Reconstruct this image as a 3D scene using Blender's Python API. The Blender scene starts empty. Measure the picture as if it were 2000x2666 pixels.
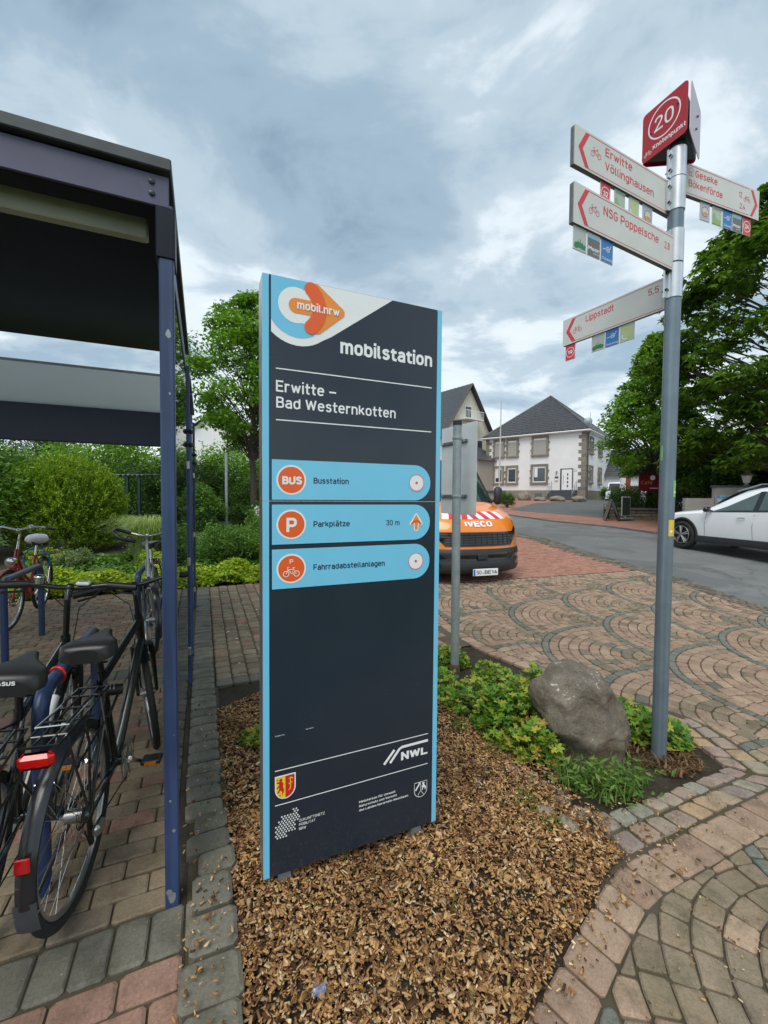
import bpy, math, random
import numpy as np
from mathutils import Vector, Matrix, noise
R = math.radians
random.seed(4)
rng = np.random.default_rng(4)
SC = bpy.context.scene
COL = SC.collection

# ------------------------------------------------------------------ camera
cam = bpy.data.cameras.new('camera')
cam.sensor_fit = 'HORIZONTAL'
cam.sensor_width = 36.0
cam.lens = 36.0 * 1094.3 / 2000.0
cam.clip_start = 0.05
cam.clip_end = 3000
camo = bpy.data.objects.new('camera', cam)
COL.objects.link(camo)
camo.matrix_world = (Matrix.Translation((0, 0, 1.60)) @ Matrix.Rotation(R(90) - 0.0352, 4, 'X')
                     @ Matrix.Rotation(0.00815, 4, 'Z'))
SC.camera = camo

# ------------------------------------------------------------------ sky and sun
SUN_EL, SUN_AZ = R(58), R(200)          # azimuth measured from +Y, clockwise
W = bpy.data.worlds.new('World')
SC.world = W
W.use_nodes = True
nt = W.node_tree
nt.nodes.clear()
def wn(t, **k):
    n = nt.nodes.new(t)
    for a, b in k.items():
        setattr(n, a, b)
    return n
out = wn('ShaderNodeOutputWorld')
bg = wn('ShaderNodeBackground')
bg.inputs['Strength'].default_value = 0.1
sky = wn('ShaderNodeTexSky', sky_type='NISHITA', sun_disc=False)
sky.sun_elevation = SUN_EL
sky.sun_rotation = SUN_AZ
tc = wn('ShaderNodeTexCoord')
sep = wn('ShaderNodeSeparateXYZ')
nt.links.new(tc.outputs['Generated'], sep.inputs[0])
def wm(op, a, b=None, c=None):
    n = wn('ShaderNodeMath', operation=op)
    for i, v in enumerate((a, b, c)):
        if v is None: continue
        if isinstance(v, (int, float)): n.inputs[i].default_value = v
        else: nt.links.new(v, n.inputs[i])
    return n.outputs[0]
zz = wm('ADD', wm('MAXIMUM', sep.outputs[2], 0.0), 0.22)
px = wm('DIVIDE', sep.outputs[0], zz)
py = wm('DIVIDE', sep.outputs[1], zz)
cmb = wn('ShaderNodeCombineXYZ')
nt.links.new(px, cmb.inputs[0]); nt.links.new(py, cmb.inputs[1])
def wnoise(scale, detail, rough, dist, off):
    mp = wn('ShaderNodeMapping')
    mp.inputs['Location'].default_value = off
    mp.inputs['Scale'].default_value = (1.0, 1.25, 1.0)
    mp.inputs['Rotation'].default_value = (0, 0, 0.5)
    nt.links.new(cmb.outputs[0], mp.inputs[0])
    n = wn('ShaderNodeTexNoise')
    n.inputs['Scale'].default_value = scale
    n.inputs['Detail'].default_value = detail
    n.inputs['Roughness'].default_value = rough
    n.inputs['Distortion'].default_value = dist
    nt.links.new(mp.outputs[0], n.inputs['Vector'])
    return n.outputs['Fac']
n1 = wnoise(0.95, 7, 0.52, 0.3, (5.1, 2.6, 0))
n2 = wnoise(2.6, 6, 0.6, 0.35, (7.1, 4.0, 0))
mixn = wm('ADD', wm('MULTIPLY', n1, 0.68), wm('MULTIPLY', n2, 0.32))
low = wm('SUBTRACT', 1.0, wm('MINIMUM', wm('MULTIPLY', wm('MAXIMUM', sep.outputs[2], 0.0), 1.6), 1.0))
fac = wm('ADD', mixn, wm('MULTIPLY', low, 0.14))
ramp = wn('ShaderNodeValToRGB')
ramp.color_ramp.interpolation = 'EASE'
el = ramp.color_ramp.elements
el[0].position = 0.37; el[0].color = (0.185, 0.27, 0.355, 1)
el[1].position = 0.71; el[1].color = (0.78, 0.86, 0.91, 1)
for p, c in ((0.46, (0.285, 0.385, 0.47)), (0.53, (0.41, 0.505, 0.575)), (0.59, (0.65, 0.72, 0.765))):
    e = el.new(p); e.color = (*c, 1)
nt.links.new(fac, ramp.inputs[0])
sc_ = wn('ShaderNodeVectorMath', operation='SCALE')
nt.links.new(ramp.outputs[0], sc_.inputs[0]); sc_.inputs['Scale'].default_value = 7.3
mx = wn('ShaderNodeMixRGB')
mx.inputs[0].default_value = 0.93
nt.links.new(sky.outputs[0], mx.inputs[1]); nt.links.new(sc_.outputs[0], mx.inputs[2])
nt.links.new(mx.outputs[0], bg.inputs[0])
nt.links.new(bg.outputs[0], out.inputs[0])

sl = bpy.data.lights.new('sun', 'SUN')
sl.energy = 1.5
sl.angle = R(40)
sl.color = (1.0, 0.95, 0.86)
so = bpy.data.objects.new('sun', sl)
COL.objects.link(so)
so.location = (0, 0, 30)
dv = Vector((math.sin(SUN_AZ) * math.cos(SUN_EL), math.cos(SUN_AZ) * math.cos(SUN_EL), math.sin(SUN_EL)))
so.rotation_euler = dv.to_track_quat('Z', 'Y').to_euler()
SC.view_settings.view_transform = 'Standard'
SC.view_settings.look = 'None'
SC.view_settings.exposure = 0.90
SC.view_settings.gamma = 1.0
SC.view_settings.use_curve_mapping = False

# ------------------------------------------------------------------ helpers
def lin(r, g, b):
    def f(c):
        c /= 255.0
        return c / 12.92 if c <= 0.04045 else ((c + 0.055) / 1.055) ** 2.4
    return (f(r), f(g), f(b))

def ter(y):
    t = y - 4.0
    if t > 46: return 0.038 * 46
    if t > 8: return 0.038 * t
    return 0.038 * math.log1p(math.exp(max(-30, t) * 1.5)) / 1.5

class Nd:
    def __init__(s, name):
        s.m = bpy.data.materials.new(name)
        s.m.use_nodes = True
        s.t = s.m.node_tree
        s.p = s.t.nodes['Principled BSDF']
        s.o = s.t.nodes['Material Output']
    def n(s, t, **k):
        n = s.t.nodes.new(t)
        for a, b in k.items(): setattr(n, a, b)
        return n
    def l(s, a, b): s.t.links.new(a, b)
    def math(s, op, a, b=0.0):
        n = s.n('ShaderNodeMath', operation=op)
        for i, v in enumerate((a, b)):
            if isinstance(v, (int, float)): n.inputs[i].default_value = v
            else: s.l(v, n.inputs[i])
        return n.outputs[0]
    def noise(s, scale, detail=3, rough=0.55, co='Object', dist=0.0):
        tcn = s.n('ShaderNodeTexCoord')
        n = s.n('ShaderNodeTexNoise')
        n.inputs['Scale'].default_value = scale
        n.inputs['Detail'].default_value = detail
        n.inputs['Roughness'].default_value = rough
        n.inputs['Distortion'].default_value = dist
        if co == 'World':
            g = s.n('ShaderNodeNewGeometry'); s.l(g.outputs['Position'], n.inputs['Vector'])
        else:
            s.l(tcn.outputs[co], n.inputs['Vector'])
        return n.outputs['Fac']
    def rnd(s):
        g = s.n('ShaderNodeNewGeometry'); o = s.n('ShaderNodeObjectInfo')
        return s.math('FRACT', s.math('ADD', g.outputs['Random Per Island'], o.outputs['Random']))
    def ramp(s, f, stops, interp='LINEAR'):
        r = s.n('ShaderNodeValToRGB'); e = r.color_ramp.elements
        r.color_ramp.interpolation = interp
        e[0].position = stops[0][0]; e[0].color = (*stops[0][1], 1)
        e[1].position = stops[-1][0]; e[1].color = (*stops[-1][1], 1)
        for p, c in stops[1:-1]:
            x = e.new(p); x.color = (*c, 1)
        s.l(f, r.inputs[0]); return r.outputs[0]
    def mix(s, f, a, b, mode='MIX'):
        m = s.n('ShaderNodeMixRGB', blend_type=mode)
        for i, v in ((0, f), (1, a), (2, b)):
            if isinstance(v, (int, float)): m.inputs[i].default_value = v
            elif isinstance(v, tuple): m.inputs[i].default_value = (*v, 1)
            else: s.l(v, m.inputs[i])
        return m.outputs[0]
    def bump(s, h, st=0.3, d=0.005):
        b = s.n('ShaderNodeBump'); b.inputs['Strength'].default_value = st
        b.inputs['Distance'].default_value = d
        s.l(h, b.inputs['Height']); s.l(b.outputs[0], s.p.inputs['Normal'])
    def base(s, c):
        if isinstance(c, tuple): s.p.inputs['Base Color'].default_value = (*c, 1)
        else: s.l(c, s.p.inputs['Base Color'])
    def set(s, rough=0.5, metal=0.0, spec=0.5, coat=0.0):
        s.p.inputs['Roughness'].default_value = rough
        s.p.inputs['Metallic'].default_value = metal
        s.p.inputs['Specular IOR Level'].default_value = spec
        s.p.inputs['Coat Weight'].default_value = coat

MATS = {}
def mat(name, col, rough=0.5, metal=0.0, var=0.12, scale=30.0, bump=0.0, coat=0.0, spec=0.5, bs=None):
    """a plain procedural material with fine colour variation and optional relief"""
    if name in MATS: return MATS[name]
    d = Nd(name)
    f = d.noise(scale, 4, 0.6)
    lo = tuple(c * (1 - var) for c in col); hi = tuple(min(1, c * (1 + var)) for c in col)
    d.base(d.ramp(f, [(0.3, lo), (0.7, hi)]))
    d.set(rough, metal, spec, coat)
    if bump: d.bump(d.noise(bs or scale * 2, 4), bump, 0.003)
    MATS[name] = d.m
    return d.m

def paver_mat(name, cols, rough=0.85, speck=0.25, moss=0.0):
    if name in MATS: return MATS[name]
    d = Nd(name)
    k = len(cols)
    c = d.ramp(d.rnd(), [(i / (k - 1), cc) for i, cc in enumerate(cols)])
    fine = d.noise(520, 2, 0.7, 'World')
    c = d.mix(1.0, c, d.ramp(fine, [(0.3, (1 - speck,) * 3), (0.7, (1 + speck * .8,) * 3)]), 'MULTIPLY')
    mott = d.noise(95, 4, 0.75, 'World')
    c = d.mix(1.0, c, d.ramp(mott, [(0.34, (0.80, 0.79, 0.78)), (0.5, (1, 1, 1)), (0.66, (1.16, 1.15, 1.13))]), 'MULTIPLY')
    stain = d.noise(9, 5, 0.65, 'World', 0.6)
    c = d.mix(1.0, c, d.ramp(stain, [(0.32, (0.66, 0.66, 0.64)), (0.52, (1, 1, 1)), (0.8, (1.12, 1.1, 1.08))]), 'MULTIPLY')
    wh = d.noise(70, 1, 0.4, 'World')
    c = d.mix(d.ramp(wh, [(0.765, (0, 0, 0)), (0.79, (0.5, 0.5, 0.5))]), c, (0.5, 0.49, 0.46))
    if moss:
        mo = d.noise(3.5, 5, 0.7, 'World')
        c = d.mix(d.ramp(mo, [(0.5, (0, 0, 0)), (0.7, (moss,) * 3)]), c, (0.075, 0.085, 0.035))
    d.base(c)
    d.set(rough, 0, 0.3)
    d.bump(d.noise(260, 3, 0.7, 'World'), 0.45, 0.003)
    MATS[name] = d.m
    return d.m

def leaf_mat(name, cols, trans=0.35, rough=0.5):
    if name in MATS: return MATS[name]
    d = Nd(name)
    k = len(cols)
    big = d.noise(1.3, 3, 0.6, 'World')
    f = d.math('ADD', d.math('MULTIPLY', d.rnd(), 0.65), d.math('MULTIPLY', big, 0.45))
    c = d.ramp(f, [(0.1 + 0.85 * i / (k - 1), cc) for i, cc in enumerate(cols)])
    d.base(c); d.set(rough, 0, 0.35)
    tr = d.n('ShaderNodeBsdfTranslucent')
    d.l(d.mix(1.0, c, (1.25, 1.35, 0.6), 'MULTIPLY'), tr.inputs[0])
    mx = d.n('ShaderNodeMixShader'); mx.inputs[0].default_value = trans
    d.l(d.p.outputs[0], mx.inputs[1]); d.l(tr.outputs[0], mx.inputs[2])
    d.l(mx.outputs[0], d.o.inputs[0])
    MATS[name] = d.m
    return d.m

def tag(o, label=None, cat=None, group=None, kind=None):
    if label: o['label'] = label
    if cat: o['category'] = cat
    if group: o['group'] = group
    if kind: o['kind'] = kind
    return o

def empty(name, loc, rz=0.0, label=None, cat=None, group=None):
    o = bpy.data.objects.new(name, None)
    o.empty_display_size = 0.1
    o.location = loc; o.rotation_euler = (0, 0, rz)
    COL.objects.link(o)
    return tag(o, label, cat, group)

def link(name, me, parent=None, loc=None, kind=None):
    o = bpy.data.objects.new(name, me)
    COL.objects.link(o)
    if parent: o.parent = parent
    if loc is not None: o.location = loc
    if kind: o['kind'] = kind
    return o

class M:
    """collects geometry and links it as ONE mesh object"""
    def __init__(s): s.v = []; s.f = []; s.mi = []; s.cur = 0
    def add(s, vs, fs):
        b = len(s.v); s.v += [tuple(v) for v in vs]
        for f in fs: s.f.append(tuple(b + i for i in f)); s.mi.append(s.cur)
        return s
    def box(s, c, d, rz=0.0, m=None, bev=0.0):
        x, y, z = (k / 2 for k in d)
        if bev:
            b = min(bev, x * .9, y * .9, z * .9)
            vs = []
            for sz, ins in ((-1, b), (-1, 0), (1, 0), (1, b)):
                zz_ = sz * (z if ins else z - b)
                a, e = x - ins, y - ins
                k = b if not ins else b * .6
                vs += [(-a + k, -e, zz_), (a - k, -e, zz_), (a, -e + k, zz_), (a, e - k, zz_), (a - k, e, zz_), (-a + k, e, zz_), (-a, e - k, zz_), (-a, -e + k, zz_)]
            fs = [tuple(range(7, -1, -1)), tuple(range(24, 32))]
            for L in range(3):
                for i in range(8):
                    j = (i + 1) % 8
                    fs.append((L * 8 + i, L * 8 + j, L * 8 + 8 + j, L * 8 + 8 + i))
        else:
            vs = [(-x, -y, -z), (x, -y, -z), (x, y, -z), (-x, y, -z), (-x, -y, z), (x, -y, z), (x, y, z), (-x, y, z)]
            fs = [(0, 3, 2, 1), (4, 5, 6, 7), (0, 1, 5, 4), (1, 2, 6, 5), (2, 3, 7, 6), (3, 0, 4, 7)]
        cr, sr = math.cos(rz), math.sin(rz)
        if m is None:
            vs = [(c[0] + a * cr - b * sr, c[1] + a * sr + b * cr, c[2] + e) for a, b, e in vs]
        else:
            vs = [tuple(m @ Vector(v)) for v in vs]
        return s.add(vs, fs)
    def tube(s, pts, r, seg=8, cap=True, flat=1.0):
        pts = [Vector(p) for p in pts]; n = len(pts)
        rs = r if isinstance(r, (list, tuple)) else [r] * n
        vs = []; up = None
        for i, p in enumerate(pts):
            t = (pts[min(i + 1, n - 1)] - pts[max(i - 1, 0)])
            if t.length < 1e-9: t = Vector((0, 0, 1))
            t.normalize()
            if up is None:
                up = Vector((0, 0, 1)) if abs(t.z) < 0.9 else Vector((1, 0, 0))
            a = t.cross(up)
            if a.length < 1e-4: a = t.orthogonal()
            a.normalize(); b = a.cross(t).normalized(); up = b
            for k in range(seg):
                an = 2 * math.pi * k / seg
                vs.append(tuple(p + a * (math.cos(an) * rs[i]) + b * (math.sin(an) * rs[i] * flat)))
        fs = []
        for i in range(n - 1):
            for k in range(seg):
                j = (k + 1) % seg
                fs.append((i * seg + k, i * seg + j, (i + 1) * seg + j, (i + 1) * seg + k))
        if cap:
            fs.append(tuple(range(seg - 1, -1, -1))); fs.append(tuple((n - 1) * seg + k for k in range(seg)))
        return s.add(vs, fs)
    def torus(s, c, R0, r, axis='X', seg=48, sub=8, a0=0.0, a1=2 * math.pi, rx=None):
        """ring about the given axis; rx = half width along the axis"""
        rx = rx or r; full = abs(a1 - a0 - 2 * math.pi) < 1e-6
        n = seg if full else seg + 1
        vs = []
        for i in range(n):
            a = a0 + (a1 - a0) * i / seg
            for k in range(sub):
                b = 2 * math.pi * k / sub
                rr = R0 + math.cos(b) * r; h = math.sin(b) * rx
                p = (h, math.cos(a) * rr, math.sin(a) * rr)
                if axis == 'Z': p = (math.cos(a) * rr, math.sin(a) * rr, h)
                if axis == 'Y': p = (math.cos(a) * rr, h, math.sin(a) * rr)
                vs.append((c[0] + p[0], c[1] + p[1], c[2] + p[2]))
        fs = []
        for i in range(seg):
            i2 = (i + 1) % n
            for k in range(sub):
                j = (k + 1) % sub
                fs.append((i * sub + k, i2 * sub + k, i2 * sub + j, i * sub + j))
        return s.add(vs, fs)
    def poly(s, pts, flip=False):
        return s.add(pts, [tuple(range(len(pts) - 1, -1, -1)) if flip else tuple(range(len(pts)))])
    def grid(s, rows, wrap=False):
        n = len(rows[0]); b = len(s.v)
        for r_ in rows: s.v += [tuple(v) for v in r_]
        for i in range(len(rows) - 1):
            for k in range(n if wrap else n - 1):
                j = (k + 1) % n
                s.f.append((b + i * n + k, b + i * n + j, b + (i + 1) * n + j, b + (i + 1) * n + k)); s.mi.append(s.cur)
        return s
    def ball(s, c, r, seg=12, rows=8):
        rr = r if isinstance(r, (tuple, list)) else (r, r, r)
        g = []
        for i in range(rows + 1):
            a = math.pi * i / rows
            g.append([(c[0] + rr[0] * math.sin(a) * math.cos(2 * math.pi * k / seg), c[1] + rr[1] * math.sin(a) * math.sin(2 * math.pi * k / seg), c[2] - rr[2] * math.cos(a)) for k in range(seg)])
        return s.grid(g, True)
    def build(s, name, mats, parent=None, smooth=False, kind=None, world=False, loc=None, xf=None):
        if not isinstance(mats, (list, tuple)): mats = [mats]
        vs = s.v
        if xf: vs = [xf(v) for v in vs]
        if world and parent is not None:
            L = parent.location
            if parent.parent is not None: L = L + parent.parent.location
            vs = [(a - L[0], b - L[1], c - L[2]) for a, b, c in vs]
        if loc is not None: vs = [(a - loc[0], b - loc[1], c - loc[2]) for a, b, c in vs]
        me = bpy.data.meshes.new(name)
        me.from_pydata([tuple(v) for v in vs], [], s.f)
        for m_ in mats: me.materials.append(m_)
        if len(mats) > 1: me.polygons.foreach_set('material_index', s.mi)
        if smooth:
            me.polygons.foreach_set('use_smooth', [True] * len(s.f))
            try: me.set_sharp_from_angle(angle=R(38 if smooth is True else smooth))
            except Exception: pass
        me.update()
        return link(name, me, parent, loc, kind)

def fast_mesh(name, co, faces_n, mats, parent=None, kind=None, matidx=None, smooth=False):
    """co (N,3); every face has faces_n consecutive vertices unless an index array is given"""
    me = bpy.data.meshes.new(name)
    if isinstance(faces_n, int):
        idx = np.arange(len(co)); k = faces_n
    else:
        idx = faces_n.ravel(); k = faces_n.shape[1]
    nf = len(idx) // k
    me.vertices.add(len(co)); me.vertices.foreach_set('co', np.asarray(co, dtype=np.float32).ravel())
    me.loops.add(len(idx)); me.loops.foreach_set('vertex_index', idx.astype(np.int32))
    me.polygons.add(nf)
    me.polygons.foreach_set('loop_start', (np.arange(nf) * k).astype(np.int32))
    me.polygons.foreach_set('loop_total', np.full(nf, k, dtype=np.int32))
    for m_ in (mats if isinstance(mats, (list, tuple)) else [mats]): me.materials.append(m_)
    if matidx is not None: me.polygons.foreach_set('material_index', matidx.astype(np.int32))
    if smooth: me.polygons.foreach_set('use_smooth', np.ones(nf, dtype=bool))
    me.update(calc_edges=True)
    return link(name, me, parent, None, kind)

# frame of the paving and the shelter: r to the right along the front, t away from the viewer
P1 = (-0.826, 1.605)
RX = (0.918, 0.396)
def Wf(r, t): return (P1[0] + r * RX[0] - t * RX[1], P1[1] + r * RX[1] + t * RX[0])
ROT = math.atan2(RX[1], RX[0])

def in_view(x, y, z=0.0, pad=0.06):
    yc = y + 0.035 * 1.6
    if yc < 0.3: return False
    u = x / yc; v = (z - 1.6) / yc
    return abs(u) < 0.914 + pad and -1.26 - pad < v

def clip(poly, p, n):
    """keep the side of the line through p where (q-p).n <= 0"""
    o = []
    for i in range(len(poly)):
        a, b = poly[i], poly[(i + 1) % len(poly)]
        da = (a[0] - p[0]) * n[0] + (a[1] - p[1]) * n[1]; db = (b[0] - p[0]) * n[0] + (b[1] - p[1]) * n[1]
        if da <= 0: o.append(a)
        if (da < 0 < db) or (db < 0 < da):
            k = da / (da - db); o.append((a[0] + (b[0] - a[0]) * k, a[1] + (b[1] - a[1]) * k))
    return o
def area(p): return 0.5 * sum(p[i][0] * p[(i + 1) % len(p)][1] - p[(i + 1) % len(p)][0] * p[i][1] for i in range(len(p)))

def stone_geo(poly, cut, bev, h, jitter=0.0, dz=0.0, tilt=(0, 0)):
    """one bevelled stone from a plan polygon; top near z=0"""
    if area(poly) < 0: poly = poly[::-1]
    n = len(poly); c = (sum(p[0] for p in poly) / n, sum(p[1] for p in poly) / n)
    o = []
    for i in range(n):
        a, b, d = poly[i - 1], poly[i], poly[(i + 1) % n]
        la = math.hypot(a[0] - b[0], a[1] - b[1]); ld = math.hypot(d[0] - b[0], d[1] - b[1])
        if la < 1e-5 or ld < 1e-5: continue
        k1 = min(cut, la * .35) / la; k2 = min(cut, ld * .35) / ld
        j = lambda: random.uniform(-jitter, jitter)
        o.append((b[0] + (a[0] - b[0]) * k1 + j(), b[1] + (a[1] - b[1]) * k1 + j()))
        o.append((b[0] + (d[0] - b[0]) * k2 + j(), b[1] + (d[1] - b[1]) * k2 + j()))
    m = len(o); vs = []
    def zf(x, y): return dz + (x - c[0]) * tilt[0] + (y - c[1]) * tilt[1]
    rad = max(1e-3, math.sqrt(abs(area(poly))) / 2)
    for lvl in range(3):
        k = 1.0 if lvl < 2 else max(0.3, 1 - bev / rad)
        for p in o:
            x = c[0] + (p[0] - c[0]) * k; y = c[1] + (p[1] - c[1]) * k
            z = (-h if lvl == 0 else (-bev * .75 if lvl == 1 else 0)) + zf(x, y)
            vs.append((x, y, z))
    fs = [tuple(range(2 * m, 3 * m))]
    for L in range(2):
        for i in range(m):
            j2 = (i + 1) % m
            fs.append((L * m + i, L * m + j2, L * m + m + j2, L * m + m + i))
    return vs, fs, c

def lay(parent, polys, mats, name='paver', limit=300, cut=0.008, bev=0.007, h=0.05, jit=0.001, zj=0.0025, tiltj=0.012, raise_=None):
    """polys: list of (poly, material index). The largest in view become parts, the rest one stuff part"""
    items = []
    for p, mi in polys:
        if len(p) < 3 or abs(area(p)) < 2e-4: continue
        n = len(p); cx = sum(q[0] for q in p) / n; cy = sum(q[1] for q in p) / n
        items.append((abs(area(p)) / max(.3, math.hypot(cx, cy)) ** 3 * (1 if in_view(cx, cy) else 1e-6), p, mi, cx, cy))
    items.sort(key=lambda a: -a[0])
    rest = M()
    for i, (w, p, mi, cx, cy) in enumerate(items):
        dz = random.uniform(-zj, zj) + ter(cy) + (raise_(cx, cy) if raise_ else 0)
        vs, fs, c = stone_geo(p, cut, bev, h, jit, dz, (random.gauss(0, tiltj), random.gauss(0, tiltj)))
        if i < limit and w > 1e-4:
            m_ = M(); m_.add(vs, fs)
            L = parent.location
            me_loc = (c[0] - L[0], c[1] - L[1], dz - L[2])
            me = bpy.data.meshes.new(name)
            me.from_pydata([(a - c[0], b - c[1], e - dz) for a, b, e in vs], [], fs)
            me.materials.append(mats[mi])
            link(name, me, parent, me_loc)
        else:
            rest.cur = mi; rest.add(vs, fs)
    if rest.v: rest.build('paver_field' if name == 'paver' else name + '_field', mats, parent, kind='stuff', world=True)

def sheet(name, poly, dz, m_, kind='structure', parent=None, step=0.5):
    """flat sheet over the terrain, sliced so that it follows the slope"""
    ys = [p[1] for p in poly]; lo, hi = min(ys), max(ys)
    cuts = [lo] + [y for y in list(np.arange(1.0, 14.0, step)) + [50.0] if lo < y < hi] + [hi]
    g = M()
    for a, b in zip(cuts[:-1], cuts[1:]):
        q = clip(clip(poly, (0, b), (0, 1)), (0, a), (0, -1))
        if len(q) >= 3:
            if area(q) < 0: q = q[::-1]
            g.poly([(x, y, ter(y) + dz) for x, y in q])
    return g.build(name, m_, parent, kind=kind)

# colours of the stones
BROWN = [(0.172, 0.136, 0.096), (0.221, 0.175, 0.120), (0.269, 0.209, 0.143), (0.207, 0.167, 0.125), (0.290, 0.230, 0.156)]
PINK = [(0.275, 0.189, 0.140), (0.338, 0.238, 0.174), (0.300, 0.207, 0.151), (0.375, 0.275, 0.196)]
GREY = [(0.126, 0.124, 0.106), (0.174, 0.163, 0.131), (0.150, 0.144, 0.117), (0.204, 0.184, 0.143)]
m_brown = paver_mat('brown_concrete_paver', BROWN, moss=0.35)
m_pink = paver_mat('pink_concrete_paver', PINK, moss=0.15)
m_redb = paver_mat('dusky_red_paver', [(0.238, 0.143, 0.108), (0.294, 0.176, 0.132), (0.259, 0.163, 0.126)], moss=0.1)
m_grey = paver_mat('grey_concrete_paver', GREY, moss=0.3)
m_blue = paver_mat('blue_grey_cobble', [(0.132, 0.141, 0.122), (0.172, 0.182, 0.155), (0.155, 0.160, 0.138)])
m_gran = paver_mat('mixed_granite_cobble', [(0.324, 0.224, 0.165), (0.240, 0.242, 0.198), (0.372, 0.254, 0.154), (0.216, 0.165, 0.160), (0.312, 0.266, 0.204), (0.288, 0.206, 0.176)], speck=0.3)
m_sand = paver_mat('sand_coloured_paver', [(0.25, 0.185, 0.135), (0.32, 0.235, 0.17), (0.37, 0.28, 0.205), (0.29, 0.21, 0.155)])
m_red = paver_mat('red_clinker_paver', [(0.328, 0.161, 0.117), (0.404, 0.213, 0.156), (0.361, 0.193, 0.143), (0.294, 0.155, 0.124)])
m_dark = paver_mat('dark_basalt_cobble', [(0.098, 0.092, 0.077), (0.154, 0.135, 0.110), (0.196, 0.169, 0.131)])
d = Nd('soil')
c = d.ramp(d.noise(6, 6, 0.7, 'World'), [(0.3, (0.028, 0.022, 0.015)), (0.55, (0.05, 0.042, 0.03)), (0.75, (0.075, 0.066, 0.05))])
c = d.mix(d.ramp(d.noise(140, 2, 0.6, 'World'), [(0.6, (0, 0, 0)), (0.75, (0.5,) * 3)]), c, (0.16, 0.14, 0.11))
d.base(c); d.set(0.95, 0, 0.2); d.bump(d.noise(90, 5, 0.75, 'World'), 0.9, 0.01)
m_soil = d.m
d = Nd('mossy_joint')
c = d.ramp(d.noise(2.2, 5, 0.7, 'World'), [(0.42, (0.11, 0.092, 0.068)), (0.56, (0.085, 0.078, 0.046)), (0.70, (0.055, 0.068, 0.022))])
d.base(c); d.set(0.95, 0, 0.15); d.bump(d.noise(300, 4, 0.75, 'World'), 0.8, 0.006)
m_joint = d.m
d = Nd('asphalt')
c = d.ramp(d.noise(0.8, 5, 0.6, 'World'), [(0.3, (0.135, 0.14, 0.142)), (0.7, (0.185, 0.19, 0.19))])
c = d.mix(1.0, c, d.ramp(d.noise(160, 2, 0.8, 'World'), [(0.3, (0.72,) * 3), (0.7, (1.22,) * 3)]), 'MULTIPLY')
c = d.mix(d.ramp(d.noise(0.35, 4, 0.6, 'World', 1.5), [(0.52, (0, 0, 0)), (0.545, (0.55,) * 3)]), c, (0.105, 0.11, 0.112))
g_ = d.n('ShaderNodeNewGeometry'); vo = d.n('ShaderNodeTexVoronoi', feature='DISTANCE_TO_EDGE'); vo.inputs['Scale'].default_value = .42
ad = d.n('ShaderNodeVectorMath', operation='ADD'); nz_ = d.n('ShaderNodeTexNoise'); nz_.inputs['Scale'].default_value = 1.6; nz_.inputs['Detail'].default_value = 6
d.l(g_.outputs['Position'], nz_.inputs['Vector']); d.l(g_.outputs['Position'], ad.inputs[0]); d.l(nz_.outputs['Color'], ad.inputs[1]); d.l(ad.outputs[0], vo.inputs['Vector'])
c = d.mix(d.ramp(vo.outputs['Distance'], [(0.003, (.38,) * 3), (0.009, (0, 0, 0))]), c, (0.05, 0.05, 0.05))
d.base(c); d.set(0.88, 0, 0.3); d.bump(d.noise(400, 2, 0.7, 'World'), 0.4, 0.004)
m_asph = d.m
d = Nd('dark_asphalt')
c = d.ramp(d.noise(1.5, 5, 0.6, 'World'), [(0.3, (0.085, 0.087, 0.088)), (0.7, (0.125, 0.127, 0.127))])
d.base(c); d.set(0.9, 0, 0.3)
m_yard = d.m
d = Nd('grass_ground')
c = d.ramp(d.noise(0.4, 6, 0.7, 'World'), [(0.3, (0.035, 0.06, 0.015)), (0.7, (0.075, 0.115, 0.03))])
d.base(c); d.set(0.95, 0, 0.2); d.bump(d.noise(30, 4, 0.7, 'World'), 0.8, 0.03)
m_grass_g = d.m
def brick_mat(name, c1, c2, mortar, sx, sy, rot=0.0):
    d = Nd(name)
    g = d.n('ShaderNodeNewGeometry'); mp = d.n('ShaderNodeMapping'); mp.inputs['Rotation'].default_value = (0, 0, rot)
    d.l(g.outputs['Position'], mp.inputs[0])
    b = d.n('ShaderNodeTexBrick'); b.inputs['Scale'].default_value = 1.0
    b.inputs['Brick Width'].default_value = sx; b.inputs['Row Height'].default_value = sy
    b.inputs['Mortar Size'].default_value = min(sx, sy) * 0.05
    b.inputs['Color1'].default_value = (*c1, 1); b.inputs['Color2'].default_value = (*c2, 1); b.inputs['Mortar'].default_value = (*mortar, 1)
    d.l(mp.outputs[0], b.inputs['Vector'])
    c = d.mix(1.0, b.outputs['Color'], d.ramp(d.noise(1.2, 5, 0.6, 'World'), [(0.3, (0.8,) * 3), (0.7, (1.15,) * 3)]), 'MULTIPLY')
    d.base(c); d.set(0.9, 0, 0.3)
    return d.m
m_redfar = brick_mat('red_clinker_far', (0.30, 0.14, 0.10), (0.37, 0.19, 0.145), (0.15, 0.1, 0.08), 0.22, 0.11, 0.3)

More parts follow.
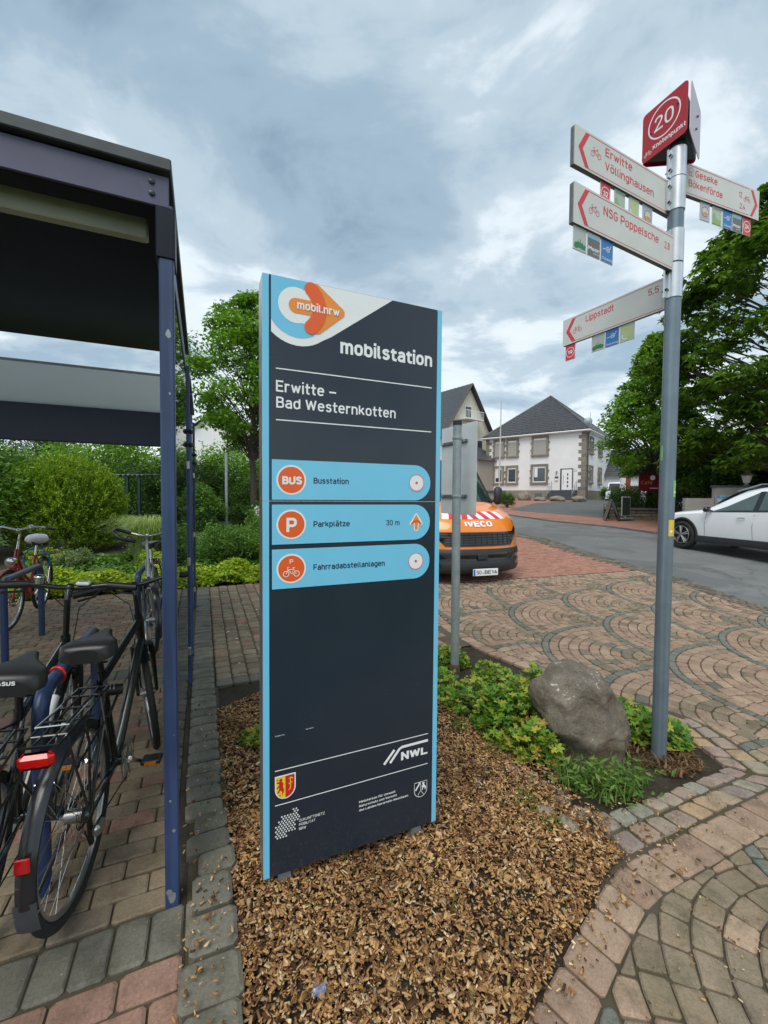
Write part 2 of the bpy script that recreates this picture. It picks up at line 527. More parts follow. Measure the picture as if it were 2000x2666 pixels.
# ------------------------------------------------------------------ ground, road, yard
sheet('ground', [(-500, -60), (700, -60), (700, 900), (-500, 900)], -0.06, m_grass_g)
NEAR = [(6.2, 0.5), (5.9, 3.0), (5.6, 5.0), (5.45, 6.36), (5.6, 7.8), (5.45, 8.4), (5.34, 9.6), (5.26, 10.9), (5.1, 13.2), (4.68, 14.6), (3.4, 19.0), (1.0, 24.0), (-4, 30), (-16, 38)]
FAR = [(-13, 44), (0, 35.0), (4.8, 27.5), (6.64, 22.3), (7.48, 19.2), (8.9, 17.0), (9.55, 14.7), (10.5, 10.0), (11.2, 5), (12.5, 0.5)]
sheet('road', NEAR + FAR, -0.012, m_asph)
KERBF = [(12.9, .5), (11.6, 5), (10.9, 10.0), (9.95, 14.8), (9.3, 17.2), (7.9, 19.4), (7.05, 22.5), (5.2, 27.8)]
sheet('far_gutter', FAR[2:] + KERBF, 0.0, brick_mat('gutter_far', (0.075, 0.073, 0.068), (0.12, 0.11, 0.1), (0.04, 0.04, 0.035), 0.16, 0.16, 0.2))
sheet('far_pavement', KERBF[::-1] + [(20.0, .5), (19, 10), (16, 18.8), (12.6, 20.3), (11.24, 21.0), (9.3, 24.0), (7.9, 26.6), (6.6, 30)], -0.004, m_redfar)
sheet('yard', [(7.9, 26.6), (9.3, 24.0), (11.24, 21.0), (12.0, 20.6), (13.0, 22), (26, 32), (30, 46), (22, 46), (19.0, 41.0), (13.0, 36)], 0.0, m_yard)
sheet('yard_paving', [(7.9, 26.6), (13.0, 36), (19.0, 41.0), (22, 46), (6, 52), (4, 36), (6.6, 30)], -0.004, m_redfar)

# soil and joint sheets under the stones
def Wp(*a): return [Wf(r, t) for r, t in a]
sheet('joint_bedding', Wp((-6, -2.0), (0.23, -2.0), (0.23, 5.62), (-6, 5.62)), -0.014, m_joint)
sheet('path_bedding', Wp((0.21, 1.93), (3.0, 1.93), (3.4, 5.62), (0.21, 5.62)), -0.014, m_joint)
BED = [Wf(0.20, -1.2), Wf(0.20, 1.94), (-0.2, 4.02), (0.62, 4.42), (0.95, 4.5), (1.27, 4.01), (1.71, 3.37), (2.08, 2.9), (2.08, 2.49), (1.6, 2.24), (1.1, 2.0), (1.0, 1.7), (0.5, 1.2), (0.2, 0.8)]
sheet('planting_bed', BED[:4] + BED[4:], -0.03, m_soil, step=.25)
sheet('fan_bedding', [(0.3, 0.9), (0.55, 1.2), (1.1, 1.95), (2.08, 2.4), (2.1, 3.0), (1.3, 4.05), (.9, 4.9), (.5, 5.6), (-0.4, 7.2), (1.5, 7.6), (5.5, 8.8), (5.6, 4.0), (4, 0.5)], -0.014, m_joint)
sheet('red_bedding', [(-2.0, 6.4), (0.7, 7.03), (5.4, 8.5), (5.3, 10.7), (5.12, 13.2), (4.7, 14.6), (3.3, 19), (-3, 20)], -0.014, m_joint)
sheet('garden_soil', Wp((-12, 5.62), (3.0, 5.62), (2.0, 12), (-14, 12)), -0.03, m_soil)

# ------------------------------------------------------------------ paved surfaces
def frame_rect(r0, r1, t0, t1, g=0.0035):
    return [Wf(r0 + g, t0 + g), Wf(r1 - g, t0 + g), Wf(r1 - g, t1 - g), Wf(r0 + g, t1 - g)]

sp = tag(bpy.data.objects.new('shelter_paving', None), kind='structure'); COL.objects.link(sp)
polys = []
row = 0; t = -0.015
while t < 5.6:
    dark = 2.36 < t < 2.44
    hh = 0.2 if dark else 0.1
    w = 0.1 if dark else 0.2
    r = -3.4 + (0.1 if row % 2 else 0) + random.uniform(-.012, .012)
    while r < 0:
        r1 = min(r + w, 0.0)
        if r1 - r > 0.03: polys.append((frame_rect(r, r1, t, t + hh), 1 if dark else (2 if random.random() < .16 else 0)))
        r += w
    t += hh; row += 1
lay(sp, polys, [m_brown, m_grey, m_redb], limit=300)
so_ = tag(bpy.data.objects.new('grey_paver_row', None), kind='structure'); COL.objects.link(so_)
polys = []
r = 0.165
while r > -2.2:
    polys.append((frame_rect(r - 0.115, r, -0.215 + random.uniform(-.004, .004), -0.02), 0)); r -= 0.116
lay(so_, polys, [m_grey], bev=.009, cut=.012)
fp = tag(bpy.data.objects.new('front_paving', None), kind='structure'); COL.objects.link(fp)
polys = []; t = -0.22; row = 0
while t > -1.2:
    r = 0.05 - (0.095 if row % 2 else 0)
    if row % 2: polys.append((frame_rect(-0.045, 0.05, t - 0.118, t), 0))
    while r > -2.4:
        polys.append((frame_rect(r - 0.19, r, t - 0.118, t), 0)); r -= 0.191
    t -= 0.119; row += 1
lay(fp, polys, [m_redb], bev=.009, cut=.012)

# upright edging blocks beside the glass wall
kb = tag(bpy.data.objects.new('edging_row', None), kind='structure'); COL.objects.link(kb)
polys = []; t = -0.95; i = 0
while t < 5.55:
    near = t < 0.42
    pt = 0.112
    r0 = 0.028 if t > .3 else 0.055 + 0.02 * math.sin(i * 1.7)
    r1 = 0.21 if t > .3 else 0.235 + 0.014 * math.sin(i * 2.3)
    if near: pt = 0.165 if t < 0.0 else 0.125
    if -0.10 < t < 0.05 and i % 2 == 0: r0 += 0.05
    polys.append((frame_rect(r0, r1 + random.uniform(-.006, .006), t, t + pt - (0.004 if near else 0)), 0)); t += pt; i += 1
lay(kb, polys, [m_grey], name='edging_block', bev=.012, cut=.016, h=.12, jit=.002, zj=.005, tiltj=.03,
    raise_=lambda x, y: 0.035 if y < 2.0 else 0.015)

# path beyond: almost square stones in columns
pp = tag(bpy.data.objects.new('path_paving', None), kind='structure'); COL.objects.link(pp)
polys = []; r = 0.215; k = 0
while r < 2.75:
    polys.append((frame_rect(r, r + 0.135, 1.93, 2.06), 1))
    t = 2.06 + (k % 3) * 0.0 ; first = 0.06 if k % 2 else 0.13
    while t < 5.6:
        L_ = first if first else random.choice([.115, .125, .135])
        first = 0
        polys.append((frame_rect(r, r + 0.135, t, min(5.6, t + L_), .005), 0 if random.random() > .12 else 2)); t += L_
    r += 0.136; k += 1
polys = [(p, mi) for p, mi in polys if p[0][0] < 0.62 + 0.0 * p[0][1] or p[0][1] > 5.3 - (p[0][0] - .62)]
lay(pp, polys, [m_brown, m_grey, m_redb], limit=300, cut=.012, bev=.009)

def along(line, n=None, step=None):
    d = [0]
    for a, b in zip(line[:-1], line[1:]): d.append(d[-1] + math.hypot(b[0] - a[0], b[1] - a[1]))
    L = d[-1]
    if step: n = max(1, round(L / step))
    res = []
    for i in range(n + 1):
        s = L * i / n; k = 0
        while k < len(d) - 2 and d[k + 1] < s: k += 1
        f = (s - d[k]) / (d[k + 1] - d[k])
        res.append((line[k][0] + (line[k + 1][0] - line[k][0]) * f, line[k][1] + (line[k + 1][1] - line[k][1]) * f))
    return res
def strip(a, b, n, mi=0, g=0.004, shift=0.0, idx=None):
    A = along(a, n); B = along(b, n); o = []
    for i in range(n):
        q = [A[i], A[i + 1], B[i + 1], B[i]]
        if area(q) < 0: q = q[::-1]
        cx = sum(p[0] for p in q) / 4; cy = sum(p[1] for p in q) / 4
        w = math.sqrt(abs(area(q))) / 2; k = 1 - g / w
        o.append(([(cx + (p[0] - cx) * k, cy + (p[1] - cy) * k) for p in q], mi if idx is None else idx(i)))
    return o
bigO = [(0.30, 1.10), (0.47, 1.26), (0.59, 1.37), (0.72, 1.50), (0.86, 1.63), (1.01, 1.77), (1.17, 1.85), (1.34, 1.92), (1.51, 2.0), (1.69, 2.08), (1.87, 2.16), (2.08, 2.25), (2.34, 2.36), (2.7, 2.51)]
bigI = [(0.41, 0.98), (0.575, 1.15), (0.69, 1.26), (0.82, 1.385), (0.955, 1.51), (1.085, 1.62), (1.235, 1.695), (1.40, 1.765), (1.57, 1.84), (1.75, 1.92), (1.93, 2.0), (2.14, 2.09), (2.40, 2.20), (2.76, 2.36)]
ed = tag(bpy.data.objects.new('bed_border_paving', None), kind='structure'); COL.objects.link(ed)
polys = strip(bigO, bigI, 19)
outer = [(0.66, 5.9), (0.86, 5.0), (1.16, 4.36), (1.42, 4.02), (1.86, 3.42), (2.22, 2.98)]
inner = [(0.52, 5.86), (0.73, 4.96), (1.04, 4.28), (1.30, 3.94), (1.74, 3.34), (2.10, 2.90)]
polys += strip(outer, inner, 22, 0, .005)
lay(ed, polys, [m_pink], bev=.011, cut=.014)
gc = tag(bpy.data.objects.new('granite_cobble_edging', None), kind='structure'); COL.objects.link(gc)
gO = [(1.05, 2.09), (1.26, 2.14), (1.46, 2.22), (1.68, 2.31), (1.89, 2.395), (2.07, 2.48)]
gM = [(1.09, 1.965), (1.24, 2.025), (1.42, 2.10), (1.63, 2.185), (1.82, 2.27), (2.17, 2.42)]
gI = [(1.12, 1.842), (1.345, 1.930), (1.515, 2.005), (1.695, 2.085), (1.875, 2.165), (2.32, 2.355)]
polys = strip(gO, gM, 10, 0, .008) + strip(gM, gI, 10, 0, .008)
polys += strip([(2.07, 2.49), (2.07, 2.66), (2.06, 2.83), (2.09, 2.98)], [(2.18, 2.43), (2.19, 2.66), (2.18, 2.86), (2.17, 3.02)], 5, 0, .007)
polys += strip([(2.19, 2.42), (2.20, 2.66), (2.19, 2.86), (2.18, 3.02)], [(2.32, 2.38), (2.32, 2.66), (2.30, 2.88), (2.25, 3.06)], 5, 0, .007)
polys += strip([(1.09, 2.10), (1.03, 2.19), (0.98, 2.30), (0.88, 2.42), (0.78, 2.62)], [(0.98, 2.02), (0.92, 2.13), (0.88, 2.2), (0.79, 2.33), (0.68, 2.56)], 6, 0, .008)
polys += strip([(1.08, 1.95), (0.98, 2.01), (0.90, 2.12), (0.86, 2.2)], [(1.01, 1.83), (0.95, 1.92), (0.87, 2.03), (0.79, 2.14)], 3, 0, .008)
lay(gc, polys, [m_gran], name='granite_cobble', bev=.012, cut=.013, jit=.004, zj=.006, tiltj=.05)

# scallop paving
def bounds():
    b = []
    L1 = bigI
    for a, c_ in zip(L1[:-1], L1[1:]): b.append((a, c_, 1))
    L2 = [(2.32, 2.22), (2.33, 2.66), (2.31, 2.90), (2.235, 3.07)] + outer[::-1][1:]
    for a, c_ in zip(L2[:-1], L2[1:]): b.append((a, c_, 1))
    b.append(((0.66, 5.9), (0.3, 6.55), 1))
    b.append(((0.3, 6.50), (5.6, 8.09), 1))
    b.append(((5.13, 9.0), (5.2, 5.5), 1)); b.append(((5.2, 5.5), (5.8, 0.5), 1))
    return b
BND = bounds()
REG = bigI + [(2.32, 2.22), (2.33, 2.66), (2.31, 2.90), (2.235, 3.07)] + outer[::-1][1:] + [(0.3, 6.5), (5.13, 7.95), (5.2, 5.5), (5.8, 0.5), (1.0, 0.5), (0.3, 0.8)]
def inside(p, poly):
    c_ = False; n = len(poly); j = n - 1
    for i in range(n):
        a, b = poly[i], poly[j]
        if (a[1] > p[1]) != (b[1] > p[1]) and p[0] < (b[0] - a[0]) * (p[1] - a[1]) / (b[1] - a[1]) + a[0]: c_ = not c_
        j = i
    return c_
def clip_bounds(q, bnd, reach=0.25, gap=0.004, keep=None):
    cx = sum(p[0] for p in q) / len(q); cy = sum(p[1] for p in q) / len(q)
    for a, b, s in bnd:
        dx, dy = b[0] - a[0], b[1] - a[1]; L = math.hypot(dx, dy)
        k = ((cx - a[0]) * dx + (cy - a[1]) * dy) / L / L
        if not -0.0 <= k <= 1.0: continue
        nx, ny = -dy / L, dx / L
        dist = (cx - a[0]) * nx + (cy - a[1]) * ny
        if abs(dist) > reach: continue
        s_ = s if s in (2, -2) else (2 if inside(((a[0] + b[0]) / 2 + nx * .03, (a[1] + b[1]) / 2 + ny * .03), REG) else -2)
        s_ = 1 if s_ > 0 else -1
        q = clip(q, (a[0] + nx * s_ * gap, a[1] + ny * s_ * gap), (-nx * s_, -ny * s_))
        if len(q) < 3: return []
    return q
RS, PX, PY = 1.05, 0.985, 1.2
cen = []
for k in range(-1, 6):
    for m_i in range(-3, 6):
        cx = 1.65 + RS + (k - 1) * PX
        cy = (4.12 if k % 2 else 3.52) + m_i * PY
        cen.append((k, m_i, cx, cy))
def owner(x, y):
    best = None
    for k, m_i, cx, cy in cen:
        if (x - cx) ** 2 + (y - cy) ** 2 < RS * RS and (best is None or (k, -m_i) > (best[0], -best[1])): best = (k, m_i, cx, cy)
    return best
fan = tag(bpy.data.objects.new('scallop_paving', None), kind='structure'); COL.objects.link(fan)
polys = []
rings = [RS, RS - 0.07]
while rings[-1] > 0.06: rings.append(rings[-1] - 0.098)
for k, m_i, cx, cy in cen:
    if cy < -0.4 or cy > 9.2 or cx > 7.5: continue
    for ri in range(len(rings) - 1):
        ro, rin = rings[ri], max(0.02, rings[ri + 1]); rm = (ro + rin) / 2
        seg = (0.105 if ri == 0 else 0.128)
        n = max(6, round(2 * math.pi * rm / seg)); off = random.random()
        for s_ in range(n):
            a0 = 2 * math.pi * (s_ + off) / n; a1 = 2 * math.pi * (s_ + 1 + off) / n; am = (a0 + a1) / 2
            mx_, my_ = cx + rm * math.cos(am), cy + rm * math.sin(am)
            ga = 0.004 / rm; g = 0.004
            q = [(cx + (ro - g) * math.cos(a0 + ga), cy + (ro - g) * math.sin(a0 + ga)), (cx + (ro - g) * math.cos(am), cy + (ro - g) * math.sin(am)),
                 (cx + (ro - g) * math.cos(a1 - ga), cy + (ro - g) * math.sin(a1 - ga)), (cx + (rin + g) * math.cos(a1 - ga), cy + (rin + g) * math.sin(a1 - ga)),
                 (cx + (rin + g) * math.cos(a0 + ga), cy + (rin + g) * math.sin(a0 + ga))]
            if not any(owner(*p) == (k, m_i, cx, cy) for p in q + [(mx_, my_)]): continue
            if not any(inside(p, REG) for p in q): continue
            # cut away what higher circles cover
            for k2, m2, x2, y2 in cen:
                if (k2, -m2) <= (k, -m_i): continue
                dd = math.hypot(mx_ - x2, my_ - y2)
                if dd > RS + 0.16 or dd < 1e-6: continue
                nx, ny = (mx_ - x2) / dd, (my_ - y2) / dd
                q = clip(q, (x2 + nx * (RS + .004), y2 + ny * (RS + .004)), (-nx, -ny))
                if len(q) < 3: break
            if len(q) < 3: continue
            q = clip_bounds(q, BND)
            if len(q) < 3 or abs(area(q)) < 6e-4: continue
            if not inside((sum(p[0] for p in q) / len(q), sum(p[1] for p in q) / len(q)), REG): continue
            if ri == 0: mi = 0
            else:
                pink_area = my_ > 2.6 and rm > 0.30 and (math.cos(am) < 0.35)  # left and outer stones of the farther scallops are mostly pink
                pr = 0.80 if pink_area else 0.22
                if my_ < 2.4: pr = 0.25
                mi = 1 if random.random() < pr else (2 if random.random() < (.93 if my_ < 2.6 else .85) else 3)
            polys.append((q, mi))
lay(fan, polys, [m_blue, m_pink, m_brown, m_grey], limit=300, cut=.009, bev=.008, h=.05, jit=.002, zj=.003, tiltj=.014)

# light cobble band between scallops and red paving, gutter by the road
cb = tag(bpy.data.objects.new('sand_cobble_band', None), kind='structure'); COL.objects.link(cb)
polys = []
for j in range(4):
    o0 = 0.11 * j
    polys += strip([(0.2, 6.50 + o0), (5.15, 7.985 + o0)], [(0.2, 6.61 + o0), (5.12, 8.085 + o0)], 38 + j, 0, .006, idx=lambda i: 0 if random.random() < .9 else 1)
lay(cb, polys, [m_sand, m_grey], name='cobble', cut=.014, bev=.012, jit=.003)
gt = tag(bpy.data.objects.new('gutter_cobbles', None), kind='structure'); COL.objects.link(gt)
polys = []
G0 = [(5.85, 0.9), (5.45, 4.0), (5.22, 6.0), (5.14, 7.9), (5.03, 8.6), (4.86, 9.55), (4.62, 11.35), (4.45, 13.6), (3.2, 18.5)]
G1 = [(6.12, 0.9), (5.72, 4.0), (5.5, 6.0), (5.62, 7.75), (5.44, 8.6), (5.33, 9.6), (5.2, 11.35), (4.95, 13.6), (3.62, 18.5)]
def lerp_line(a, b, f): return [(p[0] + (q[0] - p[0]) * f, p[1] + (q[1] - p[1]) * f) for p, q in zip(a, b)]
for j in range(4):
    polys += strip(lerp_line(G0, G1, j / 4), lerp_line(G0, G1, (j + 1) / 4), 118 + j, 0, .009)
lay(gt, polys, [m_dark], name='cobble', limit=260, cut=.016, bev=.014, jit=.004, zj=.004, tiltj=.04)
rp = tag(bpy.data.objects.new('red_paving', None), kind='structure'); COL.objects.link(rp)
polys = []
ca, sa = math.cos(0.29), math.sin(0.29)
for i in range(-4, 40):
    for j in range(0, 62):
        a = i * 0.2 + (0.1 if j % 2 else 0); b = j * 0.1 + 6.93
        q = [(a + .003, b + .003), (a + .197, b + .003), (a + .197, b + .097), (a + .003, b + .097)]
        q = [(x * ca - (y - 6.93) * sa + 0.0, x * sa + (y - 6.93) * ca + 6.93) for x, y in q]
        cx = sum(p[0] for p in q) / 4; cy = sum(p[1] for p in q) / 4
        if cx < 0.3 or cy > 13.5: continue
        kx = [g_ for g_ in zip(G0[:-1], G0[1:]) if g_[0][1] <= cy < g_[1][1]]
        if not kx: continue
        (x0, y0), (x1, y1) = kx[0]
        if cx > x0 + (x1 - x0) * (cy - y0) / (y1 - y0) - 0.03: continue
        polys.append((q, 0))
lay(rp, polys, [m_red], limit=300, cut=.006, bev=.006, zj=.0015, tiltj=.006)

sheet('soil_gap', Wp((-0.004, -1.2), (0.055, -1.2), (0.05, 2.4), (-0.004, 2.4)), -0.010, m_soil, step=.25)

# ------------------------------------------------------------------ bark mulch
d = Nd('wood_chip')
c = d.ramp(d.rnd(), [(0, (0.045, 0.024, 0.012)), (0.18, (0.13, 0.062, 0.027)), (0.40, (0.31, 0.165, 0.066)), (0.68, (0.46, 0.265, 0.110)), (0.86, (0.58, 0.37, 0.17)), (0.90, (0.30, 0.22, 0.15)), (0.97, (0.62, 0.44, 0.24)), (1, (0.72, 0.58, 0.40))])
c = d.mix(1.0, c, d.ramp(d.noise(380, 3, 0.6, 'World', 1.0), [(0.3, (0.7,) * 3), (0.7, (1.2,) * 3)]), 'MULTIPLY')
c = d.mix(1.0, c, d.ramp(d.noise(3.2, 5, 0.65, 'World', 0.5), [(0.34, (0.68, .63, .6)), (0.48, (1, 1, 1)), (0.7, (1.1, 1.08, 1.06))]), 'MULTIPLY')
d.base(c); d.set(0.8, 0, 0.25)
m_chip = d.m
BEDC = [Wf(0.225, -1.2), Wf(0.215, 1.55), Wf(0.6, 1.75), Wf(1.1, 1.9), (0.55, 4.0), (0.55, 3.1), (0.80, 2.72), (0.90, 2.36), (1.03, 2.03), (1.08, 1.93), (1.11, 1.84), (1.0, 1.775), (0.85, 1.63), (0.71, 1.505), (0.58, 1.38), (0.455, 1.265), (0.29, 1.11), (0.1, 0.93)]
def chip_height(x, y):
    return -0.012 + 0.016 * noise.noise((x * 2.3, y * 2.3, 0)) + 0.008 * noise.noise((x * 7, y * 7, 3))
def chips(name, n, poly, smin=.010, smax=.030, zadd=0.0, keep=None, hf=chip_height, layers=0.016):
    xs = [p[0] for p in poly]; ys = [p[1] for p in poly]
    P = []
    while len(P) < n:
        x = random.uniform(min(xs), max(xs)); y = random.uniform(min(ys), max(ys))
        if not inside((x, y), poly): continue
        if keep and not keep(x, y): continue
        P.append((x, y, hf(x, y) + ter(y) + random.uniform(0, layers) + zadd))
    P = np.array(P)
    L_ = rng.uniform(smin, smax, n) * rng.choice([1, 1, 1.35], n); Wd = L_ * rng.uniform(0.22, 0.6, n); H_ = rng.uniform(.0015, .0045, n)
    base = np.array([(-1, -1, -1), (1, -.8, -1), (.9, 1, -1), (-1, .8, -1), (-.9, -1, 1), (1, -.7, 1), (.8, .9, 1), (-1, .7, 1)], float) / 2
    V = base[None] * np.stack([L_, Wd, H_], 1)[:, None, :]
    V += rng.normal(0, 1, V.shape) * (Wd * .09)[:, None, None]
    yaw = rng.uniform(0, 6.28, n); pitch = rng.normal(0, .30, n); roll = rng.normal(0, .5, n)
    def rot(V, a, i, j):
        c_, s_ = np.cos(a)[:, None], np.sin(a)[:, None]; A, B = V[:, :, i].copy(), V[:, :, j].copy()
        V[:, :, i] = A * c_ - B * s_; V[:, :, j] = A * s_ + B * c_
    rot(V, roll, 1, 2); rot(V, pitch, 0, 2); rot(V, yaw, 0, 1)
    V += P[:, None, :]
    F = np.array([(0, 3, 2, 1), (4, 5, 6, 7), (0, 1, 5, 4), (1, 2, 6, 5), (2, 3, 7, 6), (3, 0, 4, 7)])
    idx = (np.arange(n)[:, None, None] * 8 + F[None]).reshape(-1, 4)
    return V.reshape(-1, 3), idx
def chip_keep(x, y):
    v = noise.noise((x * 1.6 + 4, y * 1.6, 7))
    f = 1.0
    if y > 2.75 - x * .2: f = max(0.15, 1.0 - (y - 2.75) * 1.0)
    if v < -.35: f *= .6
    return random.random() < f
V1, I1 = chips('c', 32000, BEDC, .009, .027, keep=chip_keep)
V0, I0 = chips('c', 14000, BEDC, .004, .013, keep=chip_keep, layers=.02)
V2, I2 = chips('c', 240, [Wf(0.03, -.9), Wf(0.21, -.9), Wf(.21, 1.6), (Wf(.04, 1.6))], .006, .02, 0.05, hf=lambda x, y: 0, layers=.004, keep=lambda x, y: random.random() < (0.3 if Wf(.14, 0)[0] > x + .35 * 0 else .9))
V3, I3 = chips('c', 420, [(0.40, 1.10), (1.0, 1.6), (1.9, 2.0), (1.9, 2.42), (1.08, 2.1), (.95, 1.8), (.4, 1.25)], .006, .018, 0.014, hf=lambda x, y: 0, layers=.003, keep=lambda x, y: random.random() < max(.06, 1 - (x - .4) * .75))
V4, I4 = chips('c', 500, [(0.8, 2.7), (.8, 2.15), (1.02, 1.9), (1.12, 2.0), (.95, 2.45)], .008, .024, 0.022, hf=lambda x, y: 0, layers=.01)
V5, I5 = chips('c', 180, [(0.55, 1.1), (1.3, 1.65), (2.0, 1.6), (1.5, 1.0)], .004, .012, 0.012, hf=lambda x, y: 0, layers=.002)
allv, alli, off = [], [], 0
for v_, i_ in ((V1, I1), (V0, I0), (V2, I2), (V3, I3), (V4, I4), (V5, I5)):
    allv.append(v_); alli.append(i_ + off); off += len(v_)
o = fast_mesh('wood_chips', np.vstack(allv), np.vstack(alli), m_chip, kind='stuff')
tag(o, 'brown bark mulch of loose wood chips spread over the planting bed', 'mulch')

# ------------------------------------------------------------------ lettering and flat print
def crv(*p):
    """smooth curve through the points (Catmull-Rom)"""
    p = list(p); closed = p[0] == p[-1]; n = len(p); o = []
    for i in range(n - 1):
        p0 = p[i - 1] if i else (p[-2] if closed else p[0]); p1 = p[i]; p2 = p[i + 1]; p3 = p[i + 2] if i + 2 < n else (p[1] if closed else p[-1])
        for k in range(5):
            t = k / 5
            o.append(tuple(0.5 * (2 * p1[j] + (p2[j] - p0[j]) * t + (2 * p0[j] - 5 * p1[j] + 4 * p2[j] - p3[j]) * t * t + (3 * p1[j] - p0[j] - 3 * p2[j] + p3[j]) * t ** 3) for j in (0, 1)))
    return o + [p[-1]]
X_ = 0.73
def bowl(x0, x1, z0, z1, a0=0, a1=360, n=24):
    cx, cz, rx, rz = (x0 + x1) / 2, (z0 + z1) / 2, (x1 - x0) / 2, (z1 - z0) / 2; o = []
    for i in range(n + 1):
        a = R(a0 + (a1 - a0) * i / n); c_, s_ = math.cos(a), math.sin(a)
        o.append((cx + rx * math.copysign(abs(c_) ** .78, c_), cz + rz * math.copysign(abs(s_) ** .78, s_)))
    return o
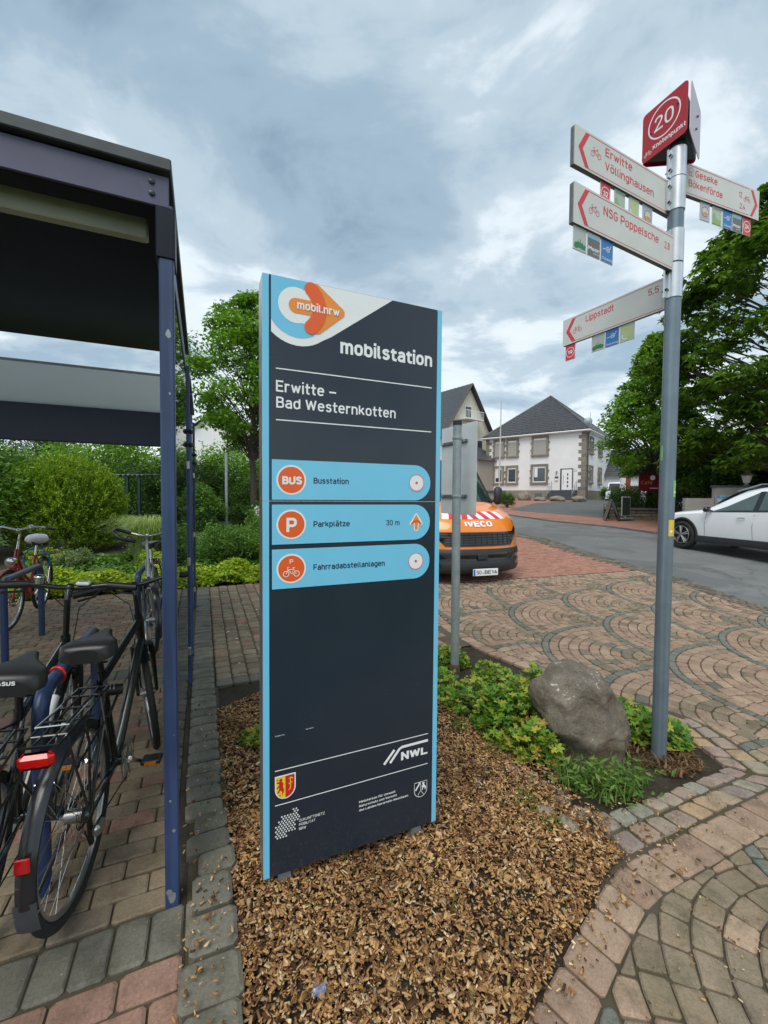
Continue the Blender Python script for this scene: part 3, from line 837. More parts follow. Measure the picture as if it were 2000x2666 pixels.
GL = {
 'a': (.44, [crv((.04, .62), (.12, .70), (.24, .73), (.38, .68), (.43, .54), (.44, .4)) + [(.44, 0)], crv((.44, .41), (.22, .41), (.07, .34), (0, .20), (.06, .05), (.2, 0), (.34, .03), (.44, .12))]),
 'b': (.46, [[(0, 1), (0, 0)], bowl(0, .46, 0, X_, 180, -180)]), 'c': (.40, [bowl(0, .46, 0, X_, 48, 312)]),
 'd': (.46, [[(.46, 1), (.46, 0)], bowl(0, .46, 0, X_)]), 'e': (.46, [[(0, .39), (.46, .39)] , bowl(0, .46, 0, X_, 4, 318)]),
 'f': (.30, [crv((.30, 1), (.2, .99), (.12, .93), (.1, .8)) + [(.1, 0)], [(0, .68), (.28, .68)]]),
 'g': (.46, [[(.46, X_), (.46, -.05)], crv((.46, -.05), (.42, -.2), (.28, -.27), (.08, -.24)), bowl(0, .46, 0.02, X_)]),
 'h': (.44, [[(0, 1), (0, 0)], crv((0, .5), (.06, .66), (.22, .73), (.38, .67), (.44, .5)) + [(.44, 0)]]),
 'i': (.0, [[(0, X_), (0, 0)], [(0, .91), (0, .95)]]), 'k': (.42, [[(0, 1), (0, 0)], [(.40, X_), (0, .28)], [(.15, .44), (.44, 0)]]),
 'l': (.10, [[(0, 1), (0, .14)] + crv((0, .14), (.03, .03), (.13, 0))]),
 'm': (.74, [[(0, X_), (0, 0)], crv((0, .5), (.06, .66), (.19, .73), (.32, .67), (.37, .5)) + [(.37, 0)], crv((.37, .5), (.43, .66), (.56, .73), (.69, .67), (.74, .5)) + [(.74, 0)]]),
 'n': (.44, [[(0, X_), (0, 0)], crv((0, .5), (.06, .66), (.22, .73), (.38, .67), (.44, .5)) + [(.44, 0)]]),
 'o': (.46, [bowl(0, .46, 0, X_)]), 'p': (.46, [[(0, X_), (0, -.27)], bowl(0, .46, 0, X_, 180, -180)]), 'q': (.46, [[(.46, X_), (.46, -.27)], bowl(0, .46, 0, X_)]),
 'r': (.30, [[(0, X_), (0, 0)], crv((0, .5), (.06, .66), (.18, .73), (.30, .69))]),
 's': (.40, [crv((.39, .62), (.3, .71), (.18, .73), (.05, .67), (.02, .55), (.1, .43), (.28, .36), (.39, .27), (.39, .12), (.28, .01), (.15, 0), (.0, .09))]),
 't': (.30, [[(.1, .95), (.1, .16)] + crv((.1, .16), (.14, .03), (.28, 0)), [(0, .68), (.28, .68)]]),
 'u': (.44, [[(.44, X_), (.44, 0)], [(0, X_), (0, .23)] + crv((0, .23), (.06, .06), (.22, 0), (.38, .07), (.44, .23))]),
 'v': (.44, [[(0, X_), (.22, 0), (.44, X_)]]), 'w': (.68, [[(0, X_), (.17, 0), (.34, .66), (.51, 0), (.68, X_)]]), 'y': (.44, [[(0, X_), (.23, .05)], [(.44, X_), (.16, -.2), (.04, -.25)]]),
 'z': (.38, [[(0, .70), (.38, .70), (0, .03), (.40, .03)]]), 'x': (.42, [[(0, X_), (.42, 0)], [(.42, X_), (0, 0)]]),
 'A': (.56, [[(0, 0), (.28, 1), (.56, 0)], [(.1, .29), (.46, .29)]]),
 'B': (.50, [[(0, 0), (0, 1)], [(0, 1), (.28, 1)] + bowl(.06, .48, .53, 1, 80, -80, 12) + [(0, .53)], [(.28, .53)] + bowl(.06, .52, 0, .53, 80, -80, 12) + [(0, 0)]]),
 'C': (.50, [bowl(0, .54, 0, 1, 42, 318)]), 'E': (.46, [[(.46, 1), (0, 1), (0, 0), (.46, 0)], [(0, .52), (.40, .52)]]), 'F': (.44, [[(.46, 1), (0, 1), (0, 0)], [(0, .50), (.38, .50)]]),
 'D': (.54, [[(0, 0), (0, 1), (.22, 1)] + bowl(-.1, .54, 0, 1, 78, -78) + [(.22, 0), (0, 0)]]),
 'G': (.52, [bowl(0, .54, 0, 1, 42, 350) + [(.54, .46), (.3, .46)]]), 'I': (.0, [[(0, 1), (0, 0)]]),
 'K': (.52, [[(0, 1), (0, 0)], [(.5, 1), (0, .36)], [(.18, .58), (.54, 0)]]), 'L': (.44, [[(0, 1), (0, 0), (.46, 0)]]), 'M': (.66, [[(0, 0), (0, 1), (.33, .38), (.66, 1), (.66, 0)]]),
 'N': (.54, [[(0, 0), (0, 1), (.54, 0), (.54, 1)]]), 'O': (.56, [bowl(0, .56, 0, 1)]), 'P': (.50, [[(0, 0), (0, 1), (.26, 1)] + bowl(.0, .52, .42, 1, 80, -80, 14) + [(.2, .42), (0, .42)]]),
 'R': (.52, [[(0, 0), (0, 1), (.26, 1)] + bowl(.0, .50, .46, 1, 80, -80, 14) + [(.2, .46), (0, .46)], [(.27, .46), (.54, 0)]]),
 'S': (.50, [crv((.49, .86), (.38, .98), (.22, 1.0), (.06, .93), (.01, .77), (.08, .62), (.25, .54), (.42, .45), (.51, .28), (.46, .09), (.30, 0), (.13, .02), (.0, .13))]),
 'T': (.50, [[(0, 1), (.52, 1)], [(.26, 1), (.26, 0)]]), 'U': (.54, [[(0, 1), (0, .28)] + crv((0, .28), (.06, .08), (.27, 0), (.48, .08), (.54, .28)) + [(.54, 1)]]),
 'V': (.54, [[(0, 1), (.27, 0), (.54, 1)]]), 'W': (.84, [[(0, 1), (.20, 0), (.42, .92), (.64, 0), (.84, 1)]]), 'Z': (.50, [[(.02, 1), (.50, 1), (0, 0), (.52, 0)]]), 'Y': (.54, [[(0, 1), (.27, .45), (.54, 1)], [(.27, .45), (.27, 0)]]),
 'H': (.54, [[(0, 0), (0, 1)], [(.54, 0), (.54, 1)], [(0, .52), (.54, .52)]]),
 '0': (.48, [bowl(0, .48, 0, 1)]), '1': (.26, [[(.0, .8), (.24, 1), (.24, 0)]]), '2': (.46, [crv((.02, .76), (.07, .93), (.23, 1), (.40, .93), (.45, .76), (.40, .58)) + [(0, 0), (.48, 0)]]),
 '3': (.46, [crv((.02, .82), (.1, .96), (.23, 1), (.40, .94), (.44, .77), (.38, .6), (.2, .54)), crv((.2, .54), (.40, .48), (.47, .28), (.40, .07), (.22, 0), (.07, .04), (0, .18))]),
 '4': (.50, [[(.3, 1), (0, .26), (.52, .26)], [(.38, .55), (.38, 0)]]), '5': (.46, [[(.44, 1), (.06, 1), (.03, .5)] + crv((.03, .5), (.2, .6), (.4, .53), (.47, .32), (.42, .1), (.25, 0), (.1, .03), (0, .15))]),
 '6': (.48, [bowl(0, .48, 0, .62), crv((.01, .36), (.08, .62), (.30, 1))]), '7': (.44, [[(0, 1), (.46, 1), (.15, 0)]]),
 '8': (.48, [bowl(.03, .45, .54, 1), bowl(0, .48, 0, .54)]), '9': (.48, [bowl(0, .48, .38, 1), crv((.47, .64), (.40, .38), (.18, 0))]),
 '.': (.02, [[(0, .0), (0, .03)]]), ',': (.04, [[(.03, .05), (0, -.12)]]), '-': (.26, [[(0, .38), (.26, .38)]]), '–': (.48, [[(0, .42), (.48, .42)]]),
}
for ch_, b_ in (('ä', 'a'), ('ö', 'o'), ('ü', 'u')): GL[ch_] = (GL[b_][0], GL[b_][1] + [[(.12, .90), (.12, .94)], [(.33, .90), (.33, .94)]])
GL['Ä'] = (GL['A'][0], GL['A'][1] + [[(.17, 1.13), (.17, 1.17)], [(.39, 1.13), (.39, 1.17)]])
GL['é'] = (GL['e'][0], GL['e'][1] + [[(.18, .84), (.32, .98)]])
def font_strokes(txt, wt):
    x = 0.0; o = []
    for c_ in txt:
        if c_ == ' ': x += .34; continue
        w_, ls = GL[c_]
        for l_ in ls:
            if min(p[1] for p in l_) >= .9 and len(l_) == 2 and l_[0][0] == l_[1][0] and c_ not in 'Ä':
                o.append([(x + l_[0][0], 1.06 - wt), (x + l_[0][0], 1.0601)]); continue
            q = [(x + p[0], wt / 2 + p[1] * (1 - wt)) for p in l_]
            cur = [q[0]]                              # break the stroke at sharp corners
            for i in range(1, len(q)):
                cur.append(q[i])
                if i < len(q) - 1:
                    a1 = math.atan2(q[i][1] - q[i - 1][1], q[i][0] - q[i - 1][0]); a2 = math.atan2(q[i + 1][1] - q[i][1], q[i + 1][0] - q[i][0])
                    if abs((a2 - a1 + math.pi) % (2 * math.pi) - math.pi) > R(50): o.append(cur); cur = [q[i]]
            o.append(cur)
        x += w_ + .21 + wt * .35
        if c_ in 'ftr.,': x -= .03
    return o
def lettering(txt, x0, x1, z0, cap, m_, parent, layer=1, bold=0.0, y0=0.0, cap_of=None, M4=None, name='lettering', gap=0.0006, slant=0):
    """writing in the local x-z plane facing -y: left x0, right x1, baseline z0, capital height cap"""
    wt = 0.125 + bold * 3.2
    ls = font_strokes(txt, wt)
    xs = [p[0] for l_ in ls for p in l_]; xa, xb = min(xs) - wt / 2, max(xs) + wt / 2
    sx = (x1 - x0) / (xb - xa)
    g = M(); k = 0
    for l_ in ls:
        closed = math.hypot(l_[0][0] - l_[-1][0], l_[0][1] - l_[-1][1]) < 1e-4
        n = len(l_); q = list(l_)
        if not closed:
            for e_, i_ in ((0, 1), (n - 1, n - 2)):
                dx, dz = q[e_][0] - q[i_][0], q[e_][1] - q[i_][1]; L_ = math.hypot(dx, dz) or 1
                ex = 0 if q[e_][1] > 1.03 or l_[0][1] > 1.0 - wt + .055 and len(l_) == 2 and l_[0][0] == l_[1][0] else (wt / 2 if abs(dx) < .1 * abs(dz) or abs(dz) < .1 * abs(dx) else wt * .18)
                q[e_] = (q[e_][0] + dx / L_ * ex, q[e_][1] + dz / L_ * ex)
        Lp, Rp = [], []
        for i, p in enumerate(q):
            a = q[i - 1] if i else (q[-2] if closed else None); b = q[i + 1] if i < n - 1 else (q[1] if closed else None)
            d1 = d2 = None
            if a: L_ = math.hypot(p[0] - a[0], p[1] - a[1]) or 1e-6; d1 = ((p[0] - a[0]) / L_, (p[1] - a[1]) / L_)
            if b: L_ = math.hypot(b[0] - p[0], b[1] - p[1]) or 1e-6; d2 = ((b[0] - p[0]) / L_, (b[1] - p[1]) / L_)
            d1 = d1 or d2; d2 = d2 or d1
            mx_, mz_ = d1[0] + d2[0], d1[1] + d2[1]; L_ = math.hypot(mx_, mz_)
            if L_ < .25: mx_, mz_ = d1; L_ = 1
            nx, nz = -mz_ / L_, mx_ / L_
            k2 = min(1.6, 1 / max(.3, (nx * -d1[1] + nz * d1[0])))
            h = wt / 2 * k2; yy = y0 - gap * layer - 0.00004 * (k % 4)
            Lp.append((x0 + (p[0] + nx * h - xa) * sx, yy, z0 + (p[1] + nz * h) * cap)); Rp.append((x0 + (p[0] - nx * h - xa) * sx, yy, z0 + (p[1] - nz * h) * cap))
        k += 1
        if M4 is not None: Lp = [tuple(M4 @ Vector(v)) for v in Lp]; Rp = [tuple(M4 @ Vector(v)) for v in Rp]
        g.grid([Rp, Lp])
    return g.build(name, m_, parent)
def flat(name, pts, m_, parent, layer=1, y0=0.0, gap=0.0006, M4=None):
    P = [(x, y0 - gap * layer, z) for x, z in pts]
    a = area(pts)
    if a < 0: P = P[::-1]
    if M4 is not None: P = [tuple(M4 @ Vector(v)) for v in P]
    g = M(); g.poly(P)
    return g.build(name, m_, parent)
def arc(cx, cz, r, a0, a1, n=24, rz=None):
    rz = rz or r
    return [(cx + r * math.cos(R(a0 + (a1 - a0) * i / n)), cz + rz * math.sin(R(a0 + (a1 - a0) * i / n))) for i in range(n + 1)]
def strokes(name, lines, w, m_, parent, layer=1, y0=0.0, gap=0.0006, M4=None):
    """polyline strokes of width w as one flat mesh"""
    g = M()
    for ln in lines:
        n = len(ln); Lp, Rp = [], []
        closed = n > 3 and math.hypot(ln[0][0] - ln[-1][0], ln[0][1] - ln[-1][1]) < 1e-6
        for i, p in enumerate(ln):
            a = ln[i - 1] if i else (ln[-2] if closed else p); b = ln[i + 1] if i < n - 1 else (ln[1] if closed else p)
            dx, dz = b[0] - a[0], b[1] - a[1]; L_ = math.hypot(dx, dz) or 1
            nx, nz = -dz / L_ * w / 2, dx / L_ * w / 2
            Lp.append((p[0] + nx, y0 - gap * layer, p[1] + nz)); Rp.append((p[0] - nx, y0 - gap * layer, p[1] - nz))
        if M4 is not None: Lp = [tuple(M4 @ Vector(v)) for v in Lp]; Rp = [tuple(M4 @ Vector(v)) for v in Rp]
        g.grid([Rp, Lp])
    return g.build(name, m_, parent)
def bike_icon(cx, cz, h):
    """strokes of a bicycle pictogram, wheels at both sides, total width about 1.75 h"""
    r = h * .29; L_ = [arc(cx - h * .55, cz + r, r, 0, 360, 20), arc(cx + h * .55, cz + r, r, 0, 360, 20)]
    a = (cx + h * .55, cz + r); b = (cx - h * .55, cz + r); bb = (cx + h * .06, cz + r * .95); s = (cx + h * .24, cz + h * .78); hd = (cx - h * .36, cz + h * .72); top = (cx - h * .42, cz + h * .98)
    L_ += [[a, bb, s, a], [bb, hd], [hd, s], [b, hd, top, (cx - h * .22, cz + h * 1.0)], [(s[0] - h * .03, s[1]), (s[0] + h * .04, cz + h * .92)], [(s[0] - h * .1, cz + h * .92), (s[0] + h * .16, cz + h * .92)]]
    return L_

# ------------------------------------------------------------------ the information stele
PW, PH, PD = 0.80, 2.40, 0.105
stele = empty('information_stele', (-0.4741, 1.6387, 0.0556), 0.4127,
              'tall dark information stele with light blue edges, headed mobilstation', 'sign')
m_navy = mat('navy_panel', (0.018, 0.027, 0.042), 0.22, var=0.06, scale=4, spec=0.5)
d = Nd('navy_panel_gloss'); c = d.ramp(d.noise(3, 3), [(0.3, (0.0165, 0.025, 0.040)), (0.7, (0.020, 0.030, 0.046))])
tcn = d.n('ShaderNodeTexCoord'); sz = d.n('ShaderNodeSeparateXYZ'); d.l(tcn.outputs['Object'], sz.inputs[0])
dust = d.math('MULTIPLY', d.ramp(d.noise(55, 3, .7), [(.54, (0, 0, 0)), (.70, (.3, .3, .3))]), d.ramp(sz.outputs[2], [(0.0, (1, 1, 1)), (0.28, (0, 0, 0))]))
c = d.mix(dust, c, (0.11, 0.095, 0.075)); d.base(c); d.set(0.2, 0, 0.5)
d.l(d.ramp(d.noise(4, 5, .7), [(.35, (.15, .15, .15)), (.7, (.30, .30, .30))]), d.p.inputs['Roughness'])
d.bump(d.noise(240, 2, 0.6), 0.04, 0.001); m_navy = d.m
def print_mat(name, col, rough=0.32): return mat(name, col, rough, var=0.025, scale=8)
m_lblue = print_mat('light_blue_film', (0.165, 0.54, 0.78))
m_pblue = print_mat('panel_blue_film', (0.175, 0.555, 0.79))
m_white = print_mat('white_film', (0.80, 0.82, 0.83))
m_orange = print_mat('orange_film', (0.82, 0.27, 0.035))
m_orred = print_mat('orange_red_film', (0.78, 0.115, 0.018))
m_dot = print_mat('red_dot_film', (0.72, 0.07, 0.04))
m_ink = print_mat('dark_blue_ink', (0.012, 0.016, 0.06))
m_alu = mat('brushed_aluminium', (0.56, 0.58, 0.60), 0.32, 0.9, 0.08, 60)
m_galv = mat('galvanised_steel', (0.30, 0.345, 0.365), 0.48, 0.45, 0.16, 14, 0.15)
m_black = mat('black_plastic', (0.012, 0.012, 0.013), 0.45, var=0.2)
g = M(); g.box((PW / 2, PD / 2, PH / 2), (PW, PD - .004, PH), bev=.004)
g.build('housing', m_alu, stele)
for z0, z1 in ((0.0, 1.5245), (1.5275, 2.4)):
    flat('front_panel', [(0.0255, z0), (0.7755, z0), (0.7755, z1), (0.0255, z1)], m_navy, stele, 1)
    for x0, x1 in ((0, 0.0245), (0.7765, 0.80)):
        flat('edge_strip', [(x0, z0), (x1, z0), (x1, z1), (x0, z1)], m_lblue, stele, 2)
g = M()
for x in (0.09, 0.71): g.box((x, PD / 2 + .01, -0.08), (0.05, 0.04, 0.17))
for sx in (0.09, 0.71):
    f_ = M(); f_.box((sx, PD / 2 - .01, -0.08), (0.052, 0.03, 0.18)); f_.build('foot', m_galv, stele)
# logo field
L = 3
sw = [(0.0335, 2.399), (0.549, 2.399)]
sw += [(0.272, 2.197)] + [(0.139 + 0.157 * math.cos(R(a)), 2.30 + 0.157 * math.sin(R(a))) for a in range(-52, -133, -8)] + [(0.0335, 2.182)]
flat('white_swoosh', sw, m_white, stele, 2)
bl = [(0.0335, 2.399), (0.185, 2.399), (0.205, 2.30), (0.205, 2.205)] + [(0.139 + 0.126 * math.cos(R(a)), 2.30 + 0.126 * math.sin(R(a))) for a in range(-60, -145, -6)] + [(0.0335, 2.232)]
flat('blue_field', bl, m_lblue, stele, 3)
flat('white_ring', arc(0.130, 2.30, 0.070, 0, 360, 40)[:-1], m_white, stele, 4)
flat('white_ring', [(0.13, 2.356), (0.2, 2.372), (0.2, 2.222), (0.13, 2.24)], m_white, stele, 4.2)
head = [(0.19, 2.399), (0.219, 2.3975)] + arc(0.310, 2.303, 0.021, 52, -55, 8) + [(0.225, 2.203), (0.19, 2.197), (0.222, 2.26), (0.226, 2.30), (0.222, 2.34)]
flat('arrow_head', head, m_orange, stele, 5)
flat('arrow_shaft', arc(0.130, 2.2985, 0.0295, 90, 270, 14) + [(0.215, 2.269), (0.215, 2.328)], m_orange, stele, 6)
ac = arc(0.127, 2.2985, 0.098 + .0285, -50, 50, 20) + arc(0.190 , 2.3735, 0.0275, 50, 225, 10) + arc(0.127, 2.2985, 0.098 - .0285, 44, -44, 14) + arc(0.190, 2.2235, 0.0275, 135, 310, 10)
flat('arrow_arc', ac, m_orred, stele, 7)
lettering('mobil.nrw', 0.1335, 0.308, 2.2865, 0.033, m_white, stele, 9, 0.018)
lettering('mobilstation', 0.3135, 0.750, 2.1395, 0.060, m_white, stele, 3, 0.022)
for z in (2.0445, 1.8450): flat('rule', [(0.0515, z - .0022), (0.750, z - .0022), (0.750, z + .0022), (0.0515, z + .0022)], m_white, stele, 3)
for z in (0.4355, 0.2925): flat('rule', [(0.0465, z - .0018), (0.752, z - .0018), (0.752, z + .0018), (0.0465, z + .0018)], m_white, stele, 3)
lettering('Erwitte –', 0.0515, 0.296, 1.9545, 0.0445, m_white, stele, 3, 0.008)
lettering('Bad Westernkotten', 0.0525, 0.569, 1.8920, 0.0435, m_white, stele, 3, 0.008)
for zc, word, x1 in ((1.6105, 'Busstation', 0.353), (1.4325, 'Parkplätze', 0.358), (1.2545, 'Fahrradabstellanlagen', 0.522)):
    flat('blue_tab', [(0.0355, zc - .0793), (0.669, zc - .0793)] + arc(0.669, zc, 0.0793, -88, 88, 22) + [(0.669, zc + .0793), (0.0355, zc + .0793)], m_pblue, stele, 3)
    flat('roundel', arc(0.112, zc, 0.0595, 0, 360, 44)[:-1], m_white, stele, 4)
    flat('roundel_disc', arc(0.112, zc, 0.0525, 0, 360, 44)[:-1], m_orred, stele, 5)
    lettering(word, 0.202, x1, zc - .0125, 0.0240, m_ink, stele, 4, 0.012)
for zc in (1.6105, 1.2545):
    flat('target_mark', arc(0.6765, zc, 0.0380, 0, 360, 36)[:-1], m_white, stele, 4)
    strokes('target_ring', [arc(0.6765, zc, 0.0368, 0, 360, 36)], 0.0028, m_dot, stele, 5)
    flat('target_dot', arc(0.6765, zc, 0.0062, 0, 360, 16)[:-1], m_dot, stele, 5)
lettering('BUS', 0.0755, 0.1545, 1.5925, 0.032, m_white, stele, 6, 0.035)
lettering('P', 0.0920, 0.1335, 1.4020, 0.057, m_white, stele, 6, 0.02)
lettering('P', 0.1045, 0.1190, 1.2745, 0.0175, m_white, stele, 6, 0.01)
strokes('bicycle_pictogram', bike_icon(0.1115, 1.2225, 0.038), 0.0026, m_white, stele, 6)
lettering('30 m', 0.527, 0.593, 1.4205, 0.0235, m_ink, stele, 4, 0.002)
ax, az = 0.6765, 1.4325
flat('arrow_outline', [(ax - .033, az - .012), (ax - .034, az - .006), (ax - .006, az + .037), (ax, az + .041), (ax + .006, az + .037), (ax + .034, az - .006), (ax + .033, az - .012), (ax + .024, az - .017), (ax + .0125, az - .0095), (ax + .0125, az - .033), (ax + .008, az - .041), (ax - .008, az - .041), (ax - .0125, az - .033), (ax - .0125, az - .0095), (ax - .024, az - .017)], m_white, stele, 5)
flat('arrow_head', [(ax - .027, az - .009), (ax, az + .035), (ax + .027, az - .009), (ax, az + .006)], m_orange, stele, 6)
flat('arrow_shaft', [(ax - .0075, az - .034), (ax + .0075, az - .034), (ax + .0075, az + .004), (ax - .0075, az + .004)], m_orange, stele, 6)
flat('arrow_arc', [(ax - .029, az - .010), (ax - .019, az + .004), (ax, az + .0125), (ax + .019, az + .004), (ax + .029, az - .010), (ax + .022, az - .0125), (ax + .012, az - .003), (ax, az + .0), (ax - .012, az - .003), (ax - .022, az - .0125)], m_orred, stele, 7)
lettering('Google Play', 0.0465, 0.086, 0.5775, 0.0042, m_white, stele, 3)
lettering('App Store', 0.1705, 0.204, 0.5805, 0.0042, m_white, stele, 3)
lettering('NWL', 0.612, 0.750, 0.3400, 0.0385, m_white, stele, 3, 0.03)
strokes('mark_stroke', [[(0.527, 0.342), (0.578, 0.398)]], 0.012, m_white, stele, 3)
strokes('mark_stroke', [[(0.557, 0.342), (0.603, 0.396), (0.617, 0.4025), (0.752, 0.4035)]], 0.012, m_white, stele, 3)
lettering('Ministerium für Umwelt,', 0.409, 0.588, 0.1985, 0.0100, m_white, stele, 3, .012)
lettering('Naturschutz und Verkehr', 0.409, 0.594, 0.1800, 0.0100, m_white, stele, 3, .012)
lettering('des Landes Nordrhein-Westfalen', 0.409, 0.650, 0.1615, 0.0100, m_white, stele, 3, .012)
lettering('ZUKUNFTSNETZ', 0.144, 0.2535, 0.1970, 0.0115, m_white, stele, 3)
lettering('MOBILITÄT', 0.144, 0.2130, 0.1790, 0.0115, m_white, stele, 3)
lettering('NRW', 0.144, 0.1730, 0.1610, 0.0115, m_white, stele, 3)
g = M()
rows_ = {0: (6, 7), 1: (5, 7), 2: (2, 7), 3: (1, 8), 4: (1, 8), 5: (0, 7), 6: (0, 6), 7: (0, 7), 8: (0, 6), 9: (0, 4), 10: (0, 3), 11: (1, 2)}
for rr, (a, b) in rows_.items():
    for k in range(a, b + 1):
        for hx in (0.0, 1.0) if rr % 2 == 0 else ():
            x = 0.050 + 0.0118 * k + 0.0059 * hx; z = 0.258 - 0.0094 * rr - 0.0094 * hx
            s_ = 0.0040
            if x > 0.149: continue
            g.poly([(x - s_, -.0018, z), (x, -.0018, z - s_ * 1.15), (x + s_, -.0018, z), (x, -.0018, z + s_ * 1.15)])
g.build('dot_map', m_white, stele)
def shield(cx, top, w, h, ins=0.0):
    w2 = w / 2 - ins
    return [(cx - w2, top - ins), (cx - w2, top - h * .55)] + arc(cx, top - h * .55, w2, 180, 360, 18, rz=h * .45 - ins)[1:-1] + [(cx + w2, top - h * .55), (cx + w2, top - ins)]
m_yel = print_mat('yellow_film', (0.75, 0.60, 0.03)); m_sred = print_mat('crest_red_film', (0.60, 0.02, 0.02))
flat('crest_border', shield(0.088, 0.4125, 0.084, 0.100), m_white, stele, 3)
flat('crest_field', shield(0.088, 0.4125, 0.084, 0.100, .005), m_sred, stele, 4)
hf = [p for p in shield(0.088, 0.4125, 0.084, 0.100, .005) if p[0] <= 0.0885]
flat('crest_half', hf + [(0.088, 0.4075)] if hf[-1][0] < .088 else hf + [(0.088, 0.4075)], m_yel, stele, 5)
strokes('crest_hook', [[(0.101, 0.392), (0.108, 0.399), (0.108, 0.352), (0.100, 0.346)], [(0.100, 0.372), (0.117, 0.377)], [(0.108, 0.399), (0.119, 0.391)]], 0.0038, m_yel, stele, 6)
lion = [(0.062, 0.397), (0.070, 0.402), (0.076, 0.397), (0.073, 0.388), (0.080, 0.380), (0.078, 0.366), (0.083, 0.352), (0.080, 0.338), (0.074, 0.331), (0.075, 0.345), (0.068, 0.352), (0.060, 0.342), (0.054, 0.345), (0.062, 0.356), (0.063, 0.366), (0.053, 0.360), (0.052, 0.366), (0.062, 0.374), (0.063, 0.380), (0.053, 0.384), (0.054, 0.390), (0.064, 0.388)]
flat('crest_lion', lion, m_sred, stele, 6)
flat('crest_star', [(0.055 + (0.0055 if i % 2 else .0022) * math.cos(i * .785), 0.398 + (0.0055 if i % 2 else .0022) * math.sin(i * .785)) for i in range(8)], m_sred, stele, 6)
flat('crest_star', [(0.066 + (0.0055 if i % 2 else .0022) * math.cos(i * .785), 0.331 + (0.0055 if i % 2 else .0022) * math.sin(i * .785)) for i in range(8)], m_sred, stele, 6)
s2 = shield(0.716, 0.2125, 0.066, 0.071)
strokes('state_shield', [s2 + [s2[0]]], 0.0026, m_white, stele, 3)
strokes('state_shield_river', [[(0.689, 0.176), (0.696, 0.187), (0.704, 0.196), (0.711, 0.210)]], 0.0075, m_white, stele, 3)
strokes('state_shield_line', [[(0.716, 0.212), (0.716, 0.172)], [(0.716, 0.172), (0.701, 0.150)], [(0.716, 0.172), (0.731, 0.150)]], 0.0022, m_white, stele, 3)
flat('state_shield_horse', [(0.724, 0.206), (0.733, 0.208), (0.738, 0.202), (0.733, 0.198), (0.740, 0.190), (0.745, 0.180), (0.740, 0.168), (0.737, 0.180), (0.730, 0.184), (0.727, 0.172), (0.722, 0.170), (0.724, 0.185), (0.720, 0.192), (0.727, 0.194)], m_white, stele, 3)

# ------------------------------------------------------------------ cycle signpost
POLE = (1.750, 2.604)
post = empty('cycle_signpost', (POLE[0], POLE[1], 0), 0, 'blue-grey signpost pole carrying four white cycle route boards', 'signpost')
d = Nd('weathered_blue_grey_pole')
c = d.ramp(d.noise(3.5, 6, 0.65), [(0.3, (0.125, 0.17, 0.21)), (0.7, (0.19, 0.245, 0.285))])
mp = d.n('ShaderNodeMapping'); tcn = d.n('ShaderNodeTexCoord'); d.l(tcn.outputs['Object'], mp.inputs[0]); mp.inputs['Scale'].default_value = (55, 55, 0.6)
nn = d.n('ShaderNodeTexNoise'); nn.inputs['Scale'].default_value = 1.0; nn.inputs['Detail'].default_value = 4; d.l(mp.outputs[0], nn.inputs['Vector'])
c = d.mix(1.0, c, d.ramp(nn.outputs['Fac'], [(0.3, (0.8,) * 3), (0.7, (1.18,) * 3)]), 'MULTIPLY')
d.base(c); d.set(0.42, 0.35, 0.5); m_pole = d.m
PR = 0.0425
g = M(); g.tube([(0, 0, -0.1), (0, 0, 1.5), (0, 0, 3.70)], PR, 28); g.build('pole', m_pole, post, smooth=True)
m_sleeve = mat('bright_sleeve', (0.62, 0.64, 0.66), 0.28, 0.85, 0.1, 9)
m_ring = mat('dark_sleeve_joint', (0.06, 0.08, 0.09), 0.5, 0.4)
for z0, z1 in ((2.82, 3.02), (3.03, 3.222), (3.338, 3.525), (3.53, 3.70)):
    g = M(); g.tube([(0, 0, z0), (0, 0, z1)], PR + .0045, 28)
    sl_ = g.build('clamp_sleeve', m_sleeve, post, smooth=True)
    b_ = M(); b_.box((-PR - .012, -0.005, (z0 + z1) / 2), (0.02, 0.012, (z1 - z0) * .96), .3); b_.build('clamp_flange', m_sleeve, sl_)
    for k in (.25, .75):
        b_ = M(); b_.tube([(-PR - .012, -.022, z0 + (z1 - z0) * k), (-PR - .012, .018, z0 + (z1 - z0) * k)], .006, 6); b_.build('bolt', m_black, sl_)
def sticker(z0, z1, a0, a1, m_, arrow=None):
    g = M(); n = 8; rr = PR + .0012
    rowsx = [[(rr * math.sin(R(a0 + (a1 - a0) * i / n)), -rr * math.cos(R(a0 + (a1 - a0) * i / n)), z) for i in range(n + 1)] for z in (z0, z1)]
    g.grid(rowsx); s_ = g.build('sticker', m_, post)
    if arrow:
        def pt(u, z): a = R(a0 + (a1 - a0) * u); return ((rr + .0008) * math.sin(a), -(rr + .0008) * math.cos(a), z)
        zc = z0 + (z1 - z0) * .3; h = (z1 - z0) * .12
        g = M(); g.poly([pt(.12, zc), pt(.45, zc - h), pt(.45, zc + h)]); g.poly([pt(.45, zc - h * .4), pt(.9, zc - h * .4), pt(.9, zc + h * .4), pt(.45, zc + h * .4)])
        for q in (.62, .75): g.poly([pt(.3, z0 + (z1 - z0) * q), pt(.92, z0 + (z1 - z0) * q), pt(.92, z0 + (z1 - z0) * (q + .07)), pt(.3, z0 + (z1 - z0) * (q + .07))])
        g.build('sticker_print', m_white, s_)
m_sgreen = print_mat('sticker_green', (0.22, 0.50, 0.14)); m_syel = print_mat('sticker_yellow', (0.72, 0.50, 0.06)); m_spale = print_mat('sticker_pale', (0.45, 0.55, 0.50))
sticker(1.615, 1.715, 12, 62, m_sgreen, True)
sticker(1.375, 1.475, -15, 42, m_syel, True)
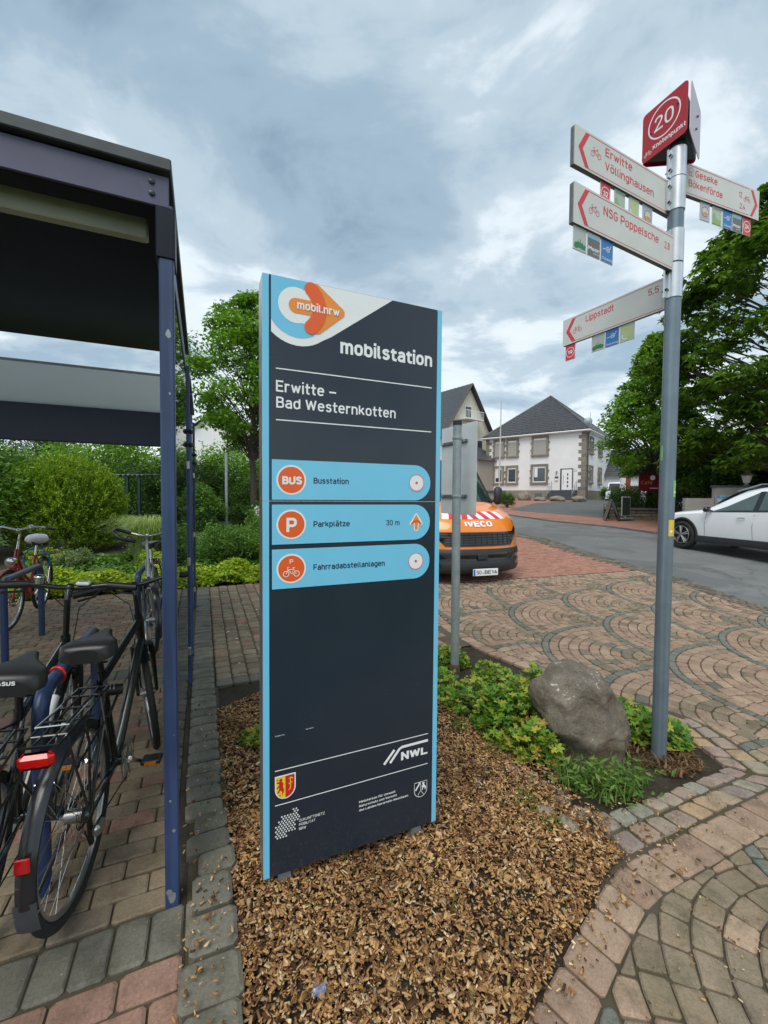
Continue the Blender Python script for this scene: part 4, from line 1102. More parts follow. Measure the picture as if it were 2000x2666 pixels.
sticker(1.50, 1.60, 50, 75, m_spale); sticker(1.34, 1.365, 45, 70, m_spale); sticker(1.84, 1.93, -92, -72, m_sgreen)

m_board = mat('cream_white_board', (0.60, 0.61, 0.585), 0.4, var=0.05, scale=5)
m_bred = print_mat('signal_red_film', (0.62, 0.035, 0.05))
m_kred = print_mat('dark_red_film', (0.42, 0.018, 0.03), 0.3)
m_under = mat('board_edge', (0.16, 0.17, 0.18), 0.5, 0.5)
def board(a, b, zt, zb, tip, label, group='cycle route boards on the signpost'):
    """a, b: plan points of the left and the right end as seen from the front"""
    w = math.hypot(b[0] - a[0], b[1] - a[1]); rz = math.atan2(b[1] - a[1], b[0] - a[0]); h = zt - zb
    e = empty('route_board', (a[0], a[1], zb), rz, label, 'sign', group)
    g = M(); g.box((w / 2, .014, h / 2), (w, .026, h), bev=.003); g.build('board', m_under, e)
    flat('board_face', [(0, 0), (w, 0), (w, h), (0, h)], m_board, e, 1)
    i_ = 0.012
    if tip == 'L': ln = [(0.11, h - i_), (w - i_, h - i_), (w - i_, i_), (0.11, i_)]
    else: ln = [(w - .11, h - i_), (i_, h - i_), (i_, i_), (w - .11, i_)]
    strokes('border_line', [ln], 0.0035, m_bred, e, 2)
    if tip == 'L': ch = [(0.115, h - i_), (0.085, h - i_), (0.030, h / 2), (0.085, i_), (0.115, i_), (0.062, h / 2)]
    else: ch = [(w - .095, h - i_), (w - .070, h - i_), (w - .018, h / 2), (w - .070, i_), (w - .095, i_), (w - .045, h / 2)]
    flat('chevron', [ch[0], ch[1], ch[2], ch[5]], m_bred, e, 3); flat('chevron', [ch[5], ch[2], ch[3], ch[4]], m_bred, e, 3)
    return e, w, h
def logo(e, x, w, kind, num=None, h=0.118, gap=.001):
    g = M(); g.box((x + w / 2, .012, -h / 2 - gap), (w - .003, .004, h), bev=.001)
    p = g.build('route_plate', m_board, e)
    cx = x + w / 2; t_, b_ = -gap, -h - gap; x0, x1 = x + .004, x + w - .004; y = .0099
    def F(nm, pts, m_, l): return flat(nm, pts, m_, p, l, y)
    if kind == 'num':
        F('plate_field', [(x0, b_ + .003), (x1, b_ + .003), (x1, t_), (x0, t_)], m_bred, 1)
        strokes('plate_ring', [arc(cx, (t_ + b_) / 2, .036, 0, 360, 28)], .004, m_white, p, 2, y)
        lettering(num, cx - .021, cx + .021, (t_ + b_) / 2 - .0150, .030, m_white, p, 2, .02, y)
    elif kind == 'green':
        F('plate_field', [(x0, b_ + .003), (x1, b_ + .003), (x1, t_), (x0, t_)], print_mat('pale_sage_film', (0.42, 0.50, 0.40)), 1)
        F('plate_shape', [(x0, b_ + .004), (x1 - .012, b_ + .004), (x1 - .008, b_ + .035), (x0 + .03, b_ + .045), (x0 + .025, b_ + .075), (x0 + .005, b_ + .07)], print_mat('leaf_green_film', (0.25, 0.42, 0.13)), 2)
        lettering('RADTOUR', x0 + .012, x1 - .002, t_ - .022, .010, m_pole, p, 2, 0, y)
    elif kind == 'swirl':
        F('plate_field', [(x0, b_ + .003), (x1, b_ + .003), (x1, t_), (x0, t_)], print_mat('cream_green_film', (0.47, 0.56, 0.36)), 1)
        strokes('plate_swirl', [arc(cx - .004, (t_ + b_) / 2 + .012, .020, 200, -20, 12) + arc(cx - .002, (t_ + b_) / 2 - .012, .020, 30, -120, 10)], .011, print_mat('yellow_green_film', (0.55, 0.60, 0.12)), p, 2, y)
        strokes('plate_swirl', [arc(cx - .010, (t_ + b_) / 2 - .020, .022, 150, 300, 10)], .008, m_white, p, 3, y)
    elif kind == 'wheel':
        F('plate_field', [(x0, b_ + .003), (x1, b_ + .003), (x1, t_), (x0, t_)], print_mat('lilac_grey_film', (0.44, 0.45, 0.52)), 1)
        F('plate_disc', arc(cx, (t_ + b_) / 2, .031, 0, 360, 24)[:-1], print_mat('cream_film', (0.60, 0.60, 0.50)), 2)
        strokes('plate_ring', [arc(cx, (t_ + b_) / 2, .031, 0, 360, 24)], .0035, m_pole, p, 3, y)
        for k in range(6): F('plate_wedge', [(cx, (t_ + b_) / 2)] + arc(cx, (t_ + b_) / 2, .026, -15 - 26 * k, -33 - 26 * k, 3), m_orange, 3)
    elif kind == 'town':
        F('plate_field', [(x0, b_ + .003), (x1, b_ + .003), (x1, t_), (x0, t_)], print_mat('pale_grey_green_film', (0.44, 0.48, 0.45)), 1)
        bt = b_ + .026
        F('plate_skyline', [(x0 + .004, bt - .012), (x0 + .02, bt - .018), (x0 + .04, bt - .010), (x1 - .01, bt - .014), (x1 - .004, bt + .006), (x1 - .012, bt + .014), (x1 - .02, bt + .008), (x1 - .028, bt + .02), (cx + .006, bt + .014), (cx + .002, bt + .042), (cx - .002, bt + .016), (cx - .012, bt + .018), (cx - .014, bt + .032), (cx - .018, bt + .016), (x0 + .012, bt + .012), (x0 + .005, bt)], print_mat('forest_green_film', (0.02, 0.19, 0.06)), 2)
    elif kind == 'moor':
        F('plate_field', [(x0, b_ + .003), (x1, b_ + .003), (x1, t_ - .028), (x0, t_ - .028)], print_mat('slate_film', (0.13, 0.13, 0.12)), 1)
        F('plate_band', [(x0, t_ - .028), (x1, t_ - .028), (x1, t_ - .016), (x0, t_ - .016)], print_mat('sky_blue_film', (0.20, 0.45, 0.68)), 1)
        lettering('Moor', x0 + .004, x1 - .004, b_ + .030, .020, m_white, p, 2, .02, y)
        lettering('ROUTE', cx - .004, x1 - .006, b_ + .014, .008, m_white, p, 2, 0, y)
    elif kind == 'blue':
        F('plate_field', [(x0, b_ + .003), (x1, b_ + .003), (x1, t_), (x0, t_)], print_mat('route_blue_film', (0.02, 0.18, 0.50)), 1)
        strokes('plate_flower', [arc(cx + .006, (t_ + b_) / 2 + .012, .014, 0, 360, 14), [(cx - .004, (t_ + b_) / 2 + .004), (cx + .016, (t_ + b_) / 2 + .020)], [(cx + .016, (t_ + b_) / 2 + .004), (cx - .004, (t_ + b_) / 2 + .020)]], .003, m_white, p, 2, y)
        for k, (dx, dz) in enumerate(((-.034, .008), (-.024, .009), (-.014, .010), (.026, .022), (.030, .032))): F('plate_dot', arc(cx + dx, (t_ + b_) / 2 + dz, .0035, 0, 360, 8)[:-1], m_white, 2)
        lettering('Solweg', x0 + .008, x1 - .004, b_ + .013, .014, m_white, p, 2, 0, y)
    return p
eA, w, h = board((0.966, 2.232), (1.772, 2.650), 3.530, 3.330, 'L', 'uppermost left board reading Erwitte and Völlinghausen')
lettering('Erwitte', 0.245, 0.480, 0.128, .044, m_bred, eA, 2, .004)
lettering('Völlinghausen', 0.245, 0.690, 0.056, .044, m_bred, eA, 2, .004)
lettering('3,6', 0.818, 0.868, 0.120, .038, m_bred, eA, 2, .004); lettering('7,5', 0.818, 0.868, 0.042, .038, m_bred, eA, 2, .004)
strokes('bicycle_pictogram', bike_icon(0.168, 0.090, 0.048), .003, m_bred, eA, 2)
for x, k_ in ((0.225, 'num'), (0.345, 'green'), (0.475, 'swirl'), (0.605, 'wheel')): logo(eA, x, .088 if k_ == 'num' else .098, k_, '32')
eB, w, h = board((0.928, 2.138), (1.726, 2.575), 3.175, 2.975, 'L', 'left board reading NSG Poppelsche, below the Völlinghausen one')
lettering('NSG Poppelsche', 0.235, 0.745, 0.110, .046, m_bred, eB, 2, .004)
lettering('2,8', 0.808, 0.862, 0.105, .040, m_bred, eB, 2, .004)
strokes('bicycle_pictogram', bike_icon(0.160, 0.085, 0.048), .003, m_bred, eB, 2)
for x, k_ in ((0.015, 'town'), (0.125, 'moor'), (0.235, 'blue')): logo(eB, x, .106, k_)
eC, w, h = board((1.400, 3.361), (1.755, 2.690), 2.998, 2.798, 'L', 'lowest board reading Lippstadt, turned towards the house')
lettering('Lippstadt', 0.200, 0.420, 0.122, .046, m_bred, eC, 2, .004)
lettering('5,5', 0.655, 0.722, 0.122, .042, m_bred, eC, 2, .004)
strokes('bicycle_pictogram', bike_icon(0.130, 0.070, 0.045), .003, m_bred, eC, 2)
logo(eC, 0.018, .090, 'num', '19')
for x, k_ in ((0.245, 'town'), (0.353, 'blue'), (0.461, 'swirl')): logo(eC, x, .106, k_)
eD, w, h = board((1.832, 2.745), (2.622, 3.033), 3.769, 3.569, 'R', 'right board reading Geseke and Bökenförde, behind the pole')
lettering('Geseke', 0.185, 0.400, 0.128, .044, m_bred, eD, 2, .004)
lettering('Bökenförde', 0.125, 0.455, 0.056, .044, m_bred, eD, 2, .004)
lettering('12', 0.620, 0.655, 0.110, .038, m_bred, eD, 2, .004); lettering('2,4', 0.635, 0.690, 0.036, .038, m_bred, eD, 2, .004)
strokes('bicycle_pictogram', bike_icon(0.708, 0.095, 0.040), .003, m_bred, eD, 2)
strokes('castle_pictogram', [[(0.125, .125), (0.165, .125), (0.165, .15), (0.125, .15), (.125, .125)], [(.12, .155), (.145, .178), (.172, .158)], [(.135, .125), (.135, .15)], [(.15, .125), (.15, .15)]], .004, m_bred, eD, 2)
for x, k_ in ((0.255, 'wheel'), (0.375, 'green'), (0.480, 'blue'), (0.580, 'moor')): logo(eD, x, .098, k_)
logo(eD, 0.690, .088, 'num', '24')

kn = empty('junction_sign', (1.76, 2.65, 3.70), 0, 'red three-sided number 20 sign on top of the signpost', 'sign')
C3 = [(1.622, 2.750), (1.728, 2.500), (1.954, 2.715)]
g = M(); zt, zb = 4.02, 3.725
cx0 = sum(p[0] for p in C3) / 3; cy0 = sum(p[1] for p in C3) / 3
def ins(p, k): return (cx0 + (p[0] - cx0) * k, cy0 + (p[1] - cy0) * k)
m_dgreen = mat('dark_sign_body', (0.035, 0.045, 0.045), 0.35, 0.2)
q3 = [ins(p, .9) for p in C3]
g.poly([(x, y, zb + .008) for x, y in q3][::-1]); g.poly([(x, y, zt - .06) for x, y in q3])
for i in range(3):
    a, b = q3[i], q3[(i + 1) % 3]; g.poly([(a[0], a[1], zb + .008), (b[0], b[1], zb + .008), (b[0], b[1], zt - .06), (a[0], a[1], zt - .06)])
g.build('body', m_dgreen, kn, world=True)
g = M(); g.tube([(POLE[0], POLE[1], 3.6), (POLE[0], POLE[1], 3.75)], PR - .002, 20); g.build('socket', m_dgreen, kn, world=True)
def rrect(w, h, r):
    return arc(r, r, r, 180, 270, 5) + arc(w - r, r, r, 270, 360, 5) + arc(w - r, h - r, r, 0, 90, 5) + arc(r, h - r, r, 90, 180, 5)
def face_panel(a, b, m_, word):
    w = math.hypot(b[0] - a[0], b[1] - a[1]); rz = math.atan2(b[1] - a[1], b[0] - a[0])
    M4 = Matrix.Translation((a[0] - kn.location[0], a[1] - kn.location[1], zb - kn.location[2])) @ Matrix.Rotation(rz, 4, 'Z')
    pts = rrect(w, .295, .022); g = M()
    g.poly([tuple(M4 @ Vector((x, 0, z))) for x, z in pts]); g.poly([tuple(M4 @ Vector((x, .004, z))) for x, z in pts][::-1])
    for i in range(len(pts)):
        p, q = pts[i], pts[(i + 1) % len(pts)]
        g.poly([tuple(M4 @ Vector(v)) for v in ((p[0], 0, p[1]), (p[0], .004, p[1]), (q[0], .004, q[1]), (q[0], 0, q[1]))])
    pn = g.build('sign_face', m_, kn)
    if word:
        cx, cz = w / 2, .178
        strokes('number_ring', [arc(cx, cz, .095, 0, 360, 44)], .008, m_white, pn, 1, 0, M4=M4)
        lettering('20', cx - .060, cx + .058, cz - .042, .084, m_white, pn, 1, -.002, M4=M4)
        lettering('Knotenpunkt', 0.070, w - .006, 0.040, .028, m_white, pn, 1, .014, M4=M4)
        strokes('bicycle_pictogram', bike_icon(0.038, 0.028, 0.028), .0022, m_white, pn, 1, M4=M4)
        for x in (.055, w - .055):
            g = M(); g.ball(tuple(M4 @ Vector((x, -.002, .20 if x > .1 else .15))), .005, 8, 5); g.build('rivet', m_black, pn)
    else:
        for z in (.10, .19):
            g = M(); g.ball(tuple(M4 @ Vector((w / 2 - .03 + z * .3, -.004, z))), .007, 8, 5); g.build('rivet', mat('violet_rivet', (.12, .05, .25)), pn)
m_glare = mat('red_sheet_sky_glare', (0.62, 0.55, 0.60), 0.3, var=.05)  # red face coloured pale: the sky reflection at grazing view is painted in
face_panel(C3[0], C3[1], m_kred, True)
face_panel((1.7475, 2.500), (1.960, 2.712), m_glare, False)
face_panel((1.950, 2.735), (1.640, 2.770), m_kred, False)

# ------------------------------------------------------------------ blank sign on the short post
bs = empty('grey_sign_post', (0.646, 3.716, 0), 0, 'short galvanised post behind the stele with dark cap', 'post')
g = M(); g.tube([(0, 0, -.05), (-.008, 0, 2.24)], .038, 20); g.build('tube', m_galv, bs, smooth=True)
g = M(); g.tube([(-.008, 0, 2.235), (-.008, 0, 2.275)], .041, 20); g.build('cap', m_black, bs, smooth=True)
g = M(); g.tube([(0, 0, .0), (0, 0, .10), (0, 0, .12)], [.046, .046, .036], 14); g.build('base_sleeve', mat('rusty_sleeve', (0.10, 0.06, 0.045), 0.85, 0.2, .3, 40, .3), bs, smooth=True)
n_ = Vector((0.478, 0.244, 0)).normalized()
pan = empty('blank_sign_panel', (0.570 + .0, 4.235, 1.445), math.atan2(-.50, .255), 'plain grey back of a traffic sign on the short post', 'sign')
g = M(); g.box((.275, .004, .42), (.545, .004, .84), bev=.0015); g.build('sheet', mat('grey_sheet_back', (0.60, 0.63, 0.65), 0.5, 0.2, .08, 6), pan)
for z in (.17, .68):
    g = M()
    g.box((.22, -.008, z), (.40, .014, .030), bev=.003)
    br = g.build('bracket', mat('dark_galvanised', (0.13, 0.145, 0.15), .5, .5), pan)
    for x in (.05, .39):
        b_ = M(); b_.tube([(x, -.022, z), (x, -.012, z)], .009, 6); b_.build('bolt', m_alu, br)
    g = M(); g.torus((0, 0, 0), .042, .003, 'Z', 20, 6, rx=.014)
    cl = g.build('clamp_band', m_galv, bs, loc=None, xf=lambda v, z=z: (v[0] - .005, v[1], v[2] + 1.445 + z))
for z in (.17, .68):
    g = M(); g.tube([(0, 0, 1.445 + z), (.02, .10, 1.445 + z)], .012, 6); g.build('spacer', m_galv, bs)

# ------------------------------------------------------------------ bicycle shelters
d = Nd('dark_blue_paint')
c = d.ramp(d.noise(2.2, 5, 0.65), [(0.3, (0.020, 0.040, 0.105)), (0.7, (0.036, 0.064, 0.150))])
mp = d.n('ShaderNodeMapping'); tcn = d.n('ShaderNodeTexCoord'); d.l(tcn.outputs['Object'], mp.inputs[0]); mp.inputs['Scale'].default_value = (26, 26, 1.3)
nn = d.n('ShaderNodeTexNoise'); nn.inputs['Scale'].default_value = 1.0; nn.inputs['Detail'].default_value = 5; d.l(mp.outputs[0], nn.inputs['Vector'])
c = d.mix(1.0, c, d.ramp(nn.outputs['Fac'], [(0.35, (0.7,) * 3), (0.65, (1.35,) * 3)]), 'MULTIPLY')
c = d.mix(d.ramp(d.noise(38, 4, 0.65), [(0.70, (0, 0, 0)), (0.73, (0.8,) * 3)]), c, (0.42, 0.44, 0.46))
d.base(c); d.set(0.38, 0, 0.5); d.bump(nn.outputs['Fac'], 0.15, 0.002); m_blue_p = d.m
d = Nd('faded_blue_fascia')
c = d.ramp(d.noise(3, 6, 0.7), [(0.3, (0.045, 0.045, 0.095)), (0.7, (0.085, 0.085, 0.15))]); d.base(c); d.set(0.4, 0, 0.5); m_fascia = d.m
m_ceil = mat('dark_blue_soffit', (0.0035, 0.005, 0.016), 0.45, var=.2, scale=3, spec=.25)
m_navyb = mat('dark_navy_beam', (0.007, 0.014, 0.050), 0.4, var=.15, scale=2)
m_trim = mat('weathered_roof_trim', (0.05, 0.06, 0.065), 0.55, 0.3, .25, 9)
d = Nd('milky_sheet')
c = d.ramp(d.noise(5, 6, 0.7), [(0.3, (0.36, 0.38, 0.38)), (0.7, (0.50, 0.51, 0.49))]); d.base(c); d.set(0.35, 0, 0.5)
tr = d.n('ShaderNodeBsdfTranslucent'); tr.inputs[0].default_value = (0.92, 0.95, 0.95, 1)
mx = d.n('ShaderNodeMixShader'); mx.inputs[0].default_value = 0.85
d.l(d.p.outputs[0], mx.inputs[1]); d.l(tr.outputs[0], mx.inputs[2]); d.l(mx.outputs[0], d.o.inputs[0]); m_milk = d.m
def glass_mat(name, tint, alpha_like=0.12, rough=0.02):
    d = Nd(name)
    tr = d.n('ShaderNodeBsdfTransparent'); tr.inputs[0].default_value = (*tint, 1)
    gl = d.n('ShaderNodeBsdfGlossy'); gl.inputs['Roughness'].default_value = rough
    fr = d.n('ShaderNodeFresnel'); fr.inputs[0].default_value = 1.45
    df = d.n('ShaderNodeBsdfDiffuse'); df.inputs[0].default_value = (0.4, 0.42, 0.4, 1)
    m1 = d.n('ShaderNodeMixShader'); m2 = d.n('ShaderNodeMixShader')
    m1.inputs[0].default_value = alpha_like
    dirt = d.ramp(d.noise(4, 5, 0.7), [(0.4, (alpha_like * .3,) * 3), (0.75, (alpha_like * 1.6,) * 3)])
    d.l(dirt, m1.inputs[0])
    d.l(tr.outputs[0], m1.inputs[1]); d.l(df.outputs[0], m1.inputs[2])
    d.l(fr.outputs[0], m2.inputs[0]); d.l(m1.outputs[0], m2.inputs[1]); d.l(gl.outputs[0], m2.inputs[2])
    d.l(m2.outputs[0], d.o.inputs[0]); return d.m
m_glass = glass_mat('shelter_glass', (0.80, 0.90, 0.85), .10)
m_tube_l = mat('light_strip_cover', (0.42, 0.43, 0.38), 0.5, var=.1, scale=6)
def shelter(t0, depth, width, label, first=False, zt=2.82):
    e = empty('bicycle_shelter', (*Wf(0, t0), ter(Wf(0, t0)[1])), ROT, label, 'bicycle shelter', 'blue bicycle shelters')
    Wd, Dp = width, depth                       # local x from -Wd to 0, y from 0 to Dp
    ps = 0.05
    for x in (.004, -Wd + .028):
        for y in (0, Dp):
            g = M(); g.box((x, y, (zt - .15) / 2 - .05), (ps, ps, zt - .05), bev=.005)
            p_ = g.build('post', m_blue_p, e)
    g = M(); g.box((-Wd / 2, -.02, zt - .108), (Wd + .03, .012, .110), bev=.002); g.build('fascia', m_fascia, e)
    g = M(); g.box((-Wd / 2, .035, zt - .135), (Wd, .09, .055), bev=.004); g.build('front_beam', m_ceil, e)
    g = M(); g.box((-Wd / 2, Dp + .035, zt - .025), (Wd + .03, .012, .045), bev=.002); g.build('rear_fascia', m_blue_p, e)
    for k in (0.026, 0.078):
        g = M(); g.ball((-.040, -.028, zt - .062 - k * .8), (.011, .006, .011), 10, 6); g.build('bolt', m_dgreen, e)
    g = M(); g.box((-Wd / 2, Dp / 2, zt - .022), (Wd + .05, Dp + .10, .044), bev=.004); g.build('roof', m_trim, e)
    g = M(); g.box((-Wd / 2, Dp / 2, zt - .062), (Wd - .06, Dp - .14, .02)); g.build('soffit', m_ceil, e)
    g = M(); g.box((-Wd / 2 - .02, .15, zt - .165), (Wd - .10, .05, .085), bev=.006); g.build('light_cover', m_tube_l, e)
    g = M(); g.box((-.012, Dp / 2, zt - .14), (.03, Dp - .06, .10), bev=.003); g.build('side_beam', m_blue_p, e)
    g = M(); g.box((-Wd + .012, Dp / 2, zt - .14), (.03, Dp - .06, .10), bev=.003); g.build('side_beam', m_blue_p, e)
    # corner haunch under the front beam, its shade put into a near-black colour
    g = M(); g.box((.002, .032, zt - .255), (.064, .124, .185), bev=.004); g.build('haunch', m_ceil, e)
    for (x_, z_, s_) in ((.010, 2.20, .013), (.004, .035, .02), (-.006, .055, .014), (.012, .30, .007), (.0, .42, .005), (.012, 1.98, .005)):
        P_ = [(x_ + s_ * random.uniform(.5, 1) * math.cos(k * .7), -.0262, z_ + s_ * 1.5 * random.uniform(.5, 1) * math.sin(k * .7)) for k in range(9)]
        g = M(); g.poly(P_); g.build('paint_chip', m_galv, e)
    # rear cross beam with the grey sheet above it
    if not first: pass
    elif True:
      g = M(); g.box((-Wd / 2, Dp + .0, 2.130), (Wd - .05, .06, .27), bev=.004); g.build('cross_beam', m_navyb, e)
      g = M(); g.box((-Wd / 2, Dp - .01, 2.412), (Wd - .05, .012, .29)); g.build('milky_panel', m_milk, e)
    # glass side wall with clips and knobs
    g = M(); g.box((.010, Dp / 2, 1.30), (.008, Dp - .10, 2.30)); gl_ = g.build('glass_pane', m_glass, e)
    for y in (.05, Dp - .05):
        for z in (.30, 1.05, 1.85):
            g = M(); g.box((.014, y, z), (.022, .034, .065), bev=.004); g.build('clip', m_alu, e)
    for z in (2.02, 2.13):
        for x in (-.012, .034):
            g = M(); g.ball((x, Dp - .02, z), (.020, .024, .022), 12, 8); g.build('rubber_knob', m_black, e)
    return e
shelter(0.0, 2.08, 3.9, 'blue steel bicycle shelter in front with glass side wall and flat roof', True)
shelter(2.75, 1.75, 3.9, 'second blue bicycle shelter standing behind the front one', zt=2.72)

# bicycle hoops
def hoop(r, t, L_, h, label):
    e = empty('bicycle_hoop', (*Wf(r, t), 0), ROT, label, 'bicycle stand', 'blue bicycle hoops')
    rr = 0.10; pts = [(0, 0, -.1), (0, 0, h - rr)] + [(0, rr - rr * math.cos(R(a)), h - rr + rr * math.sin(R(a))) for a in range(15, 91, 15)]
    pts += [(0, L_ - rr + rr * math.sin(R(a)), h - rr + rr * math.cos(R(a))) for a in range(0, 91, 15)] + [(0, L_, -.1)]
    g = M(); g.tube(pts, .029, 16); g.build('hoop_tube', m_blue_p, e, smooth=60)
    return e
hp1 = hoop(-.475, .235, .95, .80, 'blue steel hoop between the two black bicycles')
hoop(-1.53, 3.00, .95, .82, 'blue steel hoop beside the red bicycle')
hoop(-.47, 2.92, .95, .82, 'blue steel hoop beside the silver bicycle')
hoop(-1.53, .235, .95, .80, 'blue steel hoop at the left edge of the front shelter')

# ------------------------------------------------------------------ bicycles
m_tyre = mat('tyre_rubber', (0.018, 0.019, 0.020), 0.75, var=.2, scale=60, bump=.3)
m_chrome = mat('polished_metal', (0.62, 0.62, 0.62), 0.2, 1.0, .05)
m_rim = mat('alloy_rim', (0.42, 0.43, 0.44), 0.3, 0.9, .05)
m_bframe = mat('black_lacquer', (0.010, 0.013, 0.014), 0.22, 0.1, .15, 12, coat=.5)
m_rframe = mat('red_lacquer', (0.36, 0.012, 0.02), 0.25, 0.1, .1, 12, coat=.5)
m_sframe = mat('silver_lacquer', (0.45, 0.46, 0.47), 0.3, 0.5, .05)
m_saddle = mat('black_vinyl', (0.015, 0.015, 0.016), 0.38, var=.15, bump=.1)
m_redl = mat('red_lens', (0.50, 0.006, 0.006), 0.15, var=.1, coat=.6)
m_amber = mat('amber_lens', (0.75, 0.22, 0.01), 0.25, coat=.5)
m_rubber_w = mat('white_sidewall', (0.62, 0.62, 0.60), 0.5)
m_cable = mat('cable_black', (0.01, 0.01, 0.01), 0.4)
m_redcable = mat('red_cable', (0.45, 0.02, 0.02), 0.35)
m_bluecable = mat('blue_cable_lock', (0.02, 0.16, 0.40), 0.35)
m_fender = mat('dark_mudguard', (0.016, 0.018, 0.022), 0.3, coat=.2)
def bicycle(x, y, head, lean, steer, frame, label, kind='trek', white=False, bar='flat', saddle_z=.95, bar_z=1.08, parts=()):
    """local frame: rear wheel contact at the origin, +y forward, z up"""
    e = empty('bicycle', (x, y, ter(y)), 0, label, 'bicycle', 'bicycles parked in the shelters')
    e.rotation_mode = 'XYZ'
    e.matrix_world = Matrix.Translation((x, y, ter(y))) @ Matrix.Rotation(head, 4, 'Z') @ Matrix.Rotation(lean, 4, 'Y')
    RW, WB = .345, 1.08
    hub = (0, 0, RW); bb = (0, .45, .285); st = (0, .29, .80 if kind != 'step' else .76); hd_t = (0, .86, .90); hd_b = (0, .915, .74); fh = (0, WB, RW)
    if kind == 'step': dt = (0, .875, .86)
    m_ = frame
    g = M()
    g.tube([bb, st], .017, 10); g.tube([hd_t, hd_b], .021, 12)
    g.tube([bb, hd_b], .024 if kind != 'step' else .028, 10)
    if kind == 'step': g.tube([(0, .40, .45), (0, .62, .55), (0, .88, .83)], .019, 10)
    else: g.tube([(0, .305, .76), (0, .87, .865)], .019, 10)
    for s_ in (-1, 1):
        g.tube([(s_ * .012, .44, .285), (s_ * .055, .0, RW)], .010, 8)
        g.tube([(s_ * .012, .305, .76), (s_ * .055, 0, RW)], .008, 8)
    g.tube([(-.036, .45, .285), (.036, .45, .285)], .023, 12)
    fr_ = g.build('frame', m_, e, smooth=True)
    # steering parts turned about the head tube axis
    axis = Vector((0, hd_t[1] - hd_b[1], hd_t[2] - hd_b[2])).normalized()
    MS = Matrix.Translation(hd_b) @ Matrix.Rotation(steer, 4, axis) @ Matrix.Translation(-Vector(hd_b))
    sx = lambda v: tuple(MS @ Vector(v))
    g = M()
    for s_ in (-1, 1): g.tube([(s_ * .045, .93, .70), (s_ * .05, .97, .60), (s_ * .052, WB, RW)], [.016, .015, .010], 8)
    g.tube([(-.05, .93, .70), (.05, .93, .70)], .017, 8)
    g.tube([(0, .93, .70), (0, .915, .74)], .016, 8)
    g.build('fork', m_ if kind != 'silver' else m_bframe, e, smooth=True, xf=sx)
    def wheel(c, nm, xf, wm):
        g = M(); g.tube([(-.05, c[1], c[2]), (-.03, c[1], c[2]), (-.03, c[1], c[2]), (.03, c[1], c[2]), (.05, c[1], c[2])], [.008, .012, .026, .026, .008], 12)
        h_ = g.build(nm, m_rim, e, smooth=True, xf=xf)
        g = M(); g.torus(c, RW - .020, .020, 'X', 56, 10, rx=.0195); g.build('tyre', m_tyre, h_, smooth=60, xf=xf)
        if wm: 
            for s_ in (-1, 1):
                g = M(); g.torus((s_ * .016, c[1], c[2]), RW - .030, .009, 'X', 56, 4, rx=.002); g.build('white_band', m_rubber_w, h_, xf=xf)
        g = M(); g.torus(c, RW - .046, .011, 'X', 56, 6, rx=.011); g.build('rim', m_rim, h_, smooth=60, xf=xf)
        g = M()
        for k in range(32):
            a = 2 * math.pi * k / 32; b = a + (.42 if k % 4 < 2 else -.42); s_ = (-1) ** k
            g.tube([(s_ * .026, c[1] + .024 * math.cos(b), c[2] + .024 * math.sin(b)), (0, c[1] + (RW - .05) * math.cos(a), c[2] + (RW - .05) * math.sin(a))], .0011, 3, cap=False)
        g.build('spokes', m_chrome, h_, kind='stuff', xf=xf)
        return h_
    rw = wheel(hub, 'rear_wheel', None, white); fw = wheel(fh, 'front_wheel', sx, white)
    def fender(c, a0, a1, xf, nm, m2):
        g = M(); rows = []
        for i in range(25):
            a = R(a0 + (a1 - a0) * i / 24); row = []
            for k in range(7):
                u = (k - 3) / 3; rr = RW + .016 - .010 * u * u
                row.append((u * .027, c[1] + rr * math.cos(a), c[2] + rr * math.sin(a)))
            rows.append(row)
        g.grid(rows)
        o = g.build(nm, m2, e, smooth=60, xf=xf)
        return o
    rf = fender(hub, 60, 186, None, 'rear_mudguard', m_fender); ff = fender(fh, -15, 130, sx, 'front_mudguard', m_fender if kind != 'step' else m_)
    g = M()
    for s_ in (-1, 1): g.tube([(s_ * .056, 0, RW), (s_ * .028, -.35, .28)], .002, 5); g.tube([(s_ * .056, 0, RW), (s_ * .028, -.22, .62)], .002, 5)
    g.build('mudguard_stay', m_chrome, e)
    # saddle
    sp_ = (0, .29 - (saddle_z - .80) * .30, saddle_z)
    g = M(); g.tube([st, (0, sp_[1] + .01, saddle_z - .05)], .0135, 10); g.build('seat_post', m_chrome if kind != 'trek' else m_bframe, e, smooth=True)
    g = M(); rows = []
    prof = [(-.135, .050, -.012), (-.130, .085, .0), (-.10, .105, .006), (-.05, .100, .008), (0, .070, .006), (.05, .042, .004), (.10, .026, .006), (.135, .020, .004), (.15, .008, -.006)]
    for (yy, w, z) in prof:
        row = []
        for k in range(11):
            a = math.pi * k / 10
            row.append((-w * math.cos(a), sp_[1] + yy + .0, saddle_z + z + .022 * math.sin(a) ** .6 * (1 if w > .03 else .8) - (.0 if 0 < k < 10 else .035)))
        rows.append(row)
    g.grid(rows); g.poly(rows[0]); g.poly(rows[-1][::-1])
    sd = g.build('saddle', m_saddle, e, smooth=60)
    g = M()
    for s_ in (-1, 1):
        g.tube([(s_ * .05, sp_[1] - .09, saddle_z - .02), (s_ * .02, sp_[1] - .02, saddle_z - .045), (s_ * .012, sp_[1] + .12, saddle_z - .012)], .004, 6)
        pts = [(s_ * .055 + .016 * math.cos(a), sp_[1] - .095 + .016 * math.sin(a), saddle_z - .018 - .0022 * a) for a in np.arange(0, 22, .7)]
        if kind != 'silver': g.tube(pts, .0035, 5)
    g.build('saddle_springs', m_black, sd)
